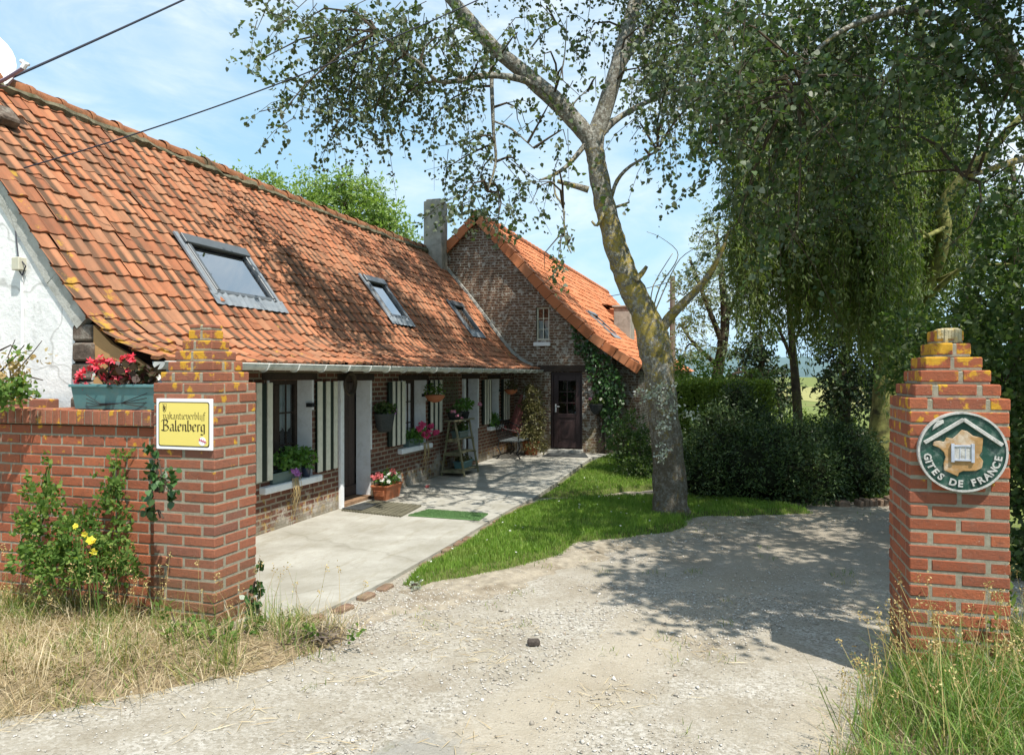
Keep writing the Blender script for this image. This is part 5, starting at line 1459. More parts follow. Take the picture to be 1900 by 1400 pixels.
# off-frame crown of the same tree, shading the drive
parts = []
for _ in range(40):
    C = (rng.uniform(1.9, 5.6), rng.uniform(4.6, 7.6), rng.uniform(4.6, 7.2))
    parts.append(sprays(C, np.eye(3) * .55, 25, 14, .45, .085, .4, .85, .6, .12))
for _ in range(15):
    C = (rng.uniform(1.4, 2.4), rng.uniform(4.2, 5.6), rng.uniform(4.7, 5.7)) if rng.random() < .5 else (rng.uniform(3.1, 4.4), rng.uniform(4.3, 5.8), rng.uniform(4.8, 6.2))
    parts.append(sprays(C, np.eye(3) * .45, 30, 14, .4, .085, .4, .85, .6, .12))
V, Fq = merge(parts); np_obj('crown', V, Fq, L_POPR, pr_)

# weeping willow
wx_, wy_ = onZ(1637, 872)
wil = thing('weeping_willow', (wx_, wy_, 0), 'weeping willow with mossy trunk and hanging strands behind the juniper', 'tree')
mb = MB()
limb(mb, [(1636, 885, 60), (1637, 865, 48), (1640, 760, 44), (1655, 660, 40), (1695, 565, 36), (1715, 470, 32), (1722, 380, 28), (1735, 250, 22), (1715, 90, 14), (1680, -60, 8)], 14.1, 10, .12)
limb(mb, [(1690, 575, 24, 14), (1738, 495, 24, 13.4), (1755, 420, 23, 13.2), (1748, 385, 22, 13.2), (1790, 325, 20, 13), (1840, 275, 16, 12.8), (1900, 210, 10, 12.6)], 14, 9, .12)
limb(mb, [(1660, 650, 20), (1660, 560, 20, 13.8), (1690, 465, 18, 13.6), (1680, 380, 14, 13.4), (1600, 250, 10, 13), (1480, 170, 7, 12.6)], 14, 8)
limb(mb, [(1758, 420, 10, 13.2), (1700, 445, 7, 12.8), (1600, 470, 4, 12.4)], 13, 6); limb(mb, [(1740, 520, 8, 13.2), (1800, 495, 6, 12.6), (1880, 490, 4, 12.2)], 13, 6)
limb(mb, [(1715, 560, 12, 13), (1780, 500, 9, 12.4), (1850, 470, 5, 12)], 13, 6); limb(mb, [(1725, 440, 6, 12.8), (1660, 400, 5, 12.4), (1590, 420, 3, 12)], 13, 5)
limb(mb, [(1640, 480, 4, 12.6), (1560, 430, 4, 12.2), (1500, 470, 3, 12)], 13, 5)
mb.build('trunk', BARKY, wil, smooth=True)
parts = []; tw = MB()
cents = []
for _ in range(120):
    u = random.uniform(1370, 1780)
    v0 = random.uniform(60, 430) if u < 1670 else random.uniform(60, 300)
    vb = 590 + (u - 1375) * .46 + random.uniform(-190, 40) if u < 1680 else random.uniform(330, 560)
    if u < 1480: vb = min(vb, 640)
    d = random.uniform(11.0, 15.5) if u < 1680 else random.uniform(13.6, 15.8)
    cents.append((u, v0, max(vb, v0 + 90), d))
for (u0, v0_, vb_, d) in cents:
    for i in range(24):
        u = u0 + random.gauss(0, 15); v0 = v0_ + random.gauss(0, 40); vb = max(v0 + 50, vb_ + random.gauss(0, 45) - abs(u - u0) * 2.0); dd_ = d + random.gauss(0, .25)
        L = min((vb - v0) * dd_ / F, 3.4); a = W(u, v0, dd_); n = int(36 * L)
        t = rng.random(n)[:, None]; sw = np.array([random.uniform(-.22, .22), random.uniform(-.2, .2), 0])
        P = np.array(a) + np.array([0, 0, -L]) * t + sw * np.sqrt(t) * min(1, L) + rng.normal(size=(n, 3)) * .028
        D = rng.normal(size=(n, 3)) * .42 + [0, 0, -.9]; l = rng.uniform(.06, .12, n); parts.append(leaf_geo(P, D, l, l * .24))
        if i % 3 == 0:
            tw.tube([a, a + Vector(sw * .7) * min(1, L) + Vector((0, 0, -L * .5)), a + Vector(sw) * min(1, L) + Vector((0, 0, -L))], [.006, .004, .002], 3, cap=False)
V, Fq = merge(parts); np_obj('crown', V, Fq, L_WIL, wil); tw.build('hanging_twigs', TWIG, wil, recalc=False)


def tree(name, base_px, d, trunk, clumps, mat, leaf, dens, ln, droop, lw, lab, bark=BARKD, group=None, n_lf=14, twr=.03):
    b_ = W(base_px, V0 + H / d * F, d); root = thing(name, tuple(b_), lab, 'tree', group); mb = MB(); J = []
    for t in trunk: J += limb(mb, t, d, 8)
    mb.build('trunk', bark, root, smooth=True)
    crown(root, clumps, mat, leaf, dens, ln, droop, lw, J, 'twigs', n_lf=n_lf, twr=twr, DM=3.0)
    return root


def gnd(u, d, w): return (u, V0 + H / d * F + 3, w)


tree('willow_tree', 1325, 24, [[gnd(1325, 24, 22), (1330, 700, 20), (1345, 610, 17), (1340, 520, 12), (1330, 440, 7)], [(1342, 640, 12), (1310, 560, 9), (1280, 480, 5)], [(1335, 680, 10), (1290, 640, 7), (1262, 600, 4)], [(1345, 600, 10), (1385, 500, 6), (1400, 420, 4)]],
     [(1300, 440, 30, 30, 24, 1, .35), (1335, 410, 30, 32, 24, 1, .4), (1345, 470, 45, 45, 24, 1.4, .75), (1290, 520, 40, 45, 23.5, 1.4, .8), (1350, 560, 50, 45, 24, 1.6, .7), (1280, 600, 35, 40, 23.5, 1.3, .75), (1375, 480, 35, 45, 24.5, 1.4, .55), (1330, 640, 40, 26, 24, 1.3, .4), (1270, 660, 30, 30, 23.5, 1.2, .55), (1390, 570, 35, 45, 24, 1.3, .5), (1395, 400, 25, 40, 24.5, 1.2, .35)],
     L_PALE, .12, .85, .7, .3, .4, 'silvery pale willow beyond the clipped hedge')
tree('dark_tree', 1415, 21, [[gnd(1415, 21, 16), (1415, 700, 12), (1410, 620, 6)]],
     [(1410, 620, 25, 22, 21, .8, .9), (1400, 655, 42, 24, 21, 1, 1), (1425, 690, 50, 26, 21, 1, 1), (1390, 710, 40, 25, 20.6, .9, 1), (1440, 735, 45, 30, 21, 1, .9)], L_DARK, .11, 1.5, .4, .35, .5, 'small dark broadleaf tree between the hedge and the willow')
tree('dark_tree', 1405, 19, [[gnd(1385, 19, 8), (1390, 720, 6), (1385, 690, 4)]],
     [(1370, 695, 36, 20, 19, .7, .7), (1395, 700, 30, 16, 18.6, .6, .7), (1345, 700, 24, 18, 19, .6, .5)], L_SHR, .10, 1.1, .4, .2, .7, 'fresh green maple sapling above the clipped hedge')
tree('slender_tree', 1484, 18.5, [[gnd(1484, 18.5, 26), (1482, 800, 19), (1477, 720, 17), (1470, 640, 14), (1462, 540, 10), (1450, 420, 6)], [(1474, 680, 8), (1440, 600, 5), (1400, 560, 3)], [(1470, 640, 7), (1500, 580, 5), (1520, 520, 3)]],
     [(1440, 470, 35, 50, 18.5, 1, .5), (1470, 400, 35, 60, 18.5, 1, .5), (1420, 560, 28, 45, 18.5, 1, .35), (1500, 520, 35, 50, 18.3, 1, .4), (1450, 610, 28, 30, 18.5, .9, .25), (1510, 620, 30, 40, 18.3, .9, .3), (1540, 560, 30, 50, 18, .9, .5)], L_SHR, .10, .9, .6, .7, .45, 'slender dark stemmed tree in the gap right of the hedge')
for (u, d, h, w, lb, ty) in [(1565, 22, 560, 55, 'dark evergreen in the gap directly left of the willow trunk', L_DARK), (1625, 24, 520, 60, 'dark evergreen hidden behind the willow trunk', L_DARK), (1705, 20, 520, 70, 'shady broadleaf tree right of the willow trunk', L_SHR), (1790, 17, 330, 90, 'tall shady tree behind the right gate pillar', L_SHR), (1880, 15, 300, 85, 'shady tree at the right edge behind the big poplar', L_SHR)]:
    vb = V0 + H / d * F; cl_ = []
    for _ in range(13):
        t = random.random(); v = vb - 12 - (vb - h) * t; cl_.append((u + random.uniform(-.55, .55) * w * (1.1 - t * .6), v, w * .5, 42, d + random.uniform(-.8, .8), 1.0, .85))
    tree('shady_tree', u, d, [[gnd(u, d, 26), (u + 5, (vb + h) / 2, 18), (u, h, 6)]], cl_, ty, .13, .95, .6, .35, .5, lb, group='shady trees behind the willow')
tree('acacia_tree', 640, 30, [[gnd(640, 30, 22), (640, 600, 18), (645, 450, 12), (640, 360, 6)], [(642, 520, 12), (690, 430, 8), (720, 400, 4)], [(642, 520, 12), (580, 420, 8), (550, 380, 4)]],
     [(640, 352, 45, 25, 30, 1.4, .9), (600, 375, 55, 35, 30, 1.6, 1), (670, 395, 60, 45, 30, 1.6, 1), (560, 400, 50, 35, 30, 1.5, 1), (705, 380, 35, 30, 30, 1.3, .8), (725, 425, 38, 35, 30, 1.2, .9), (755, 450, 25, 20, 30, 1, .7), (640, 330, 30, 16, 30, 1, .4), (690, 345, 25, 18, 30, 1, .4), (570, 350, 30, 20, 30, 1.2, .6), (620, 440, 70, 40, 30, 1.6, 1), (700, 460, 50, 40, 30, 1.6, 1)],
     L_ROB, .15, 1.5, .8, .1, .45, 'bright green acacia rising behind the farmhouse ridge')
tree('acacia_tree', 495, 32, [[gnd(495, 32, 18), (495, 500, 14), (500, 370, 6)], [(495, 450, 9), (420, 340, 5), (345, 296, 3)]],
     [(505, 340, 24, 24, 32, 1.2, .9), (485, 365, 40, 26, 32, 1.3, 1), (450, 345, 28, 18, 32, 1.1, .8), (435, 330, 18, 10, 32, 1, .5), (525, 375, 30, 28, 32, 1.2, 1), (400, 318, 18, 8, 32, .8, .4), (343, 291, 12, 6, 32, .6, .4)],
     L_ROB, .15, 1.4, .7, .1, .45, 'smaller green acacia showing just above the ridge left of the larger one')


def blob_core(mb, C, r3, seed):
    R = random.Random(seed); n, m_ = 12, 8; b = len(mb.v)
    for i in range(m_ + 1):
        ph = math.pi * i / m_ - math.pi / 2
        for k in range(n):
            a = 2 * math.pi * k / n; f = 1 + R.uniform(-.18, .18)
            o = np.array([math.cos(ph) * math.cos(a), math.cos(ph) * math.sin(a), math.sin(ph)]) * f
            p = np.array(C) + r3 @ o; mb.v.append(tuple(p))
    for i in range(m_):
        for k in range(n):
            mb.f.append((b + i * n + k, b + i * n + (k + 1) % n, b + (i + 1) * n + (k + 1) % n, b + (i + 1) * n + k)); mb.m.append(0)


def bush(name, clumps, mat, leaf, dens, ln, droop, lw, lab, cat='shrub', core=None, group=None, n_lf=12, stemmat=None):
    """clumps (u,v,ru,rv,d,rd) leafy ellipsoids, thin stems or an added dark core inside"""
    c0 = clumps[0]; b_ = W(c0[0], c0[1], c0[4]); root = thing(name, (b_.x, b_.y, 0), lab, cat, group)
    parts = []; mb = MB()
    for i, c_ in enumerate(clumps):
        u, v, ru, rv, d, rd = c_[:6]; k = c_[6] if len(c_) > 6 else 1; C = np.array(W(u, v, d)); A_ = axes(ru * d / F, rv * d / F, rd)
        area = math.pi * ru * rv * (d / F) ** 2; nt = max(3, int(2.6 * dens * k * area / (leaf * leaf * lw * .6) / n_lf))
        b0 = unit(rng.normal(size=(nt, 3))) * (rng.uniform(.68, 1.03, (nt, 1))); st = C + b0 @ A_.T
        st[:, 2] = np.maximum(st[:, 2], .03)
        dr = unit(b0 @ A_.T * (1.2 / max(1e-6, np.linalg.norm(A_) / 1.7)) + rng.normal(size=(nt, 3)) * .55 + [0, 0, -droop]); l = ln * rng.uniform(.5, 1.4, (nt, 1))
        t = rng.random((nt, n_lf, 1)); P = st[:, None] + dr[:, None] * l[:, None] * t + rng.normal(size=(nt, n_lf, 3)) * ln * .16; P[..., 2] = np.maximum(P[..., 2], .01)
        D = dr[:, None] * .8 + rng.normal(size=P.shape) * .6; L = leaf * rng.uniform(.6, 1.4, nt * n_lf)
        parts.append(leaf_geo(P.reshape(-1, 3), D.reshape(-1, 3), L, L * lw))
        if core is not None: blob_core(mb, C, A_ * .78, i)
        else:
            for _ in range(5):
                q = st[random.randrange(nt)]; g = Vector((C[0] + random.uniform(-.05, .05), C[1], max(.0, C[2] - rv * d / F))); mb.tube([g, g.lerp(Vector(q), .5) + Vector((0, 0, .03)), Vector(q)], [.008, .006, .003], 4, cap=False)
    V, Fq = merge(parts); np_obj('foliage', V, Fq, mat, root)
    if mb.v: mb.build('dark_core' if core is not None else 'stems', core if core is not None else (stemmat or TWIG), root, recalc=False)
    return root


CORE = plain('dark_core_fill', (.018, .022, .012), 1, .0, .5, 14)  # added solid dark fill, blocks the view through between the leaves
# clipped hedge
hx0, hz1 = onZ(1255, 800), None
hd = 15.0; hroot = thing('clipped_hedge', tuple(W(1345, V0 + H / hd * F, hd)), 'square clipped bright green hedge behind the leaning poplar', 'hedge')
a0 = W(1255, 800, hd); a1 = W(1432, 800, hd); ztp = W(1300, 716, hd).z
N = 4200; P = np.zeros((N, 3)); s = rng.random(N); t = rng.random(N); w_ = rng.random(N)
base = np.array(a0) + (np.array(a1) - np.array(a0)) * s[:, None]; dpt = 1.0
front = rng.random(N) < .6
P = np.where(front[:, None], base + np.array([0, 0, 1.0]) * (t * ztp - a0.z)[:, None] * 1.0, base + FWD * (w_ * dpt)[:, None] + np.array([0, 0, 1.0]) * (ztp - a0.z))
P[:, 2] = np.where(front, t * ztp, ztp); P += rng.normal(size=P.shape) * .035
P = np.repeat(P, 7, 0) + rng.normal(size=(N * 7, 3)) * .035
V, Fq = leaf_geo(P, rng.normal(size=P.shape) + [0, 0, .7] - FWD * .4, rng.uniform(.04, .08, len(P)), .03); np_obj('foliage', V, Fq, L_HED, hroot)
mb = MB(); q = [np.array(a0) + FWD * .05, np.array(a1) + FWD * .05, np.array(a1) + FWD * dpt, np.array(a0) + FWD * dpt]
mb.prism([(p_[0], p_[1]) for p_ in q], lambda a_, b2, t: (a_, b2, t), 0, ztp - .06); mb.build('dark_core', CORE, hroot)  # added dark core block inside the hedge leaves
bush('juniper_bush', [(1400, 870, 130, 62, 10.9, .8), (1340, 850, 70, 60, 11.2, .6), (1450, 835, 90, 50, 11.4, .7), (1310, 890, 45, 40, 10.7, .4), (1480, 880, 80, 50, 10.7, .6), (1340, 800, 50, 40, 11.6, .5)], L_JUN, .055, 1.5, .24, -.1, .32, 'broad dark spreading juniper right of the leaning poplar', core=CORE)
bush('juniper_bush', [(1560, 870, 75, 55, 11.3, .7), (1520, 850, 60, 50, 11.6, .6), (1600, 885, 50, 36, 11.2, .5), (1550, 820, 60, 34, 11.8, .5)], L_JUN, .055, 1.5, .24, -.1, .32, 'smaller juniper mound left of the right gate pillar', core=CORE)
bush('yew_bush', [(1372, 775, 34, 30, 12.3, .4), (1366, 742, 20, 22, 12.3, .3), (1395, 790, 30, 30, 12.2, .4)], L_DARK, .05, 1.6, .2, -.4, .32, 'upright blackish yew in front of the clipped hedge', core=CORE)
bush('rose_bush', [(1180, 850, 32, 30, 13.0, .4), (1160, 820, 25, 26, 13.4, .4), (1195, 870, 22, 18, 12.7, .3), (1170, 790, 20, 25, 13.6, .3), (1205, 830, 15, 28, 13.2, .3)], L_SHR, .05, 1.5, .2, .1, .65, 'leafy green bush between the cottage corner and the poplar trunk', core=None)
bush('garden_shrub', [(1290, 690, 35, 22, 17, .6), (1270, 720, 30, 20, 16.5, .5), (1330, 705, 30, 18, 17, .5)], L_WEED, .07, 1.3, .3, .1, .6, 'fresh green shrub beside the cottage eave behind the hedge', core=None)
rs = []
for (u, v, ru, rv, d, k) in [(1860, 560, 50, 50, 8.2, .8), (1770, 680, 40, 30, 9, .8), (1870, 650, 60, 60, 7.6, .9), (1800, 640, 60, 50, 8.4, .9), (1885, 480, 45, 60, 8, .7), (1885, 760, 36, 60, 7.4, 1), (1885, 880, 32, 60, 7.3, 1), (1880, 1000, 36, 60, 7.2, 1), (1700, 690, 40, 40, 9.8, .8), (1930, 820, 50, 110, 7.2, 1), (1920, 600, 50, 90, 7.4, .9), (1690, 620, 45, 45, 10.2, .6), (1880, 1100, 40, 50, 6.9, .9), (2000, 760, 60, 90, 7.4, .9), (2010, 920, 60, 90, 7.2, .9), (2080, 820, 60, 120, 7.8, .8), (2010, 600, 60, 80, 7.8, .7), (1980, 1040, 50, 50, 7.0, .9)]:
    rs.append((u, v, ru, rv, d, .5, k))
bush('maple_shrub', rs, L_SHR, .062, 2.6, .26, .15, .8, 'big leafy maple hedge behind and beyond the right gate pillar', core=None)
bush('undergrowth', [(1670, 900, 40, 20, 11.8, .4), (1590, 920, 30, 12, 10.9, .3), (1640, 905, 30, 14, 11.3, .3), (1500, 925, 28, 9, 10.3, .2), (1660, 820, 30, 26, 14.5, .5)], L_SHR, .045, 1.2, .15, -.1, .6, 'low leafy ground plants at the feet of the junipers', cat='ground plant', core=None)
# sunlit field shrubs in the gap
bush('field_hedge', [(1440, 790, 30, 14, 26, .8), (1500, 795, 30, 12, 27, .8), (1545, 800, 26, 14, 26, .8), (1460, 765, 16, 10, 27, .6), (1420, 780, 30, 22, 25, .8), (1520, 780, 26, 14, 27, .8), (1490, 772, 20, 8, 27, .6), (1560, 780, 26, 20, 25, .8)], L_HED, .10, 1.0, .35, .1, .5, 'sunny low hedge at the edge of the ripe field', cat='hedge', core=None)


def plane_leaves(poly, dens, to3, leaf, mat, name, parent, nrm, thick=.04, lw=.85):
    P2 = np.array(poly); lo, hi = P2.min(0), P2.max(0); n = int((hi - lo).prod() * dens); q = lo + rng.random((n, 2)) * (hi - lo)
    d = poly_dist(poly, q[:, 0], q[:, 1]) * np.where(poly_in(poly, q[:, 0], q[:, 1]), 1, -1); q = q[d + vnoise(q[:, 0], q[:, 1], 9, 3) * .10 > 0]
    P = np.array([to3(a, b_) for a, b_ in q]); nv = np.array(nrm, float); P += nv * (rng.random((len(P), 1)) * thick + .004)
    D = rng.normal(size=P.shape) * .6 + [0, 0, -.6] + nv * .35; L = leaf * rng.uniform(.5, 1.4, len(P)); V, Fq = leaf_geo(P, D, L, L * lw, up=nv); return np_obj(name, V, Fq, mat, parent)


ivy = thing('ivy', (-3.4, YG - .05, 0), 'ivy sheet climbing the cottage gable beside the plum door', 'ivy')
ip = [onY(u, v, YG) for u, v in [(1058, 600), (1085, 615), (1120, 655), (1150, 690), (1160, 740), (1150, 800), (1146, 838), (1128, 838), (1120, 760), (1105, 730), (1088, 690), (1072, 650)]]
plane_leaves(ip, 900, lambda a, b_: (a, YG - .01, b_), .07, L_IVY, 'foliage', ivy, (0, -1, 0), .08)
mb = MB()
for k in range(6): x = -3.0 - .03 * k; mb.tube([(x, YG - .02, 0), (x + random.uniform(-.1, .1), YG - .02, 1.0), (x - .2 + random.uniform(-.2, .2), YG - .02, 2.3)], [.012, .009, .004], 5)
mb.build('stems', TWIG, ivy, recalc=False)
cb = bush('climbing_plant', [(988, 742, 13, 24, 16.6, .16), (993, 780, 14, 30, 16.4, .16), (985, 812, 16, 16, 16.2, .18), (1000, 830, 8, 8, 16.2, .1), (978, 765, 10, 20, 16.7, .14)], L_OLIVE, .04, 1.5, .16, .1, .6, 'brownish climbing plant in the corner between farmhouse and cottage', cat='climber')

# plants along the garden wall and pillars
bush('celandine_bush', [(95, 990, 48, 72, 5.35, .12, 1.2), (70, 940, 26, 50, 5.45, .1, .9), (145, 1015, 30, 52, 5.2, .12, 1.1), (84, 885, 7, 34, 5.5, .05, .7), (95, 1050, 60, 34, 5.2, .14, 1.2)], L_WEED, .036, 1.0, .10, -.2, .62, 'leafy green weed clump growing against the wall, further left', cat='weed', stemmat=L_WEED)
bush('celandine_bush', [(205, 970, 28, 70, 5.35, .1, 1.3), (213, 895, 12, 44, 5.4, .07, 1), (228, 1020, 18, 36, 5.2, .1, 1.2), (213, 845, 6, 22, 5.5, .04, .7), (200, 1055, 40, 30, 5.15, .1, 1.2)], L_WEED, .036, 1.0, .10, -.2, .62, 'leafy green weed clump on the wall next to the sign pillar', cat='weed', stemmat=L_WEED)
bush('ivy_tuft', [(290, 860, 10, 20, 4.95, .04), (288, 890, 22, 22, 4.93, .04), (292, 930, 12, 30, 5.0, .03, .7), (305, 900, 10, 14, 4.95, .04)], L_IVY, .045, 1.1, .07, .3, .9, 'ivy tuft hanging on the joint of wall and yellow sign pillar', cat='ivy')
bush('ivy_tuft', [(474, 1120, 10, 32, 5.3, .06), (466, 1140, 18, 16, 5.25, .06), (476, 1070, 4, 20, 5.4, .03, .4)], L_IVY, .038, 1.1, .07, .2, .9, 'ivy tuft at the foot of the left pillar facing the terrace', cat='ivy')
bush('low_weeds', [(420, 1170, 50, 14, 5.0, .15), (500, 1168, 30, 9, 5.0, .12, .7), (330, 1155, 30, 22, 4.85, .12), (610, 1180, 40, 14, 4.9, .15, .6), (380, 1195, 50, 10, 4.75, .15, .6)], L_WEED, .04, .8, .1, -.4, .5, 'low leafy weeds along the foot of the left gate pillar', cat='weed')
bush('low_weeds', [(1850, 1200, 40, 40, 4.25, .1, .7), (1885, 1180, 25, 60, 4.4, .1, .8), (1880, 1280, 30, 30, 4.0, .1, .5)], L_WEED, .045, .8, .1, -.3, .55, 'broad leafy weeds at the right foot of the round sign pillar', cat='weed')
bush('daisy_tuft', [(770, 1092, 10, 8, 6.3, .06)], L_SILV, .02, 1.2, .04, -.4, .7, 'pale tuft at the near tip of the lawn', cat='weed')
dv = thing('dead_vine', (-6.0, 4.8, 1.4), 'dry brown vine with a few green leaves against the white gable', 'vine')
mb = MB()
for a in ([(0, 720), (30, 690), (60, 655), (78, 632)], [(0, 690), (28, 662), (45, 640)], [(30, 690), (60, 700), (80, 705)], [(0, 650), (20, 640), (35, 655), (60, 650)], [(5, 735), (20, 700), (15, 660), (28, 630)]):
    mb.tube([W(u, v, 5.75) for u, v in a], [.008, .006, .004, .003, .003][:len(a)], 5, cap=False)
mb.build('stems', TWIG, dv, recalc=False)
parts = [sprays(W(u, v, 5.7), axes(ru * 5.7 / F, rv * 5.7 / F, .08), n, 10, .12, .035, .3, .7, .6, .05) for u, v, ru, rv, n in ((15, 690, 25, 22, 14), (40, 680, 16, 14, 8), (10, 720, 20, 18, 10))]
V, Fq = merge(parts); np_obj('dry_leaves', V, Fq, L_DRY, dv)
parts = [sprays(W(u, v, 5.6), axes(ru * 5.6 / F, rv * 5.6 / F, .1), n, 10, .1, .04, .1, .75, .6, .05) for u, v, ru, rv, n in ((20, 730, 24, 18, 22), (36, 715, 12, 16, 8), (28, 665, 6, 5, 2))]
V, Fq = merge(parts); np_obj('green_leaves', V, Fq, L_WEED, dv)


# ------------------------------------------------------------------ flowers, pots and small things
def blossoms(C, r, npet, wd=.8, face=(.3, -.8, .5), jit=.5):
    C = np.asarray(C, float); n = len(C); f = unit(np.array(face) + rng.normal(size=(n, 3)) * jit); a = unit(np.cross(f, rng.normal(size=(n, 3)))); b_ = np.cross(f, a)
    k = np.arange(npet) / npet * 6.283; D = a[:, None] * np.cos(k)[None, :, None] + b_[:, None] * np.sin(k)[None, :, None] + f[:, None] * .35
    P = np.repeat(C[:, None], npet, 1).reshape(-1, 3); L = np.repeat(r * rng.uniform(.75, 1.2, n), npet)
    return leaf_geo(P, D.reshape(-1, 3), L, L * wd, .15, up=np.repeat(f, npet, 0))


def in_ell(C, r3, n): return np.array(C) + rand_ball(n) * np.array(r3)


def add_plant(root, C, r3, leafmat, n, leaf, flowers=(), name='foliage', droop=.2):
    P = in_ell(C, r3, n); D = (P - np.array(C)) / np.array(r3) * .6 + rng.normal(size=P.shape) * .6 + [0, 0, -droop]; L = leaf * rng.uniform(.6, 1.4, n)
    V, Fq = leaf_geo(P, D, L, L * .85); np_obj(name, V, Fq, leafmat, root)
    mb = MB()
    for _ in range(7):
        q = Vector(P[random.randrange(n)]); g = Vector((C[0], C[1], C[2] - r3[2])); mb.tube([g, g.lerp(q, .5) + Vector((0, 0, .01)), q], [.004, .003, .002], 4, cap=False)
    mb.build('stems', TWIG, root, recalc=False)
    for (mat, Cs, r, npet) in flowers:
        V, Fq = blossoms(Cs, r, npet); np_obj('blossom', V, Fq, mat, root)


def trough(root, x0, x1, y0, y1, z0, z1, mat, tap=.015, name='trough'):
    mb = MB(); t = .008
    lo = [(x0 + tap, y0 + tap), (x1 - tap, y0 + tap), (x1 - tap, y1 - tap), (x0 + tap, y1 - tap)]; hi = [(x0, y0), (x1, y0), (x1, y1), (x0, y1)]
    for i in range(4):
        j = (i + 1) % 4; mb.quad([(*lo[i], z0), (*lo[j], z0), (*hi[j], z1), (*hi[i], z1)])
    mb.quad([(*p_, z0) for p_ in lo])
    e = .012
    for (a, b_, c_, d_) in ((x0 - e, x1 + e, y0 - e, y0 + t), (x0 - e, x1 + e, y1 - t, y1 + e), (x0 - e, x0 + t, y0 + t, y1 - t), (x1 - t, x1 + e, y0 + t, y1 - t)): mb.box(a, b_, c_, d_, z1 - .018, z1 + .004)
    o = mb.build(name, mat, root, bevel=.003)
    mb = MB(); mb.quad([(x0 + .004, y0 + .004, z1 - .02), (x1 - .004, y0 + .004, z1 - .02), (x1 - .004, y1 - .004, z1 - .02), (x0 + .004, y1 - .004, z1 - .02)]); mb.build('soil', SOIL, root)
    return o


zt = zc + .124
tx0, tz1 = onY(131, 720, 4.47); tx1 = LX0 - .012
tr = thing('flower_trough', ((tx0 + tx1) / 2, 4.56, zt), 'teal plastic trough of red begonias on top of the garden wall', 'flower pot')
trough(tr, tx0, tx1, 4.47, 4.66, zt + .002, zt + .185, TEAL, .022)
mb = MB()
for k in range(4): mb.tube([(tx0 + .16, 4.462, zt + .11 - .03 * k), (tx0 + .3, 4.452, zt + .045 - .006 * k), (tx0 + .5, 4.45, zt + .05), (tx1 - .16, 4.462, zt + .125 - .035 * k)], .003, 4)
mb.build('wire_hanger', BLACK, tr)
cx = (tx0 + tx1) / 2
redC = np.array([[tx0 + w, 4.5 + .05 * random.random() - .02, zt + h] for w, h in ((.0, .2), (.06, .25), (.10, .18), (.14, .32), (.18, .36), (.22, .33), (.2, .27), (.26, .38), (.3, .24), (.33, .22), (.38, .36), (.4, .24), (.44, .22), (.48, .38), (.52, .36), (.56, .39), (.5, .28), (.13, .17), (.54, .25), (.1, .3), (.23, .28), (.40, .28))])
P = in_ell((cx, 4.55, zt + .26), (.31, .1, .10), 120); V, Fq = leaf_geo(P, rng.normal(size=P.shape) + [0, 0, .2], rng.uniform(.05, .11, 120), .065); np_obj('foliage', V, Fq, L_BRZ, tr)
reds = []
for c_ in redC: reds.append(blossoms(in_ell(c_, (.03, .02, .03), 3), .036, 6, .55))
V, Fq = merge(reds); np_obj('blossom', V, Fq, P_RED, tr)
V, Fq = blossoms(np.array([[tx1 - .03, 4.52, zt + .25], [tx1 - .08, 4.5, zt + .24], [tx0 + .22, 4.48, zt + .245]]), .03, 5); np_obj('blossom', V, Fq, P_WHT, tr)
mb = MB()
for c_ in redC[::2]: mb.tube([(c_[0] * .7 + cx * .3, 4.56, zt + .15), (c_[0], 4.54, (zt + .15 + c_[2]) / 2 + .03), tuple(c_)], .004, 4, cap=False)
mb.build('stems', L_BRZ, tr, recalc=False)


def sillbox(w_, a, b_, mat, leafC, leafR, nl, fl, lab, lm=L_GER, lf=.045):
    z = w_[2] - .004; root = thing('window_box', (XW + .02, (a + b_) / 2, z), lab, 'flower box', 'window boxes on the sills')
    trough(root, XW - .10, XW + .065, a, b_, z + .001, z + .125, mat, .015)
    add_plant(root, leafC, leafR, lm, nl, lf, fl); return root


def pC(u, v, X, n, r): y, z = onX(u, v, X); return in_ell((X, y, z), (r, r, r * .8), n)


w1 = WIN[0]; yA = onX(500, 870, XW)[0]; yB = onX(545, 870, XW)[0]
c = onX(550, 850, XW + .08)
sillbox(w1, 7.26, 7.66, TROUGHG, (XW + .03, c[0] - .02, c[1]), (.11, .33, .14), 420, [(P_LIL, pC(551, 876, XW + .12, 22, .045), .028, 5), (P_LIL, pC(545, 872, XW + .12, 8, .03), .028, 5)], 'grey green window box with trailing geranium and one lilac bloom, nearest the gate')
pt = thing('flower_pot', (XW + .03, 7.98, w1[2]), 'small dark blue pot on the sill of the nearest window', 'flower pot')
mb = MB(); mb.lathe([(.045, 0), (.06, .11), (.065, .115), (.055, .112), (.05, .10)], (XW + .03, 7.98, w1[2] - .003), 14); mb.build('pot', BLUEPOT, pt, smooth=True)
add_plant(pt, (XW + .05, 7.98, w1[2] + .24), (.10, .13, .13), L_GER, 170, .045)
w2 = WIN[1]
c = onX(775, 808, XW + .08)
sillbox(w2, 10.84, 11.3, TROUGHG, (XW + .03, c[0] + .04, c[1]), (.11, .36, .13), 380, [(P_PINK, np.concatenate([pC(u, v, XW + .13, 16, .055) for u, v in ((778, 795), (786, 806), (795, 800), (800, 790), (808, 802), (783, 787), (793, 808))]), .032, 5)], 'window box spilling hot pink geraniums over the middle sill')
mb = MB()
w3 = WIN[2]; c = onX(919, 780, XW + .08)
sillbox(w3, 14.9, 15.5, TROUGHG, (XW + .03, c[0], c[1]), (.12, .36, .17), 420, [(P_SALM, pC(935, 796, XW + .1, 10, .06), .04, 5)], 'window box with a rounded green geranium on the farthest sill')
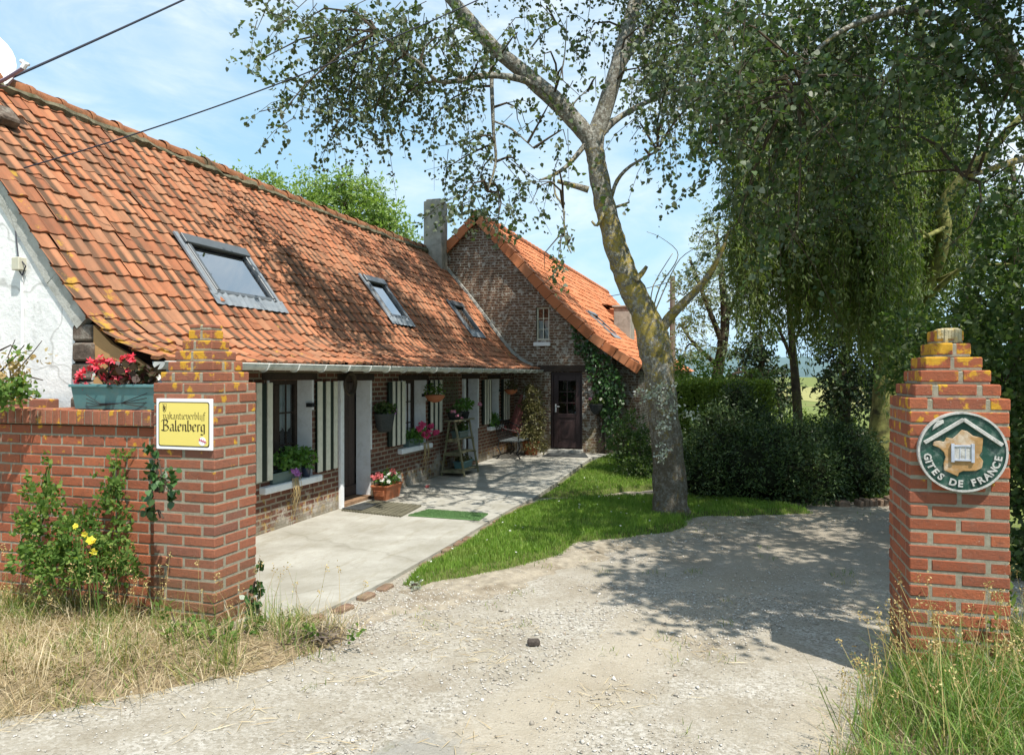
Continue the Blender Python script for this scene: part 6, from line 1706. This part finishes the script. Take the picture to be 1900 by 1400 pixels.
# dry roots hanging from the sills
for (w_, yy, lb) in ((w1, 7.68, 'dry dangling roots below the nearest window sill'), (w2, 11.42, 'dry dangling roots below the middle window sill')):
    mb = MB()
    for k in range(16):
        y = yy + random.uniform(-.10, .10); L = random.uniform(.15, .5); mb.tube([(XW + .1, y, w_[2] + .03), (XW + .125, y + random.uniform(-.02, .02), w_[2] - L * .5), (XW + .08, y + random.uniform(-.03, .03), w_[2] - L)], [.004, .003, .002], 4, cap=False)
    tag(mb.build('dangling_roots', L_DRY, None, recalc=False), lb, 'dry roots', 'dry roots under the sills')
# wall pot left of the middle window
y, z = onX(706, 800, XW + .05); wp = thing('wall_pot', (XW + .05, y, z), 'tall dark wall pot with lilac flowers beside the planked door', 'flower pot')
y0_, ztop_ = onX(692, 768, XW + .08); y1_, _ = onX(721, 768, XW + .08)
mb = MB(); ym = (y0_ + y1_) / 2; mb.lathe([(.07, z), (.10, z + .05), (.13, ztop_ - .01), (.135, ztop_), (.12, ztop_), (.11, ztop_ - .03)], (XW + .14, ym, 0), 16, sx=.95, sy=(y1_ - y0_) / .27 * .95); mb.build('pot', RUBBER, wp, smooth=True)
add_plant(wp, (XW + .15, ym, ztop_ + .07), (.13, .22, .09), L_SHR, 220, .045, [(P_LIL, np.concatenate([pC(730, 763, XW + .18, 9, .05), pC(722, 768, XW + .18, 4, .04)]), .02, 5)])
# terracotta planter by the door
tp = thing('terracotta_planter', (-4.9, 9.7, .03), 'rectangular terracotta planter of red and white petunias by the planked door', 'flower pot')
trough(tp, -5.03, -4.79, 9.50, 10.0, .031, .235, TERRA, .035, 'planter'); mb = MB()
for (a, b_) in ((-4.99, -4.83),): mb.box(a, b_, 9.493, 9.51, .09, .17)
mb.build('panel_relief', TERRA, tp, bevel=.004)
add_plant(tp, (-4.90, 9.76, .33), (.13, .30, .11), L_GER, 420, .035,
          [(P_WHT, np.concatenate([pC(u, v, -4.80, 2, .02) for u, v in ((708, 890), (722, 880), (722, 893), (733, 878), (741, 883), (715, 884))]), .034, 6), (P_SALM, np.concatenate([pC(u, v, -4.83, 16, .06) for u, v in ((697, 886), (703, 883), (728, 875))]), .028, 5)])


def basket(u, v, r, X, lab, lm):
    y, z = onX(u, v, X); root = thing('hanging_basket', (X, y, z), lab, 'hanging basket', 'hanging baskets under the gutter')
    mb = MB(); mb.lathe([(.03, z - r * .75), (r * .6, z - r * .6), (r * .92, z - r * .25), (r, z), (r * .92, z), (r * .8, z - .03)], (X, y, 0), 16); mb.build('bowl', TERRA, root, smooth=True)
    mb = MB()
    for k in range(3): a = k * 2.094 + .4; mb.tube([(X + r * math.cos(a), y + r * math.sin(a), z), (X, y, z + .40)], .003, 4)
    mb.tube([(X, y, z + .40), (X, y, 1.89)], .004, 4); mb.build('hanger', BLACK, root)
    add_plant(root, (X, y, z + .07), (r * 1.05, r * 1.15, .12), lm, 160, .04); return root


basket(807, 732, .17, -4.86, 'terracotta hanging basket in front of the middle shutter', L_WEED)
basket(948, 722, .15, -4.86, 'small hanging basket near the farmhouse corner', L_OLIVE)
# dark wire panel and wreath on the wall
ya, zb_ = onX(822, 745, XW + .03); yb_, zt_ = onX(849, 702, XW + .03); mb = MB()
for k in range(7): t = ya + (yb_ - ya) * k / 6; mb.tube([(XW + .03, t, zb_), (XW + .04, t + .03 * math.sin(k), zt_)], .008, 4)
for k in range(9): t = zb_ + (zt_ - zb_) * k / 8; mb.tube([(XW + .045, ya, t), (XW + .045, yb_, t + .02 * math.sin(k * 2))], .009, 4)
tag(mb.build('wall_trellis', OLDWOOD, None, recalc=False), 'dark woven twig panel on the brick wall above the ladder shelf', 'wall decoration')
wy0, wz0 = onX(648, 712, XW + .05); mb = MB()
for k in range(3): mb.tube([(XW + .05 + .01 * k, wy0 + (.13 + .012 * k) * math.cos(a * .3142), wz0 + (.13 + .012 * k) * math.sin(a * .3142)) for a in range(21)], .016, 6, wob=.25)
tag(mb.build('door_wreath', TWIG, None, recalc=False), 'dark twig wreath hanging at the top of the planked door', 'wreath')
# ladder shelf
ld = thing('ladder_shelf', (-4.87, 12.5, .03), 'mossy wooden ladder plant stand leaning its pots against the farmhouse wall', 'plant stand')
YA, YB = 12.16, 12.86; zl = .985; xa, xb, xm = -5.07, -4.64, -4.87
def legx(side, z): t = (z - .03) / (zl - .03); return (xa if side else xb) + ((xm + (-.05 if side else .05)) - (xa if side else xb)) * t
for sd in (0, 1):
    for yy in (YA, YB):
        mb = MB(); mb.beam((legx(sd, .03), yy, .03), (legx(sd, zl), yy, zl), .05, .026, up=(1, 0, 0)); mb.build('leg', OLDWOOD, ld, bevel=.003)
for z in (.12, .42, .66):
    mb = MB(); a, b_ = legx(1, z), legx(0, z)
    for yy in (YA - .028, YB + .028): mb.box(a - .02, b_ + .02, yy - .012, yy + .012, z - .03, z)
    for k in range(3): x0_ = a + (b_ - a) * k / 3; mb.box(x0_ + .004, a + (b_ - a) * (k + 1) / 3 - .004, YA - .04, YB + .04, z + .001, z + .018)
    mb.build('shelf', OLDWOOD, ld, bevel=.003)
mb = MB(); mb.box(xm - .14, xm + .14, YA - .06, YB + .06, zl, zl + .025); mb.build('shelf', OLDWOOD, ld, bevel=.003)


def pot_on(x, y, z, r, h, mat, leafn, fl, lab, lm=L_SHR, dz=.12, rr=(.15, .2, .12), box=False):
    root = thing('flower_pot', (x, y, z), lab, 'flower pot', 'pots on the ladder stand')
    if box: trough(root, x - r * .6, x + r * .6, y - r * 1.5, y + r * 1.5, z + .001, z + h, mat, .02)
    else:
        mb = MB(); mb.lathe([(r * .7, 0), (r, h * .9), (r * 1.06, h * .92), (r * 1.06, h), (r * .9, h), (r * .88, h * .85)], (x, y, z + .001), 16); mb.build('pot', mat, root, smooth=True)
    if leafn: add_plant(root, (x, y, z + h + dz), rr, lm, leafn, .045, fl)
    return root


pot_on(xm, 12.28, zl + .025, .13, .12, RUBBER, 90, [(P_ROSE, np.concatenate([pC(u, v, xm + .1, 4, .035) for u, v in ((842, 764), (848, 770), (856, 774), (838, 762))]), .024, 5)], 'dark bowl with pale pink pelargonium on top of the ladder stand', dz=.05, rr=(.13, .16, .07))
pot_on(xm, 12.74, zl + .025, .10, .12, RUBBER, 260, [(P_ROSE, pC(890, 749, xm + .1, 10, .04), .03, 5)], 'dark pot with a straggling green geranium and one rose bloom on the ladder top', L_GER, .13, (.14, .34, .12))
pot_on(-4.87, 12.55, .679, .15, .12, TROUGHG, 190, [(P_SALM, pC(857, 792, xm, 3, .02), .02, 5)], 'green grey trough with a dark leafy plant on the upper ladder shelf', L_SHR, .06, (.12, .25, .09), True)
pot_on(-4.83, 12.60, .139, .16, .12, TEAL, 110, [(P_WHT, pC(868, 865, -4.8, 8, .08), .03, 5)], 'teal box with a small pale plant on the lowest ladder shelf', L_OLIVE, .07, (.12, .22, .09), True)
# mats
def mat4(pxs, z): return [Vector((*onZ(u, v, z), z)) for u, v in pxs]
q = mat4([(633, 946), (692, 929), (783, 938), (745, 958)], .04); dm = thing('door_mat', tuple((q[0] + q[2]) / 2), 'worn slatted wooden mat before the planked door', 'mat'); mb = MB(); n = 22
for k in range(n):
    t0, t1 = k / n + .004, (k + 1) / n - .012
    a, b_, c_, d_ = q[0].lerp(q[3], t0), q[0].lerp(q[3], t1), q[1].lerp(q[2], t1), q[1].lerp(q[2], t0)
    b0 = len(mb.v)
    for zz_ in (.031, .052 + .003 * (k % 2)): mb.v += [(p_.x, p_.y, zz_) for p_ in (a, b_, c_, d_)]
    for f in ((3, 2, 1, 0), (4, 5, 6, 7), (0, 1, 5, 4), (1, 2, 6, 5), (2, 3, 7, 6), (3, 0, 4, 7)): mb.f.append(tuple(b0 + i for i in f)); mb.m.append(0)
mb.build('slats', SLATM, dm)
def slab(name, pxs, z0, z1, mat, lab):
    q = mat4(pxs, z1); mb = MB(); mb.prism([(p_.x, p_.y) for p_ in q], lambda a_, b2, t: (a_, b2, t), z0, z1); o = mb.build(name, mat, None, bevel=.004); return tag(o, lab, 'mat')
slab('door_mat', [(634, 942), (676, 931), (700, 934), (672, 945)], .056, .066, RUBBER, 'small dark rubber mat lying on the slatted mat')
tq = [(757, 955), (795, 944), (906, 952), (889, 964)]
slab('turf_mat', tq, .031, .044, TURFM, 'strip of artificial green turf on the concrete terrace')
q = mat4(tq, .044); n = 7000; s_, t_ = rng.random(n)[:, None], rng.random(n)[:, None]; qa = [np.array(x) for x in q]
P = (qa[0] * (1 - s_) + qa[1] * s_) * (1 - t_) + (qa[3] * (1 - s_) + qa[2] * s_) * t_
turf_o = bpy.data.objects['turf_mat']; ORG['turf_mat'] = Vector((0, 0, 0)); V, Fq = blades(P, .014, .004, .6, .5); np_obj('pile', V, Fq, TURFM, turf_o)
slab('door_mat', [(1005, 846), (1020, 838), (1085, 839), (1092, 848)], .031, .04, RUBBER, 'black mat in front of the plum cottage door')
# iron bench, leaning parasol, potted shrub, wall basket
bn = thing('garden_bench', (-4.75, 15.5, .03), 'black iron garden bench under the farthest window', 'bench'); mb = MB()
for k in range(6): x = -4.92 + .075 * k; mb.box(x, x + .055, 14.95, 15.95, .40, .42)
mb.build('seat', plain('bench_slats', (.10, .115, .12), .5, .4, .2, 10), bn); mb = MB()
for y in (14.98, 15.92):
    pass
for k in range(9): y = 15.0 + k * .112; mb.tube([(-4.95, y, .46), (-5.0, y, .6), (-5.03, y, .78)], .010, 5)
mb.tube([(-4.945, 14.95, .44), (-4.945, 15.95, .44)], .014, 6); mb.tube([(-5.03, 14.95, .76), (-5.04, 15.45, .82), (-5.03, 15.95, .76)], .016, 6); mb.build('backrest', BLACK, bn)
for y in (14.98, 15.92):
    for pts in ([(-4.52, y, .40), (-4.48, y, .28), (-4.55, y, .15), (-4.47, y, .03)], [(-4.93, y, .44), (-4.97, y, .28), (-4.90, y, .15), (-4.99, y, .03)]):
        mb = MB(); mb.tube(pts, [.016, .015, .014, .018], 7); mb.build('leg', BLACK, bn)
    mb = MB(); mb.tube([(-5.03, y, .76), (-4.8, y, .66), (-4.55, y, .62), (-4.5, y, .5), (-4.52, y, .40)], .013, 6); mb.build('armrest', BLACK, bn)
pa = thing('folded_parasol', (-4.85, 16.3, .03), 'closed dusky red parasol leaning in the corner behind the bench', 'parasol')
a = W(973, 730, 16.9); b_ = W(962, 800, 16.75); ax_ = (a - b_).normalized(); foot = Vector((b_.x - .02, b_.y, .03))
mb = MB(); mb.tube([foot, b_, a, a + ax_ * .12], .016, 7); mb.build('pole', SILL_W, pa)
mb = MB(); c0 = a - ax_ * .02 + Vector((-.05, 0, 0)); pts = [c0.lerp(b_ + Vector((-.10, 0, -.02)), t) for t in (0, .15, .4, .7, 1)]; mb.tube(pts, [.02, .05, .08, .115, .14], 12, wob=.22); mb.build('cloth', PARA, pa)
ps_ = thing('potted_shrub', (-4.35, 16.25, .03), 'terracotta pot with a leafy shrub beside the bench at the cottage corner', 'flower pot')
px_, py_ = onZ(985, 843, .03); px_ = min(px_, -4.4)
mb = MB(); mb.lathe([(.14, 0), (.19, .26), (.21, .27), (.21, .31), (.18, .31), (.17, .27)], (px_, 16.0, .031), 18); mb.build('pot', TERRA, ps_, smooth=True)
add_plant(ps_, (px_, 16.0, .50), (.22, .22, .2), L_OLIVE, 420, .05)
y_ = YG - .13; hx_, hz_ = onY(1106, 752, y_); hp = thing('wall_basket', (hx_, y_, hz_), 'dark wall basket of pink and white flowers right of the plum door', 'hanging basket')
mb = MB(); mb.lathe([(.05, -.2), (.12, -.12), (.16, .02), (.165, .03), (.14, .03)], (hx_, y_, hz_), 14); mb.build('basket', RUBBER, hp, smooth=True)
add_plant(hp, (hx_, y_, hz_ + .10), (.2, .12, .10), L_SHR, 220, .045, [(P_ROSE, in_ell((hx_ - .12, y_ - .08, hz_ + .13), (.05, .03, .04), 8), .03, 5), (P_WHT, in_ell((hx_ + .12, y_ - .08, hz_ + .15), (.05, .03, .03), 5), .03, 5)])
EDB = plain('edging_brick', (.19, .12, .085), .95, .1, .4, 10, dirt=((.25, .2, .13), 6, .8), bmp=.9)
EDB2 = plain('drive_edging_brick', (.20, .14, .10), .95, .1, .4, 10, bmp=.9)  # brick colour of the short row across the drive
# edging bricks, stone, fallen blossom, daisies, yellow flowers
ed = thing('brick_edging', (-3, 7, 0), 'crumbling half buried brick edging along the concrete terrace', 'edging'); mb = MB(); pts = [Vector((*onZ(u, v), 0)) for u, v in [(560, 1156), (600, 1146), (660, 1116), (725, 1082), (800, 1040), (860, 1005), (905, 977), (950, 951), (985, 935)]]
for a, b_ in zip(pts, pts[1:]):
    L = (b_ - a).length; n = max(1, int(L / .22)); d = (b_ - a).normalized()
    for k in range(n):
        if random.random() < .18: continue
        c_ = a + d * (k + .5) * L / n + Vector((random.uniform(.0, .04), 0, 0)); an = math.atan2(d.y, d.x) + random.uniform(-.12, .12)
        R_ = Matrix.Rotation(an, 3, 'Z') @ Matrix.Rotation(random.uniform(-.12, .12), 3, 'X'); mb = MB(); mb.box(-.098, .098 - random.uniform(0, .05), -.045, .045, -.05, random.uniform(.012, .034), 0, R_, c_); mb.build('brick', EDB, ed, bevel=.012)
ed2 = thing('brick_edging', (1.6, 11.2, 0), 'short row of edging bricks at the far side of the drive by the right pillar', 'edging'); mb = MB()
for k in range(9):
    x, y = onZ(1585 + k * 9, 942 - k * 1.0); R_ = Matrix.Rotation(random.uniform(-.2, .2) + TH, 3, 'Z'); mb = MB(); mb.box(-.03 if k else -.12, .03, -.1, .1, -.02, .10 + random.uniform(-.02, .02), 0, R_, Vector((x - (.1 if not k else 0), y, 0))); mb.build('brick', EDB2, ed2, bevel=.012)
rx, ry = onZ(990, 1196); mb = MB(); R_ = Matrix.Rotation(.35, 3, 'Z'); mb.box(-.042, .042, -.028, .028, -.004, .04, 0, R_, Vector((rx, ry, 0)))
tag(mb.build('brick_fragment', plain('dark_fragment', (.09, .075, .065), .95, .1, .4, 30, bmp=.9), None, bevel=.012), 'small dark brick fragment lying on the gravel', 'stone')
fx, fy = onZ(792, 904, .035); V, Fq = blossoms(np.array([[fx, fy, .045], [fx + .02, fy, .05], [fx, fy + .02, .04]]), .045, 6); tag(np_obj('fallen_blossom', V, Fq, P_SALM), 'fallen pink blossom on the shaded terrace', 'flower')
q = np.concatenate([lawn.sample(34), lawn2.sample(30)]); q[:, 2] += .05; V, Fq = blossoms(q, .014, 8, .5, (0, 0, 1), .25); tag(np_obj('daisies', V, Fq, P_WHT), 'tiny white daisies dotted over the lawn', 'flowers', kind='stuff')
for i, (u, v, lb) in enumerate([(141, 976, 'topmost yellow poppy beside the weed clump'), (158, 990, 'small pale yellow poppy just under the topmost one'), (175, 1006, 'yellow poppy right of the weed clump, the middle bloom'), (174, 1022, 'lowest yellow poppy by the weed clump'), (168, 1002, 'faded yellow poppy left of the middle bloom')]):
    d = 5.05; c_ = W(u, v, d); t = thing('yellow_poppy', (c_.x, c_.y, .08), lb, 'flower', 'yellow poppies before the wall')
    V, Fq = blossoms(np.array([c_]), .03, 6, .95); np_obj('blossom', V, Fq, P_YEL, t); mb = MB(); mb.tube([(c_.x + .03, c_.y + .02, .08), (c_.x + .012, c_.y + .015, c_.z * .6), tuple(c_)], .003, 4, cap=False); mb.build('stem', L_WEED, t, recalc=False)
# utility pole far behind
pz = W(1246, 512, 30).z; b_ = W(1248, 700, 30); up = thing('utility_pole', (b_.x, b_.y, 0), 'wooden utility pole standing behind the poplar trunk', 'pole'); mb = MB(); mb.tube([(b_.x, b_.y, 0), (b_.x, b_.y, pz)], [.14, .10], 9); mb.build('pole', POLEW, up)
mb = MB()
for k in range(4): z = pz - .25 - .35 * k; mb.beam((b_.x - .16, b_.y, z), (b_.x + .16, b_.y, z), .05, .05)
mb.build('crossbar', POLEW, up)
A = Vector((b_.x, b_.y, pz - .2)); B2 = W(1050, 560, 33); mb = MB(); mb.tube([A.lerp(B2, t / 12) - Vector((0, 0, .5 * t / 12 * (1 - t / 12))) for t in range(13)], .015, 5); tag(mb.build('overhead_cable', CABLE, None), 'distant cable from the utility pole toward the cottage roof', 'cable')
